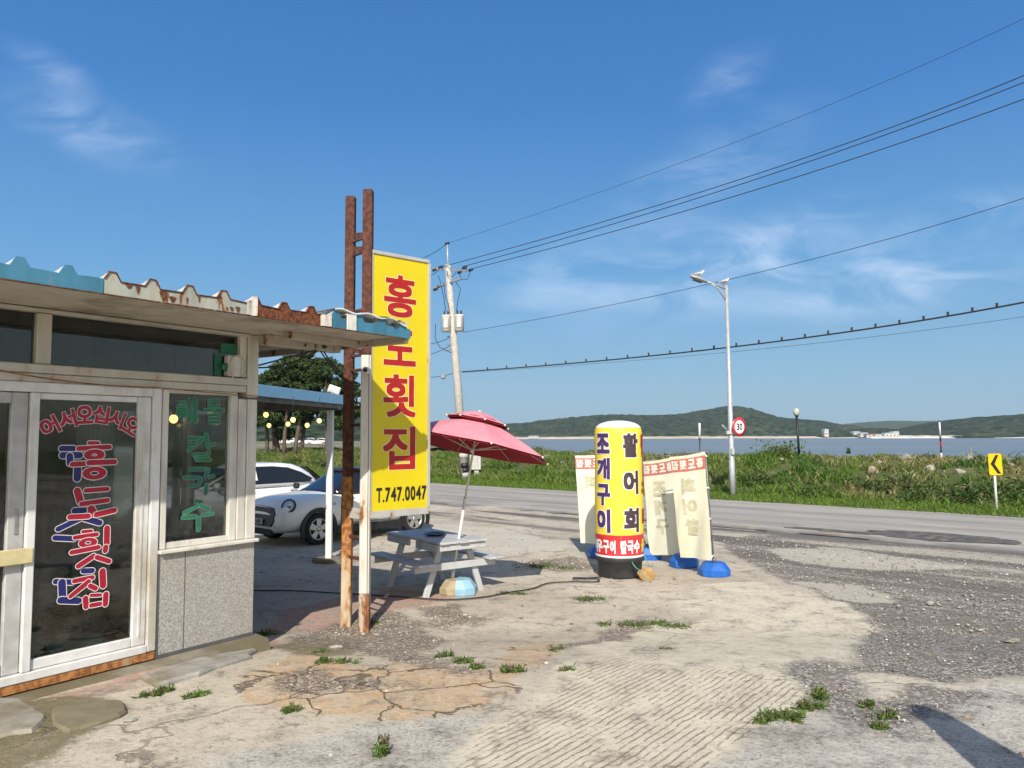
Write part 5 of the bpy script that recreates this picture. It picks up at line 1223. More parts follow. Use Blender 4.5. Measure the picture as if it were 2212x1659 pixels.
# ------------------------------------------------------------------ parked cars
m_tyre = simple('tyre rubber', (.018, .018, .018), .85, var=.15); m_alloy = simple('alloy wheel', (.50, .50, .50), .32, .75, var=.05); m_cglass = simple('dark car glass', (.010, .013, .018), .06, var=0, spec=.7)
m_trim = simple('black car trim', (.014, .014, .015), .5); m_lamp = simple('headlamp glass', (.62, .66, .70), .12, .25); m_chrome = simple('chrome ring', (.60, .60, .60), .15, 1.)
def paint(name, c):
    t = NT(name); t.b.inputs['Coat Weight'].default_value = .6; t.b.inputs['Coat Roughness'].default_value = .06
    return t.fin(t.mix(t.math('MULTIPLY', t.rng(t.noise(2.0, 5), .4, .7), .18), c, tuple(k * .72 for k in c)), .32)
m_ivory = paint('ivory car paint', (.80, .78, .71)); m_wcar = paint('white car paint', (.78, .79, .79))
def superloft(mb, secs, n=28, nseg_cap=True, smooth=True):
    """secs: x, half width, z bottom, z top, exponent -> closed loft along x"""
    V = []; 
    for x, w, z0, z1, e in secs:
        zc, h = (z0 + z1) / 2, (z1 - z0) / 2
        for j in range(n):
            a = 2 * math.pi * j / n; c_, s_ = math.cos(a), math.sin(a)
            V.append(Vector((x, w * math.copysign(abs(c_) ** (2 / e), c_), zc + h * math.copysign(abs(s_) ** (2 / e), s_))))
    k = len(secs)
    mb.add(V, [(i * n + j, i * n + (j + 1) % n, (i + 1) * n + (j + 1) % n, (i + 1) * n + j) for i in range(k - 1) for j in range(n)] + [tuple(range(n))[::-1], tuple((k - 1) * n + j for j in range(n))], 0, smooth)
def interp_secs(keys, n):
    xs = [k[0] for k in keys]; out = []
    for i in range(n):
        u = xs[0] + (xs[-1] - xs[0]) * i / (n - 1); r = [u]
        for c in range(1, 5):
            ys = [k[c] for k in keys]
            # smooth (pchip-like) interpolation
            j = max(0, min(len(xs) - 2, int(np.searchsorted(xs, u) - 1))); t_ = (u - xs[j]) / (xs[j + 1] - xs[j])
            def sl(q): 
                if q == 0: return (ys[1] - ys[0]) / (xs[1] - xs[0])
                if q == len(xs) - 1: return (ys[-1] - ys[-2]) / (xs[-1] - xs[-2])
                a, b = (ys[q] - ys[q - 1]) / (xs[q] - xs[q - 1]), (ys[q + 1] - ys[q]) / (xs[q + 1] - xs[q])
                return 0 if a * b <= 0 else 2 * a * b / (a + b)
            h = xs[j + 1] - xs[j]; m0, m1 = sl(j) * h, sl(j + 1) * h
            r.append((2 * t_ ** 3 - 3 * t_ ** 2 + 1) * ys[j] + (t_ ** 3 - 2 * t_ ** 2 + t_) * m0 + (-2 * t_ ** 3 + 3 * t_ ** 2) * ys[j + 1] + (t_ ** 3 - t_ ** 2) * m1)
        out.append(tuple(r))
    return out
def stack(mb, lv, n=40, smooth=True):
    """greenhouse: rounded rectangles stacked in z. lv: z, x rear, x front, half width, exponent"""
    V = []
    for z, x0, x1, w, e in lv:
        xc, hx = (x0 + x1) / 2, (x1 - x0) / 2
        for j in range(n):
            a = 2 * math.pi * j / n; c_, s_ = math.cos(a), math.sin(a)
            V.append(Vector((xc + hx * math.copysign(abs(c_) ** (2 / e), c_), w * math.copysign(abs(s_) ** (2 / e), s_), z)))
    k = len(lv)
    mb.add(V, [(i * n + j, i * n + (j + 1) % n, (i + 1) * n + (j + 1) % n, (i + 1) * n + j) for i in range(k - 1) for j in range(n)] + [tuple(range(n))[::-1], tuple((k - 1) * n + j for j in range(n))], 0, smooth)
def cut(o, cyls):
    """wheel arches cut out of the body"""
    mb = MB()
    for x, y, z, r, d in cyls: mb.lathe([(r, -d / 2), (r, d / 2)], (x, y, z), 32, (0, 1, 0), smooth=False)
    c = mb.build('cutter', m_trim, None, world=False); md = o.modifiers.new('b', 'BOOLEAN'); md.operation = 'DIFFERENCE'; md.object = c; md.solver = 'EXACT'
    par = o.parent; o.parent = None; bpy.context.view_layer.update()
    me = bpy.data.meshes.new_from_object(o.evaluated_get(bpy.context.evaluated_depsgraph_get()))
    o.modifiers.clear(); old = o.data; o.data = me; o.parent = par; bpy.data.objects.remove(c)
    return o
def wheel(par, x, y, r, rim, side, spokes=5):
    mb = MB(); mb.lathe([(rim, -.09), (r - .02, -.095), (r, -.07), (r, .07), (r - .02, .095), (rim, .09)], (x, y, r), 36, (0, 1, 0), cap=False); w = mb.build('wheel', m_tyre, par, world=False)
    mb = MB(); yo = y + side * .075
    mb.lathe([(rim * 1.01, -.05), (rim * 1.01, .018), (rim * .93, .018), (rim * .90, -.03)], (x, yo, r), 36, (0, side, 0), cap=False)
    for k in range(spokes):
        a = 2 * math.pi * k / spokes + .35; d = Vector((math.cos(a), 0, math.sin(a))); q = Vector((-math.sin(a), 0, math.cos(a)))
        c = Vector((x, yo, r)); w0, w1 = rim * .17, rim * .30; Y_ = Vector((0, side, 0))
        P = [c + d * rim * .1 - q * w0, c + d * rim * .95 - q * w1, c + d * rim * .95 + q * w1, c + d * rim * .1 + q * w0]
        mb.add([p + Y_ * .012 for p in P] + [p - Y_ * .01 for p in P], [(0, 1, 2, 3), (4, 7, 6, 5), (0, 4, 5, 1), (1, 5, 6, 2), (2, 6, 7, 3), (3, 7, 4, 0)])
    mb.lathe([(rim * .24, -.02), (rim * .24, .018), (rim * .12, .026), (.001, .026)], (x, yo, r), 16, (0, side, 0)); mb.build('rim', m_alloy, w, world=False)
    mb = MB(); mb.lathe([(rim * .92, -.03), (.001, -.03)], (x, yo, r), 28, (0, side, 0), cap=False); mb.build('brake_disc', m_trim, w, world=False)
def arch_ring(par, x, y, z, r0, r1, side, mat):
    mb = MB(); n = 28; V = []
    for i in range(n + 1):
        a = R(-22) + R(224) * i / n
        for rr, yy in ((r0, 0), (r1, 0), (r1 * 1.0, -.05), (r0, -.05)): V.append(Vector((x + math.cos(a) * rr, y + side * (yy), z + math.sin(a) * rr)))
    mb.add(V, [(i * 4 + j, i * 4 + 4 + j, i * 4 + 4 + (j + 1) % 4, i * 4 + (j + 1) % 4) for i in range(n) for j in range(4)], 0, False); mb.build('wheel_arch_trim', mat, par, world=False)

# compact hatchback (front wheel at x=0, x forward, y to its left)
f_near, r_near = G(688, 1177, 0), G(876, 1153, 0)
hd = (f_near - r_near).normalized(); hl = Vector((-hd.y, hd.x, 0)); rzc = math.atan2(hd.y, hd.x)
WB, TRK = 2.42, .74
org = f_near - hl * (TRK + .08)
car = thing('compact_car', 'ivory compact hatchback with round headlights parked half under the canopy', 'car', tuple(org), rzc)
keys = [(-2.98, .60, .34, .62, 2.6), (-2.93, .74, .26, .86, 3.0), (-2.78, .82, .22, .97, 3.4), (-2.4, .855, .20, 1.0, 3.6), (-1.2, .855, .20, .985, 3.6), (-.55, .85, .20, .965, 3.5), (-.15, .845, .20, .945, 3.3), (.25, .835, .21, .915, 3.2), (.5, .80, .22, .87, 3.1), (.66, .745, .23, .79, 3.0), (.745, .67, .26, .70, 2.9), (.775, .58, .30, .62, 2.8)]
mb = MB(); superloft(mb, interp_secs(keys, 60), 36); cb = mb.build('body', m_ivory, car, world=False)
cut(cb, [(0, .80, .30, .355, .46), (0, -.80, .30, .355, .46), (-WB, .80, .30, .355, .46), (-WB, -.80, .30, .355, .46)])
mb = MB(); stack(mb, [(.92, -2.83, -.32, .755, 4.5), (1.0, -2.82, -.52, .74, 4.5), (1.15, -2.79, -.82, .705, 4.6), (1.30, -2.72, -1.08, .655, 4.6), (1.345, -2.68, -1.17, .635, 4.6)]); mb.build('glasshouse', m_cglass, car, world=False)
mb = MB(); stack(mb, [(1.335, -2.74, -1.10, .665, 4.4), (1.365, -2.74, -1.10, .655, 4.4), (1.39, -2.70, -1.18, .60, 4), (1.40, -2.6, -1.4, .40, 3)]); mb.build('roof', simple('dark car roof', (.03, .032, .036), .3), car, world=False)
for sd_ in (1, -1):
    wheel(car, 0, sd_ * TRK, .298, .205, sd_); wheel(car, -WB, sd_ * TRK, .298, .205, sd_)
    arch_ring(car, 0, sd_ * .862, .30, .335, .405, sd_, m_trim); arch_ring(car, -WB, sd_ * .862, .30, .335, .405, sd_, m_trim)
    mb = MB(); mb.box((-1.21, sd_ * .848, .245), (1.66, .06, .15), bev=.02); mb.build('side_skirt', m_trim, car, world=False)
    mb = MB(); mb.lathe([(.0, 0), (.118, .004), (.125, -.02), (.10, -.05)], (.575, sd_ * .675, .765), 26, (.72, sd_ * .45, .42), cap=False); hl_ = mb.build('headlight', m_lamp, car, world=False)
    for q in (0,): 
        mb = MB(); ax_ = Vector((.72, sd_ * .45, .42)).normalized(); c0 = Vector((.575, sd_ * .675, .765)); mb.lathe([(.112, .006), (.122, .014), (.138, .008), (.142, -.03)], c0, 28, ax_, cap=False); mb.build('bezel', m_trim, hl_, world=False)
        mb = MB(); mb.lathe([(.001, .014), (.04, .012), (.052, .006)], c0, 16, ax_, cap=False); mb.build('projector', m_chrome, hl_, world=False)
    mb = MB(); mb.lathe([(.001, .0), (.045, .006), (.06, .012), (.068, .0), (.068, -.04)], (.745, sd_ * .57, .43), 20, (.85, sd_ * .5, .05), cap=False); mb.build('fog_light', m_chrome, car, world=False)
    mb = MB(); mb.box((-.62, sd_ * .90, 1.02), (.09, .17, .12), bev=.03); mb.build('side_mirror', m_trim, car, world=False)
    mb = MB(); mb.box((-.30, sd_ * .855, .76), (.15, .014, .045), bev=.006); mb.build('side_indicator', m_chrome, car, world=False)
    mb = MB(); mb.box((-1.75, sd_ * .868, .84), (.16, .03, .025), bev=.008); mb.build('door_handle', m_chrome, car, world=False)
for sd_ in (1, -1):
    mb = MB()
    for x in (-.50, -1.72): mb.box((x, sd_ * .853, .62), (.010, .012, .62))
    mb.box((-1.1, sd_ * .857, .36), (1.2, .010, .012)); mb.build('door_seam', m_trim, car, world=False)
mb = MB(); mb.tube([Vector((.70, -.50, .70)), Vector((.745, -.3, .745)), Vector((.755, 0, .755)), Vector((.745, .3, .745)), Vector((.70, .50, .70))], .008, 6); mb.build('bonnet_strip', m_chrome, car, world=False)
mb = MB(); gp = [(-.44, -.02), (.44, -.02), (.53, .08), (.53, .22), (.42, .33), (-.42, .33), (-.53, .22), (-.53, .08)]; mb.prism(gp, .09, (.735, 0, .385), (0, 1, 0), (-.25, 0, 1)); gr = mb.build('grille', m_trim, car, world=False)
mb = MB(); mb.box((.745, 0, .275), (.08, .86, .12), bev=.012); mb.build('lower_intake', m_trim, car, world=False)
mb = MB(); mb.box((.838, .0, .47), (.012, .44, .105), (1, 0, 0), (0, 1, 0), (0, 0, 1), 0, .004); pt_ = mb.build('number_plate', simple('shaded plate', (.55, .55, .55), .5), car, world=False)
mf = MB(); xx = -.19
for ch in '37우3612': type_into(mf, ch, xx, xx + .045, .435, .505, lambda x, y, e: Vector((.8455, x, y)), .02, .02); xx += .056
mf.build('plate_lettering', m_blk, pt_, world=False)

# white saloon with a sloping tail, parked beside it
wo_ = org - hl * 2.9 + hd * 1.25
wc = thing('white_car', 'white hatchback saloon with dark side windows parked beyond the ivory compact car', 'car', tuple(wo_), rzc)
keys = [(-3.62, .66, .42, .80, 2.6), (-3.5, .80, .30, .98, 3.0), (-3.2, .87, .24, 1.04, 3.4), (-2.6, .89, .22, 1.02, 3.6), (-1.2, .89, .22, .985, 3.6), (-.5, .885, .22, .955, 3.5), (0, .87, .22, .92, 3.3), (.5, .80, .24, .82, 3.0), (.76, .70, .28, .70, 2.7), (.84, .58, .34, .60, 2.5)]
mb = MB(); superloft(mb, interp_secs(keys, 60), 36); wb_ = mb.build('body', m_wcar, wc, world=False); WB2 = 2.68
cut(wb_, [(0, .82, .32, .37, .46), (0, -.82, .32, .37, .46), (-WB2, .82, .32, .37, .46), (-WB2, -.82, .32, .37, .46)])
mb = MB(); stack(mb, [(.93, -3.50, -.22, .80, 4.2), (1.05, -3.42, -.52, .775, 4.2), (1.2, -3.26, -.86, .735, 4.2), (1.34, -3.02, -1.22, .685, 4.0), (1.42, -2.80, -1.48, .63, 3.8), (1.455, -2.55, -1.7, .5, 3.4), (1.465, -2.3, -1.9, .3, 3)]); mb.build('cabin', m_wcar, wc, world=False)
for sd_ in (1, -1):
    # side glass follows the lean of the cabin
    def sp(x, z): return Vector((x, sd_ * (np.interp(z, [.93, 1.05, 1.2, 1.34, 1.42], [.80, .775, .735, .685, .63]) + .012), z))
    for nm, poly in (('front_side_window', [(-.62, 1.03), (-.86, 1.16), (-1.14, 1.29), (-1.36, 1.355), (-1.58, 1.37), (-1.60, 1.02)]), ('rear_side_window', [(-1.70, 1.02), (-1.68, 1.37), (-2.1, 1.37), (-2.48, 1.33), (-2.80, 1.22), (-3.02, 1.10), (-2.98, 1.045)])):
        mb = MB(); V = [sp(x, z) for x, z in poly]; cc_ = sum((v for v in V), Vector()) / len(V); V.append(cc_ + Vector((0, sd_ * .004, 0))); n = len(poly); mb.add(V, [(i, (i + 1) % n, n) for i in range(n)]); mb.build(nm, m_cglass, wc, world=False)
    mb = MB()
    V = [sp(x, z) + Vector((0, -sd_ * .004, 0)) for x, z in [(-.50, 1.0), (-.82, 1.17), (-1.1, 1.31), (-1.36, 1.38), (-1.7, 1.395), (-2.12, 1.395), (-2.5, 1.355), (-2.83, 1.24), (-3.10, 1.09), (-3.04, 1.02)]]
    cc_ = sum((v for v in V), Vector()) / len(V); V.append(cc_ - Vector((0, sd_ * .01, 0))); mb.add(V, [(i, (i + 1) % 10, 10) for i in range(10)]); mb.build('window_surround', m_trim, wc, world=False)
    wheel(wc, 0, sd_ * .77, .32, .22, sd_); wheel(wc, -WB2, sd_ * .77, .32, .22, sd_)
    mb = MB(); mb.box((-.66, sd_ * .93, 1.03), (.10, .19, .13), bev=.04); mb.build('side_mirror', m_wcar, wc, world=False)
    for x in (-1.45, -2.52): mb = MB(); mb.box((x, sd_ * .897, .885), (.20, .035, .03), bev=.01); mb.build('door_handle', m_wcar, wc, world=False)
    mb = MB(); mb.box((.62, sd_ * .62, .70), (.22, .2, .10), (1, -sd_ * .6, 0), (sd_ * .6, 1, 0), ZV, 0, .03); mb.build('headlight', m_lamp, wc, world=False)
mb = MB(); V = [Vector((x, y, z)) for x, y, z in ((-.34, -.62, .99), (-.34, .62, .99), (-1.20, .55, 1.345), (-1.20, -.55, 1.345))]; mb.add(V, [(0, 1, 2, 3)]); mb.add([v + Vector((.03, 0, .02)) for v in V], [(0, 1, 2, 3)]); mb.build('windscreen', m_cglass, wc, world=False)
mb = MB(); V = [Vector((x, y, z)) for x, y, z in ((-3.52, -.6, 1.0), (-3.52, .6, 1.0), (-3.10, .52, 1.32), (-3.10, -.52, 1.32))]; mb.add(V, [(0, 1, 2, 3)]); mb.add([v + Vector((-.03, 0, .02)) for v in V], [(0, 1, 2, 3)]); mb.build('rear_window', m_cglass, wc, world=False)
mb = MB(); mb.box((.80, 0, .46), (.05, .9, .14), bev=.02); mb.build('grille', m_trim, wc, world=False)
# white van further along, seen through the shop window
vo = wo_ - hl * 1.2 + hd * 3.9
van = thing('white_van', 'white van with a dark windscreen glimpsed through the green lettered window', 'van', tuple(vo), rzc)
keys = [(-3.6, .78, .40, 1.7, 5), (-3.5, .84, .30, 1.86, 6), (-2.0, .86, .28, 1.90, 6), (-.6, .86, .28, 1.88, 6), (-.1, .86, .28, 1.80, 5.5), (.35, .85, .28, 1.35, 5), (.62, .82, .30, 1.0, 4.5), (.72, .76, .36, .84, 4)]
mb = MB(); superloft(mb, interp_secs(keys, 44), 32); mb.build('body', m_wcar, van, world=False)
mb = MB(); V = [Vector(v) for v in ((.49, -.66, 1.2), (.49, .66, 1.2), (.02, .62, 1.78), (.02, -.62, 1.78))]; mb.add(V, [(0, 1, 2, 3)]); mb.build('windscreen', m_cglass, van, world=False)
for sd_ in (1, -1):
    mb = MB(); V = [Vector((x, sd_ * .868, z)) for x, z in ((-.75, 1.15), (.25, 1.15), (-.05, 1.62), (-.75, 1.68))]; mb.add(V, [(0, 1, 2, 3)]); mb.build('side_window', m_cglass, van, world=False)
    mb = MB(); mb.box((.15, sd_ * .95, 1.15), (.08, .14, .24), bev=.03); mb.build('side_mirror', m_trim, van, world=False)
    wheel(van, 0, sd_ * .74, .31, .20, sd_); wheel(van, -2.4, sd_ * .74, .31, .20, sd_)
# cars far off beyond the pines
farc = [((668, 961), 150, 'white car nearest the canopy post among the cars beyond the pines'), ((648, 960), 170, 'white car in the middle of the row beyond the pines'), ((606, 961), 165, 'pale car farthest left beyond the pine trunks')]
for (px, py), Y, lab in farc:
    p = PY(px, py, Y); c_ = dup(wc, Vector((p.x, p.y, .36)), R(185 + 8 * len(lab) % 30), lab); c_['group'] = 'cars parked beyond the pines'

# ------------------------------------------------------------------ street lamps, gulls, speed limit sign
m_galv = simple('galvanised steel', (.44, .46, .47), .45, .25, var=.1, dirt=(.30, .30, .29), dirt_amt=.35, dirt_scale=2)
LB = G(1583, 1067, .15); LB.z = bank_z(np.array([LB.dot(RA)]), np.array([LB.dot(RB)]))[0]
LT = PY(1569, 617, LB.y)
def street_lamp(lab, base, top, head, r=.085):
    l = thing('street_lamp', lab, 'street lamp', tuple(base)); 
    mb = MB(); ax_ = top - base; mb.tube([base - ZV * .1, base + ax_ * .16, base + ax_ * .162, base + ax_ * .56, base + ax_ * .562, top], [r * 1.15, r * 1.12, r * .98, r * .9, r * .74, r * .66], 14); mb.build('pole', m_galv, l)
    arm0 = top - ZV * .12; d = head - arm0
    mb = MB(); mb.tube([arm0, arm0 + d * .35 + ZV * .03, arm0 + d * .75], r * .4, 8); mb.tube([top - ZV * .55, arm0 + d * .28 - ZV * .06, arm0 + d * .5 + ZV * .02], r * .3, 8); mb.build('arm', m_galv, l)
    X_ = d.normalized(); mb = MB(); s_ = r / .085; V = []; n = 14
    for u, w, h0, h1 in ((0, .05, -.03, .05), (.15, .09, -.045, .055), (.4, .13, -.055, .07), (.7, .13, -.05, .065), (.95, .10, -.03, .045), (1, .03, -.01, .02)):
        Yx = ZV.cross(X_).normalized(); Zx = X_.cross(Yx)
        for j in range(n):
            a = 2 * math.pi * j / n; z = math.sin(a); V.append(arm0 + d * (.62 + .50 * u) + Yx * math.cos(a) * w * s_ + Zx * ((h1 if z > 0 else -h0) * z) * s_)
    mb.add(V, [(i * n + j, i * n + (j + 1) % n, (i + 1) * n + (j + 1) % n, (i + 1) * n + j) for i in range(5) for j in range(n)] + [tuple(range(n))[::-1], tuple(5 * n + j for j in range(n))], 0, True); h = mb.build('lamp_head', m_galv, l)
    mb = MB(); c = arm0 + d * .88 - Zx * .062 * s_; mb.box(c, (d.length * .25, .2 * s_, .03 * s_), X_, Yx, Zx, 0, .01); mb.build('diffuser', simple('lamp diffuser', (.12, .12, .12), .2), h)
    return l
sl1 = street_lamp('tall grey street lamp with two gulls and an arm pointing left', LB, LT, PY(1500, 600, LB.y - .4))
pz = PY(1578, 975, LB.y); mb = MB(); mb.box(PY(1583, 975, LB.y - .13), (.10, .06, .22), bev=.01); mb.box(PY(1577, 935, LB.y), (.30, .26, .12), bev=.02); mb.build('access_box', m_galv, sl1)
mb = MB(); mb.tube([PY(1576, 935, LB.y), PY(1560, 918, LB.y - .2)], .02, 6); mb.build('side_stub', m_galv, sl1)
fl0 = PY(713, 985, 58); fl0.z = .4
street_lamp('distant pale street lamp in front of the pine crowns', fl0, PY(711, 796, 58), PY(663, 782, 58), r=.10)
def gull(lab, p, ang, sc=1.):
    g = thing('seagull', lab, 'bird', tuple(p), ang, group='gulls perched on the street lamp')
    bm_ = MB(); V = []; n = 12
    for x, z, w, h in ((-.26, .10, .012, .008), (-.18, .105, .03, .022), (-.08, .12, .06, .055), (.04, .14, .075, .075), (.13, .165, .065, .068), (.18, .21, .045, .045), (.20, .25, .042, .044), (.235, .262, .036, .036), (.26, .26, .02, .018)):
        for j in range(n):
            a = 2 * math.pi * j / n; V.append(Vector((x, w * math.cos(a), z + h * math.sin(a))) * sc)
    bm_.add(V, [(i * n + j, i * n + (j + 1) % n, (i + 1) * n + (j + 1) % n, (i + 1) * n + j) for i in range(8) for j in range(n)] + [tuple(range(n))[::-1], tuple(8 * n + j for j in range(n))], 0, True)
    b_ = bm_.build('body', simple('white plumage', (.75, .75, .74), .8), g, world=False)
    for s_ in (1, -1):
        mb = MB(); mb.add([Vector(v) * sc for v in ((.12, s_ * .07, .18), (.0, s_ * .082, .17), (-.2, s_ * .05, .13), (-.33, s_ * .02, .115), (-.1, s_ * .075, .10), (.06, s_ * .082, .11))], [(0, 1, 2, 3, 4, 5)]); mb.build('wing', simple('grey wing', (.22, .23, .25), .8), g, world=False)
        mb = MB(); mb.tube([Vector((.02, s_ * .03, .07)) * sc, Vector((.02, s_ * .03, 0)) * sc], .007 * sc, 5); mb.build('leg', simple('yellow bill', (.6, .35, .05), .6), g, world=False)
    mb = MB(); mb.tube([Vector((.255, 0, .258)) * sc, Vector((.31, 0, .248)) * sc], [.014 * sc, .004 * sc], 6); mb.build('bill', simple('yellow bill', (.6, .35, .05), .6), g, world=False)
hp = PY(1507, 601, LB.y - .35)
gull('white gull standing on the lamp head at the end of the arm', PY(1507, 602, LB.y - .35), R(20), 1.0)
gull('white gull perched on the top of the lamp pole', LT + ZV * .0 + Vector((-.08, 0, 0)), R(35), .95)
m_sw = simple('white sign face', (.80, .80, .78), .4, var=.03); m_sr = simple('red sign ring', (.50, .03, .04), .4, var=.04); m_sb = simple('black sign print', (.012, .012, .012), .5)
sc_c = PY(1597, 922, LB.y - .10); spd = thing('speed_sign', 'round red ringed speed limit sign reading 30 on the street lamp pole', 'road sign', tuple(sc_c))
sd_n = Vector((.495, -.868, .0)).normalized(); sX = Vector((-sd_n.y, sd_n.x, 0)); sX = sX if sX.x > 0 else -sX
mb = MB(); mb.lathe([(.001, -.012), (.30, -.012), (.31, 0), (.30, .002)], sc_c, 36, sd_n, cap=False); mb.build('back_plate', m_galv, spd)
mb = MB(); mb.lathe([(.215, .006), (.31, .006), (.31, .001)], sc_c, 40, sd_n, cap=False); mb.build('ring', m_sr, spd)
mb = MB(); mb.lathe([(.001, .0045), (.22, .0045)], sc_c, 36, sd_n, cap=False); f_ = mb.build('sign_face', m_sw, spd)
mf = MB()
for ch, x0 in (('3', -.125), ('0', .012)): type_into(mf, ch, x0, x0 + .115, -.11, .11, lambda x, y, e: sc_c + sX * x + ZV * y + sd_n * .008, .02, .02)
mf.build('number_lettering', m_sb, f_)
mb = MB(); mb.beam(sc_c - sd_n * .02, PY(1579, 922, LB.y), .03, .04); mb.build('bracket', m_galv, spd)

# chevron sign
cbp = G(2153, 1101, .12); ctp = PY(2146, 990, cbp.y); chv = thing('chevron_sign', 'yellow bend marker with a black chevron pointing left on a white post', 'road sign', tuple(cbp))
mb = MB(); mb.tube([cbp - ZV * .1, PY(2146, 985, cbp.y)], .032, 10); mb.build('post', m_white, chv)
q = [PY(x, y, cbp.y - .045) for x, y in ((2134, 1026), (2165, 1026), (2165, 980), (2134, 980))]; ce = (q[0] + q[1] + q[2] + q[3]) / 4; cw, chh = (q[1] - q[0]).length, (q[2] - q[1]).length
cX = Vector((1, .10, 0)).normalized(); cN = Vector((cX.y, -cX.x, 0)); cZ = Vector((-.035, 0, 1)).normalized()
def rrect(w, h, r, n=5):
    o = []
    for cx, cy, a0 in ((w / 2 - r, h / 2 - r, 0), (-w / 2 + r, h / 2 - r, 90), (-w / 2 + r, -h / 2 + r, 180), (w / 2 - r, -h / 2 + r, 270)):
        for i in range(n + 1): a = R(a0 + 90 * i / n); o.append((cx + r * math.cos(a), cy + r * math.sin(a)))
    return o
m_ysign = simple('yellow reflective sheet', (.82, .48, .0), .4, var=.03)
mb = MB(); mb.prism(rrect(cw, chh, .05), .012, ce, cX, cZ); f_ = mb.build('sign_panel', m_ysign, chv)
ar = [(.06, .48), (.30, .48), (-.06, .02), (.42, -.48), (.12, -.48), (-.40, .02)]
mb = MB(); mb.prism([(x * cw * .92, y * chh * .92) for x, y in ar], .003, ce + cN * .004, cX, cZ); mb.build('chevron', m_sb, f_)
mb = MB(); mb.prism([(x * cw * .92, y * chh * .92) for x, y in ar], -.003, ce + cN * .0145, cX, cZ); mb.build('chevron', m_sb, f_)

# poles on the bank crest
def bz(p): return float(bank_z(np.array([p.dot(RA)]), np.array([p.dot(RB)]))[0])
def crest(px, d=6.6):
    """point of the bank crest on the sight line of a pixel column"""
    r = ray(px, 960); k = (B1 + d) / (r.x * RB.x + r.y * RB.y); p = Vector((r.x * k, r.y * k, 0)); p.z = bz(p); return p
g0 = crest(1726); gt = PY(1721, 900, g0.y); gl = thing('globe_lamp', 'thin black lamp post with a clear globe on top of the bank', 'lamp post', tuple(g0))
mb = MB(); mb.tube([g0 - ZV * .1, gt], .045, 8); mb.tube([gt, gt + ZV * .06], .07, 10); mb.build('post', m_trim, gl)
mb = MB(); mb.ball(PY(1720, 890, g0.y), .125, 16, sc=(1, 1, 1.25)); mb.build('globe', simple('smoky globe', (.50, .50, .44), .15), gl)
w0 = crest(1511); wp = thing('marker_pole', 'slim white marker pole on the bank behind the right banner', 'pole', tuple(w0)); wt = PY(1511, 914, w0.y)
mb = MB(); mb.tube([w0 - ZV * .1, w0.lerp(wt, .55), w0.lerp(wt, .55), wt], [.03, .03, .045, .045], 8); mb.build('shaft', m_white, wp)
mb = MB(); mb.tube([w0.lerp(wt, .53), w0.lerp(wt, .56)], .05, 8); mb.build('collar', m_trim, wp)
r0 = crest(2033); rt = PY(2029, 908, r0.y); rw = thing('striped_pole', 'slender red white and black striped pole on the bank near the chevron', 'pole', tuple(r0))
for u0, u1, m_ in ((0, .22, m_white), (.22, .34, m_trim), (.34, .5, m_sr), (.5, .62, m_trim), (.62, .96, m_white), (.96, 1, m_trim)):
    mb = MB(); mb.tube([r0.lerp(rt, u0) - ZV * (.2 if u0 == 0 else 0), r0.lerp(rt, u1)], .028, 8); mb.build('stripe', m_, rw)

# ------------------------------------------------------------------ utility pole and wires
UB = G(1006, 1030, .25); UB.z = bz(UB) - .1; UT = PY(967, 572, UB.y); 
m_conc = simple('pale concrete pole', (.46, .44, .40), .85, dirt=(.30, .28, .25), dirt_amt=.35, dirt_scale=1.5); m_steelg = simple('crossarm steel', (.34, .34, .34), .5, .4); m_ins = simple('dark insulator', (.03, .022, .02), .35); m_tr = simple('transformer grey', (.55, .55, .52), .5, var=.1)
up = thing('utility_pole', 'leaning concrete utility pole with two transformers beside the yellow sign', 'utility pole', tuple(UB))
ua = UT - UB
mb = MB(); mb.tube([UB - ZV * .3, UB + ua * .5, UT], [.20, .17, .13], 16); mb.build('pole_shaft', m_conc, up)
mb = MB(); mb.tube([UT - ua * .03, PY(966, 526, UB.y)], [.05, .03], 8); mb.build('lightning_rod', m_galv, up)
for k in range(3):
    mb = MB(); mb.tube([UB + ua * (.02 + .022 * k * 2), UB + ua * (.02 + .022 * (k * 2 + 1))], .207, 16); mb.build('hazard_band', m_conc if k % 2 == 0 else m_sb, up)
mb = MB(); mb.tube([UB + ua * .042, UB + ua * .064], .206, 16); mb.build('hazard_band', m_sb, up)
def UP(px, py, dy=0.): return PY(px, py, UB.y + dy)
for (x0, y0), (x1, y1), d0, d1 in (((936, 580), (1008, 585), .6, -.6), ((938, 622), (996, 602), .5, -.5), ((955, 710), (1000, 708), .1, -.1)):
    mb = MB(); mb.beam(UP(x0, y0, d0), UP(x1, y1, d1), .09, .09); mb.build('crossarm', m_steelg, up)
INS = [((939, 583), .5), ((952, 577), .3), ((1003, 580), -.5), ((993, 588), -.4), ((1017, 583), -.6), ((966, 526), 0), ((941, 625), .4), ((950, 618), .3), ((1004, 577), -.4)]
for (px, py), d in INS:
    p = UP(px, py, d); mb = MB(); mb.lathe([(.03, -.12), (.07, -.09), (.04, -.06), (.075, -.02), (.04, .02), (.07, .06), (.03, .12)], p, 10, (.7, -.3, .2)); mb.build('insulator', m_ins, up)
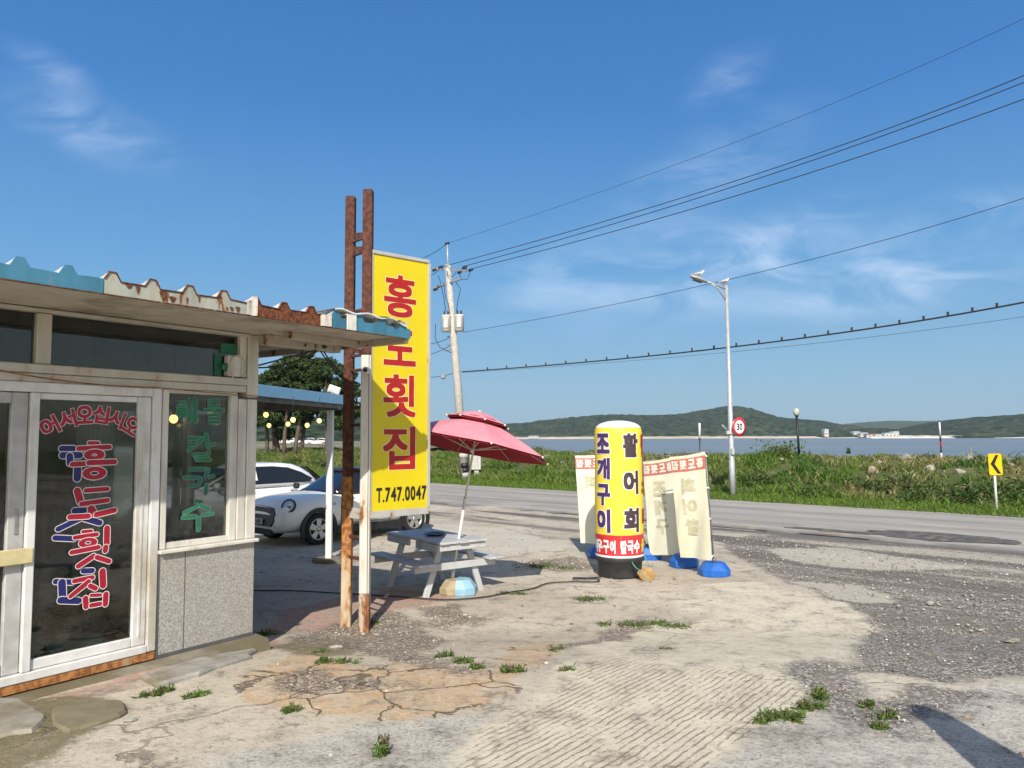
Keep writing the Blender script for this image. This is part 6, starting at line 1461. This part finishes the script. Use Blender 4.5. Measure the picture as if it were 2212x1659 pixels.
for (px, py), d, lab in (((964, 698), -.1, ''), ((992, 697), -.1, '')):
    c = UP(px, py, d); mb = MB(); mb.lathe([(.16, -.40), (.215, -.38), (.215, .28), (.225, .30), (.20, .36), (.0, .37)], c, 20); tr_ = mb.build('transformer', m_tr, up)
    mb = MB(); mb.box(c + Vector((.0, -.22, -.02)), (.20, .06, .46), bev=.02); mb.build('radiator', m_tr, tr_)
    for dx in (-.08, .08): mb = MB(); mb.lathe([(.03, .34), (.055, .40), (.03, .44), (.05, .48), (.02, .56)], c + Vector((dx, 0, 0)), 8); mb.build('bushing', m_ins, tr_)
mb = MB(); 
for pts in ([(946, 595), (951, 608), (958, 640), (963, 672)], [(958, 610), (962, 640), (968, 655), (972, 676)], [(985, 610), (995, 625), (990, 645), (986, 672)], [(941, 700), (940, 730), (950, 750), (975, 762)], [(965, 585), (968, 596), (978, 598), (985, 588)], [(992, 590), (998, 604), (1010, 603), (1016, 586)]):
    P = [UP(*q, -.25) for q in pts]; mb.tube([P[0].lerp(P[1], 0)] + P, .016, 5)
mb.build('jumper_wires', m_cable, up)
mb = MB(); mb.box(UP(957, 814, .1), (.22, .2, .2), bev=.05); mb.build('splice_box', m_steelg, up)
for k, (px, py) in enumerate(((972, 745), (970, 758), (976, 728))):
    mb = MB(); mb.beam(UP(px - 10, py, .1), UP(px + 8, py - 6, -.1), .05, .05); mb.build('rack_bracket', m_steelg, up)
mbx = G(1027, 1029, .25); mbx.z = bz(mbx)
me_ = thing('meter_cabinet', 'grey electric cabinet on a short stand beside the foot of the utility pole', 'cabinet', tuple(mbx))
cq = PY(1027, 997, mbx.y); mb = MB(); mb.box(cq, (.50, .3, .75), bev=.03); mb.build('cabinet_case', m_tr, me_)
mb = MB(); mb.box((cq.x - .02, cq.y - .152, cq.z), (.36, .012, .56), bev=.004); mb.build('cabinet_door', simple('cabinet door grey', (.48, .48, .46), .5), me_)
mb = MB(); mb.box((cq.x + .05, cq.y + .02, (cq.z - .37 + mbx.z - .1) / 2), (.2, .2, cq.z - .372 - mbx.z + .1)); mb.build('stand', m_conc, me_)
WDIR = RA
def wire(lab, pts, r, cat='power line', grp='overhead wires running to the utility pole', ext=.5):
    """pts: (pixel, distance) from the pole outwards; extended beyond the frame"""
    P = [PY(px, py, Y) for (px, py), Y in pts]
    out = []
    if len(P) == 2: P = sag(P[0], P[1], .04 * (P[0] - P[1]).length * .35, 24)
    else:
        a, b, c = P; Q = [] 
        for i in range(29):
            t_ = i / 28; Q.append(a * (1 - t_) ** 2 + (b * 2 - (a + c) / 2) * 2 * t_ * (1 - t_) + c * t_ ** 2)
        P = Q
    d = P[-1] - P[-2]; P.append(P[-1] + d.normalized() * 6 + ZV * .15)
    o = MB().tube(P, r, 6).build('power_line', m_cable); tag(o, lab, cat, grp); return P
Yp = UB.y; Ye = 21.
wire('topmost thin overhead wire rising to the upper right corner of the sky', (((966, 526), Yp), ((1560, 318), 27.), ((2212, 40), Ye)), .007)
wire('upper of the three thick parallel overhead wires', (((952, 577), Yp), ((1560, 400), 27.), ((2212, 163), Ye)), .0145)
wire('middle of the three thick parallel overhead wires', (((1003, 575), Yp - .4), ((1560, 411), 27.), ((2212, 178), Ye)), .0145)
wire('lowest of the three thick parallel overhead wires', (((1017, 581), Yp - .6), ((1560, 432), 27.), ((2212, 214), Ye)), .0145)
wire('single thin wire crossing behind the street lamp head', (((1000, 718), Yp), ((1560, 607), 27.), ((2212, 428), Ye)), .010)
PB = wire('thick low bundled cable dotted with clips', (((998, 803), Yp), ((1560, 752), 27.), ((2212, 653), Ye)), .027)
wire('thin grey wire just under the dotted bundled cable', (((998, 805), Yp), ((1560, 762), 27.2), ((2212, 684), Ye)), .006)
pbl = bpy.data.objects.get('power_line.005')
for i in range(24):
    u = 1.5 + i * 1.1; k = int(u); p = PB[k].lerp(PB[k + 1], u - k); mb = MB(); mb.box(p + ZV * .06, (.06, .05, .14), bev=.01); mb.build('cable_clip', m_cable, pbl, world=False)
for (a, b, lab) in (((975, 728), (905, 745), 'service wire leaving the utility pole to the left, upper of the pair'), ((975, 745), (905, 770), 'service wire leaving the utility pole to the left, lower of the pair'), ((990, 803), (905, 815), 'telephone cable leaving the utility pole to the left at low level'), ((957, 577), (895, 610), 'high wire leaving the utility pole to the left behind the sign'), ((966, 526), (900, 562), 'earth wire leaving the pole tip to the left behind the sign')):
    P = sag(PY(*a, Yp), PY(*b, Yp + 5), .1, 12); P.append(P[-1] + (P[-1] - P[-2]) * 6); o = MB().tube(P, .014, 5).build('power_line', m_cable); tag(o, lab, 'power line', 'overhead wires running to the utility pole')

cp = [(470, 1275), (545, 1279), (640, 1280), (748, 1286), (870, 1293), (960, 1299), (1040, 1294), (1100, 1283), (1150, 1275), (1185, 1263), (1240, 1260), (1288, 1260), (1290, 1254), (1245, 1251), (1242, 1254), (1285, 1251), (1300, 1249)]
P = [G(*q) for q in cp]; Q = []
for i in range(len(P) - 1):
    a, b, c, d = P[max(0, i - 1)], P[i], P[i + 1], P[min(len(P) - 1, i + 2)]
    for k in range(8):
        t_ = k / 8; q = .5 * ((b * 2) + (c - a) * t_ + (a * 2 - b * 5 + c * 4 - d) * t_ ** 2 + (b * 3 - a - c * 3 + d) * t_ ** 3); q.z = float(gh(q.x, q.y)) + .022; Q.append(q)
tag(MB().tube(Q, .009, 6).build('power_cable', m_cable), 'thin black cable snaking over the concrete from the shop to the inflatable column', 'cable')

# ------------------------------------------------------------------ pines on the bank behind the canopy
m_bark = simple('pine bark', (.13, .095, .07), .95, var=.2, bump=.5, bscale=20)
tl_ = NT('pine needles'); A_, s_ = tl_.attr('tint'); m_needle = tl_.fin(A_, .8, spec=.1)
def pine(lab, px, topy, d, seed, spread=1.5, lean=0., clumps=9, base=None):
    rg = np.random.default_rng(seed); b = crest(px, d) if base is None else base; hgt = PY(px, topy, b.y).z - b.z
    t_ = thing('pine_tree', lab, 'tree', tuple(b), group='pines on the bank behind the canopy')
    side = Vector((1, .3, 0)); P = [b + side * (lean * (u ** 1.4) + .12 * math.sin(u * 5 + seed)) + ZV * (hgt * .93 * u - .2 * (u == 0)) for u in np.linspace(0, 1, 9)]
    MB().tube(P, [.13 * (1 - .75 * i / 8) + .02 for i in range(9)], 8).build('trunk', m_bark, t_)
    C = []; 
    for i in range(int(clumps * 1.7)):
        u = rg.uniform(.36, 1.0); p = P[min(8, int(u * 8))]; a = rg.uniform(0, 6.28); rr = spread * rg.uniform(.25, 1) * (1.25 - u * .75)
        C.append((p + Vector((math.cos(a) * rr, math.sin(a) * rr, rg.uniform(-.1, .5))), rg.uniform(.45, .85), p))
    C.append((P[-1] + ZV * .1, .6, P[-1]))
    mb = MB()
    for c, r, p in C: mb.tube([p - ZV * .3, (p + c) / 2, c], [.05, .035, .015], 5)
    mb.build('limbs', m_bark, t_)
    vs, tint = [], []
    for c, r, p in C:
        n = int(460 * r); q = rg.normal(0, 1, (n, 3)); q /= np.linalg.norm(q, axis=1)[:, None]; q *= (r * rg.uniform(.25, 1, n) ** .5)[:, None]; q[:, 2] *= .55
        q += np.array(c)
        d1 = rg.normal(0, 1, (n, 3)); d1 /= np.linalg.norm(d1, axis=1)[:, None]; d2 = np.cross(d1, rg.normal(0, 1, (n, 3))); d2 /= np.linalg.norm(d2, axis=1)[:, None]
        L = rg.uniform(.10, .20, n)[:, None]; w = L * .35
        vs.append(np.stack([q - d1 * L, q + d2 * w, q + d1 * L, q - d2 * w], 1).reshape(-1, 3))
        col = np.array([.026, .050, .019]) * rg.uniform(.6, 1.5, (n, 1)) + np.array([.02, .018, .0]) * rg.random((n, 1)); tint.append(np.repeat(col, 4, 0))
    V = np.concatenate(vs); T = np.concatenate(tint); inv = MATX[t_.name].inverted(); V = V + np.array(inv.translation)
    o = npmesh('crown', V, np.arange(len(V)).reshape(-1, 4), m_needle, False, {'tint': T}); o.parent = t_
for a in (('pine with a straight thin trunk, leftmost by the restaurant corner post', 573, 820, 5.2, 1, 1.2, .1, 7), ('pine with twin looking dark trunk next to the leftmost pine', 590, 790, 5.6, 2, 1.6, .25, 11), ('pine with a curved trunk bending away to the left', 603, 800, 4.8, 3, 1.4, -.5, 8),
          ('pine with the thick pale brown trunk in the middle of the group', 618, 765, 4.4, 4, 1.9, .1, 13), ('pine with a pale leaning trunk right of the middle', 641, 752, 4.6, 5, 2.0, .55, 14), ('pine with a dark trunk just behind the pale leaning one', 652, 770, 6.0, 6, 1.7, .1, 11),
          ('broad pine behind the distant street lamp and the canopy post', 701, 772, 5.0, 7, 1.9, .2, 13), ('low pine partly hidden by the rusty sign posts', 742, 800, 5.2, 8, 1.6, .2, 10), ('pine glimpsed far left above the canopy roof', 520, 800, 5.5, 9, 1.6, 0, 9)): pine(*a)

# ------------------------------------------------------------------ rocks and shrubs on the bank
m_brock = simple('pale bank rock', (.40, .385, .335), .92, var=.2, scale=5, dirt=(.20, .18, .13), dirt_amt=.4, dirt_scale=3, bump=.7, bscale=16)
m_trock = simple('tan bank rock', (.36, .29, .19), .92, var=.2, scale=5, bump=.7, bscale=16)
def bankhit(px, py):
    r = ray(px, py).normalized(); k = 15.
    for _ in range(900):
        p = EYE + r * k
        if p.dot(RB) > B1 - .5 and p.z <= bz(p): return p
        k += .06
    return p
RK = [(1958, 995, .34, 'wedge shaped pale rock high on the bank, left of the striped pole'), (2021, 1000, .26, 'pale rock on the bank just below the striped pole'), (2008, 1014, .30, 'greyish slanting rock lower left of the striped pole'), (2096, 997, .42, 'large pale rock on the bank left of the chevron sign'), (2112, 986, .17, 'small pale rock on the bank next to the chevron sign top'),
      (2072, 1021, .26, 'pale rock halfway down the bank left of the chevron sign'), (2040, 1020, .12, 'small white stone halfway down the bank under the striped pole'), (1868, 988, .28, 'rock on the bank crest right of the globe lamp'), (1895, 1000, .26, 'grey rock in bare soil right of the globe lamp'), (1885, 1022, .30, 'tan flat rock halfway down the bank'),
      (1862, 1007, .2, 'tan stone in bare soil below the crest rock'), (1727, 995, .24, 'white slanting rock just under the globe lamp'), (1690, 993, .16, 'small rock on the bank left of the globe lamp'), (1556, 995, .2, 'grey rock on the bank left of the street lamp pole'), (1612, 996, .2, 'pale rock right behind the street lamp pole'), (2090, 1060, .26, 'low tan rock near the bank foot left of the chevron post'),
      (2180, 1005, .25, 'pale rock right of the chevron sign'), (993, 992, .2, 'white stone on the bank left of the parasol pole'), (1095, 985, .22, 'pale rock on the bank under the parasol rim'), (1180, 985, .24, 'rock on the bank left of the left banner'), (1215, 1000, .2, 'low pale rock beside the left banner top'), (960, 998, .18, 'pale stone on the bank beside the yellow sign'), (726, 1025, .24, 'pale rock at the bank foot behind the canopy post'), (610, 990, .22, 'pale rock among the pine trunks')]
for i, (px, py, r, lab) in enumerate(RK):
    p = bankhit(px, py); rock('rock', p - ZV * (.05 + r * .22), r * 1.0, m_trock if 'tan' in lab else m_brock, lab, 100 + i, (1, .8, .62 + .2 * (i % 3 == 0)), i * 1.3)
def leafy(name, lab, cat, p, r, hgt, n, col, seed, L=(.06, .13), group=None, parent_stem=True, flat=.8):
    rg = np.random.default_rng(seed); t_ = thing(name, lab, cat, tuple(p), group=group)
    q = rg.normal(0, 1, (n, 3)); q /= np.linalg.norm(q, axis=1)[:, None]; q *= rg.uniform(.3, 1, n)[:, None] ** .6; q[:, 2] = np.abs(q[:, 2]); lump = (1 + .5 * np.sin(q[:, 0] * 5 + seed) * np.cos(q[:, 1] * 6)) * rg.uniform(.55, 1.25, n)
    q = q * np.array([r, r, hgt]) * lump[:, None]
    if name == 'weed':          # a few tufts strung along the crack
        k = rg.integers(0, 5, n); ca = (seed * 1.7) % 3.1 * .35 - .3; off = rg.normal(0, .55, 5)[k] * r; q = q * rg.uniform(.3, .75, 5)[k][:, None] + np.stack([off * math.cos(ca), off * math.sin(ca) * .8 + rg.normal(0, .12, n) * r, 0 * off], 1)
    d1 = rg.normal(0, 1, (n, 3)); d1[:, 2] = np.abs(d1[:, 2]) * flat; d1 /= np.linalg.norm(d1, axis=1)[:, None]; d2 = np.cross(d1, rg.normal(0, 1, (n, 3))); d2 /= np.linalg.norm(d2, axis=1)[:, None]
    l = rg.uniform(*L, n)[:, None]; w = l * (.3 if name == 'shrub' else .17); V = np.stack([q - d1 * l * .4, q + d2 * w, q + d1 * l, q - d2 * w], 1).reshape(-1, 3)
    C = np.array(col) * rg.uniform(.5, 1.4, (n, 1)); C = np.where(rg.random((n, 1)) < .14, np.array([.17, .16, .06]), C); T = np.repeat(C, 4, 0)
    o = npmesh('foliage', V, np.arange(len(V)).reshape(-1, 4), BLADEM, False, {'tint': T}); o.parent = t_
    mb = MB()
    for k in range(7): a = k * .9 + seed; mb.tube([Vector((0, 0, -.03)), Vector((math.cos(a) * r * .4, math.sin(a) * r * .4, hgt * .6))], max(.004, r * .02), 5)
    o = mb.build('stems', m_bark, t_, world=False)
    return t_
GRP = 'leafy shrubs on the bank'
for i, (px, py, r, h, c, lab) in enumerate([(1690, 985, .9, .55, (.10, .16, .03), 'bright green shrub on the bank crest beside the globe lamp'), (2080, 1075, .9, .5, (.05, .105, .027), 'dark green shrub near the bank foot left of the chevron post'), (1990, 1075, .8, .45, (.07, .13, .034), 'mid green shrub at the bank foot under the slanting rock'),
    (1950, 1050, .9, .4, (.085, .13, .038), 'olive shrub halfway down the bank'), (1640, 1040, .8, .45, (.07, .13, .034), 'green shrub right of the street lamp foot'), (1160, 975, .8, .5, (.07, .13, .03), 'bushy weed on the bank crest left of the banners'), (1880, 1055, .7, .4, (.065, .12, .032), 'low shrub in the middle of the bank'), (1833, 978, .16, .45, (.04, .09, .03), 'narrow upright green plant on the crest against the water'), (2190, 1070, .8, .45, (.08, .13, .04), 'shrub at the bank foot right of the chevron post'),
    (1760, 1070, .8, .35, (.085, .15, .035), 'green clump at the bank foot below the globe lamp'), (700, 1005, .9, .5, (.08, .12, .03), 'green shrub below the pines beside the canopy post'), (640, 1000, .6, .35, (.09, .10, .04), 'dry looking shrub at the foot of the pale leaning pine'), (1100, 1010, .8, .4, (.07, .14, .025), 'bright green clump on the bank under the parasol')]):
    leafy('shrub', lab, 'shrub', bankhit(px, py) - ZV * .08, r, h, int(900 * r + 120), c, 200 + i, group=GRP)

# ------------------------------------------------------------------ weeds in the cracks of the lot
WG = 'weeds growing in the concrete cracks'; wgr = (.105, .175, .04)
def weed(px, py, w, h, lab, seed, n=160, col=wgr, flat=.8):
    h *= .8; w *= 1.25; p = G(px, py); r = w / 2 * (p.y) / F
    leafy('weed', lab, 'weed', p, r, h, n, col, seed, L=(.018, .05), group=WG, flat=flat)
for i, (px, py, w, h, n, lab) in enumerate([(1262, 1297, 62, .09, 260, 'low weed tuft alone in the open between the parasol and the column'), (1350, 1352, 70, .08, 260, 'low weed patch at the left end of the dark joint before the column'), (1400, 1352, 60, .09, 240, 'weed patch in the middle of the dark joint before the column'), (1450, 1356, 62, .07, 230, 'weed patch at the right end of the dark joint before the column'),
    (1215, 1452, 28, .08, 90, 'small grass tuft on the left border of the grooved concrete'), (1102, 1452, 36, .13, 170, 'round bushy weed right of the orange stained concrete'), (831, 1632, 36, .24, 190, 'tall leafy weed at the bottom edge of the picture'), (1005, 1432, 44, .10, 170, 'weed on the right part of the rubble crack'), (955, 1420, 36, .07, 120, 'weed in the middle of the rubble crack'),
    (1030, 1445, 30, .09, 110, 'weed at the right end of the rubble crack'), (1775, 1505, 46, .12, 190, 'weed topmost on the broken joint at lower right'), (1740, 1530, 60, .10, 230, 'weed in the middle of the broken joint at lower right'), (1690, 1552, 64, .11, 260, 'largest weed low on the broken joint at lower right'), (1645, 1562, 34, .07, 120, 'weed at the lower left end of the broken joint'),
    (1865, 1525, 34, .08, 110, 'weed at the edge of the gravel near the folded shadow'), (1915, 1548, 40, .07, 120, 'weed in the gravel just left of the shadow tip'), (1900, 1572, 34, .07, 100, 'weed in the slab crack left of the shadow'), (330, 1503, 36, .07, 130, 'weed at the foot of the pinkish kerb strip, left one'), (352, 1494, 26, .06, 80, 'weed at the foot of the pinkish kerb strip, right one'),
    (415, 1506, 44, .05, 110, 'flat weed on the tan concrete in front of the granite wall'), (1165, 1224, 90, .10, 300, 'grass patch at the right end of the picnic table shadow'), (1108, 1283, 50, .05, 120, 'thin grass beside the black cable'), (690, 1412, 40, .07, 130, 'weed near the wet concrete by the shop corner'), (745, 1432, 50, .07, 160, 'weed below the rusty sign posts'), (636, 1536, 40, .06, 120, 'weed in the crack below the orange stain'),
    (1446, 1405, 18, .05, 50, 'tiny weed inside the grooved concrete'), (575, 1372, 40, .10, 120, 'weed at the shop corner foot'), (800, 1348, 30, .10, 90, 'weed at the foot of the white sign post'), (1200, 1405, 30, .05, 90, 'weed at the lower left end of the dark joint'), (1215, 1228, 40, .06, 100, 'thin grass left of the blower drum')]):
    weed(px, py, w, h, lab, 300 + i, int(n * 1.15))

# loose stones
def stones():
    n = 7000; pts = []
    gp = {k: [gpoly(p) for p in v] for k, v in Z.items()}
    X = rng.uniform(-4, 11.5, n * 5); Y = 3.2 + rng.random(n * 5) ** 1.5 * 15
    pr = np.full(len(X), .055)
    for k, w in (('gravel', .55), ('debris', .9), ('orange', .12), ('groove', .03), ('grey', .10)):
        for p in gp[k]: m = inpoly(X, Y, p); pr[m] = np.maximum(pr[m], w) if k != 'groove' else w
    for p in (gp['pink'] + gp['olive']): pr[inpoly(X, Y, p)] = .01
    w_ = np.array([(B(0, 0, 0) - Vector((x, y, 0))).dot(BN) for x, y in zip(X, Y)]); s_ = np.array([(B(0, 0, 0) - Vector((x, y, 0))).dot(BU) for x, y in zip(X, Y)])
    ok = (rng.random(len(X)) < pr) & ~((w_ > -.3) & (s_ > -.1)) & (X * RB.x + Y * RB.y < B0 - .2); X, Y = X[ok][:n], Y[ok][:n]; n = len(X)
    ico = bmesh.new(); bmesh.ops.create_icosphere(ico, subdivisions=1, radius=1); v0 = np.array([v.co[:] for v in ico.verts]); f0 = np.array([[v.index for v in f.verts] for f in ico.faces]); ico.free()
    r = .004 + .011 * rng.random(n) ** 3.5 + .004 * (Y > 8); V = v0[None] * (1 + .35 * rng.uniform(-1, 1, (n, len(v0), 1))) * (r[:, None, None] * np.stack([rng.uniform(.8, 1.5, n), rng.uniform(.8, 1.3, n), rng.uniform(.45, .8, n)], 1)[:, None])
    V += np.stack([X, Y, gh(X, Y) + .004 + r * .25], 1)[:, None]
    Fc = (f0[None] + (np.arange(n) * len(v0))[:, None, None]).reshape(-1, 3)
    pal = np.array([[.30, .27, .23], [.45, .42, .37], [.20, .17, .145], [.58, .56, .51], [.33, .25, .17]]); col = pal[rng.choice(5, n, p=[.38, .24, .22, .05, .11])] * rng.uniform(.8, 1.15, (n, 1))
    t = NT('loose chippings'); A, s3 = t.attr('tint'); m = t.fin(A, .9, spec=.2)
    tag(npmesh('gravel', V.reshape(-1, 3), Fc, m, False, {'tint': np.repeat(col, len(v0), 0)}), 'loose chippings and pebbles strewn over the concrete lot', 'gravel', kind='stuff')
stones()
ST = [(722, 1396, .085, 'grey stone on the wet concrete below the sign posts'), (1392, 1398, .02, 'white pebble on smooth concrete')]
m_st = simple('grey stone', (.42, .41, .39), .9, var=.25, scale=30, bump=.6, bscale=60)
rock('stone', G(724, 1402), .075, m_st, 'grey stone lying on the wet concrete below the sign posts', 71, (1, .7, .45), .3)
rock('stone', G(876, 1612), .022, m_brock, 'white pebble beside the tall weed at the bottom edge', 72, (1.2, .8, .6), .2)
rock('stone', G(2010, 1306), .06, m_brock, 'pale stone on the dark gravel nearer the grooved concrete', 73, (1, .7, .5), .8)
rock('stone', G(2185, 1386), .07, m_brock, 'pale flat stone at the right edge of the gravel', 74, (1.4, .8, .45), .1)
rock('stone', G(283, 1560), .05, m_brock, 'pale stone at the edge of the wet concrete', 75, (1.1, .8, .5), .5)

# ------------------------------------------------------------------ folded parasol standing just right of the frame (its shadow falls into view)
tip = G(1972, 1516); fh = 2.25; fb = tip - Vector((math.sin(SUN_AZ), math.cos(SUN_AZ), 0)) * (fh - .0) / math.tan(SUN_EL); fb.z = float(gh(fb.x, fb.y))
fp = thing('folded_parasol', 'closed parasol on a weighted stand throwing the pointed shadow at the lower right', 'parasol', tuple(fb))
MB().tube([fb, fb + ZV * (fh - .06)], .02, 10).build('pole', m_pole, fp)
mb = MB(); V = []; n = 32
for z, r in ((2.20, .03), (2.12, .085), (1.75, .12), (1.4, .155), (1.1, .20), (.95, .19)):
    for j in range(n): a = 2 * math.pi * j / n; rr = r * (1 + .22 * math.cos(a * 8)); V.append(fb + Vector((math.cos(a) * rr, math.sin(a) * rr, z)))
mb.add(V, [(i * n + j, i * n + (j + 1) % n, (i + 1) * n + (j + 1) % n, (i + 1) * n + j) for i in range(5) for j in range(n)], 0, True); mb.build('folded_cloth', m_par, fp)
tank(fb, .5, .45, .22, .2).build('weighted_foot', m_dblue, fp)

# ------------------------------------------------------------------ houses on the far shore
m_hw_ = simple('far white wall', (.62, .60, .56), .8); m_hr = [simple('far grey roof', (.42, .46, .47), .6), simple('far red roof', (.28, .13, .09), .7)]
HG = 'houses on the far shore'
for i, (px, D, w, h, rf, lab) in enumerate([(1883, 880, 15, 5.0, 1, 'far house with a reddish roof, leftmost of the row by the water'), (1903, 875, 16, 4.5, 0, 'far low white house in the middle of the row by the water'), (1921, 870, 14, 6.5, 0, 'far long shed with a pale roof at the right end of the row'), (1932, 872, 7, 8.5, 0, 'small far white building sticking up at the end of the row'),
    (1864, 905, 9, 7, 0, 'far small house behind the row, left of the reddish roof'), (1848, 930, 8, 9, 0, 'tiny far house among trees left of the row'), (1152, 940, 12, 4, 0, 'lone white far building on the shore behind the parasol'), (1783, 925, 5, 13, 0, 'slender pale far tower left of the shore houses')]):
    p = PY(px, 946, D); p.z = -.6; d = thing('house', lab, 'house', tuple(p), group=HG)
    h *= .6
    MB().box((p.x, p.y, p.z + h / 2), (w, 8, h)).build('wall', m_hw_, d)
    mb = MB(); mb.prism([(-w * .54, 0), (w * .54, 0), (w * .40, h * .28), (-w * .40, h * .28)], 9.2, (p.x, p.y + 4.6, p.z + h + .02), (1, 0, 0), (0, 0, 1)); mb.build('roof', m_hr[rf], d)
    mb = MB()
    for k in (-.3, 0, .3): mb.box((p.x + w * k, p.y - 4.05, p.z + h * .55), (w * .12, .1, h * .3))
    mb.build('window_row', m_cglass, d)

# ------------------------------------------------------------------ sea air
t = NT('sea haze'); t.n.remove(t.b); pv = t.n.new('ShaderNodeVolumePrincipled'); pv.inputs['Color'].default_value = (.72, .85, 1, 1); pv.inputs['Density'].default_value = .00014; pv.inputs['Anisotropy'].default_value = .1
t.l.new(pv.outputs[0], t.out.inputs['Volume'])
mb = MB(); mb.box((0, 1330, 29), (7600, 2800, 66)); hz = mb.build('haze', t.mat); tag(hz, 'pale sea haze over the bay', 'haze', kind='stuff')
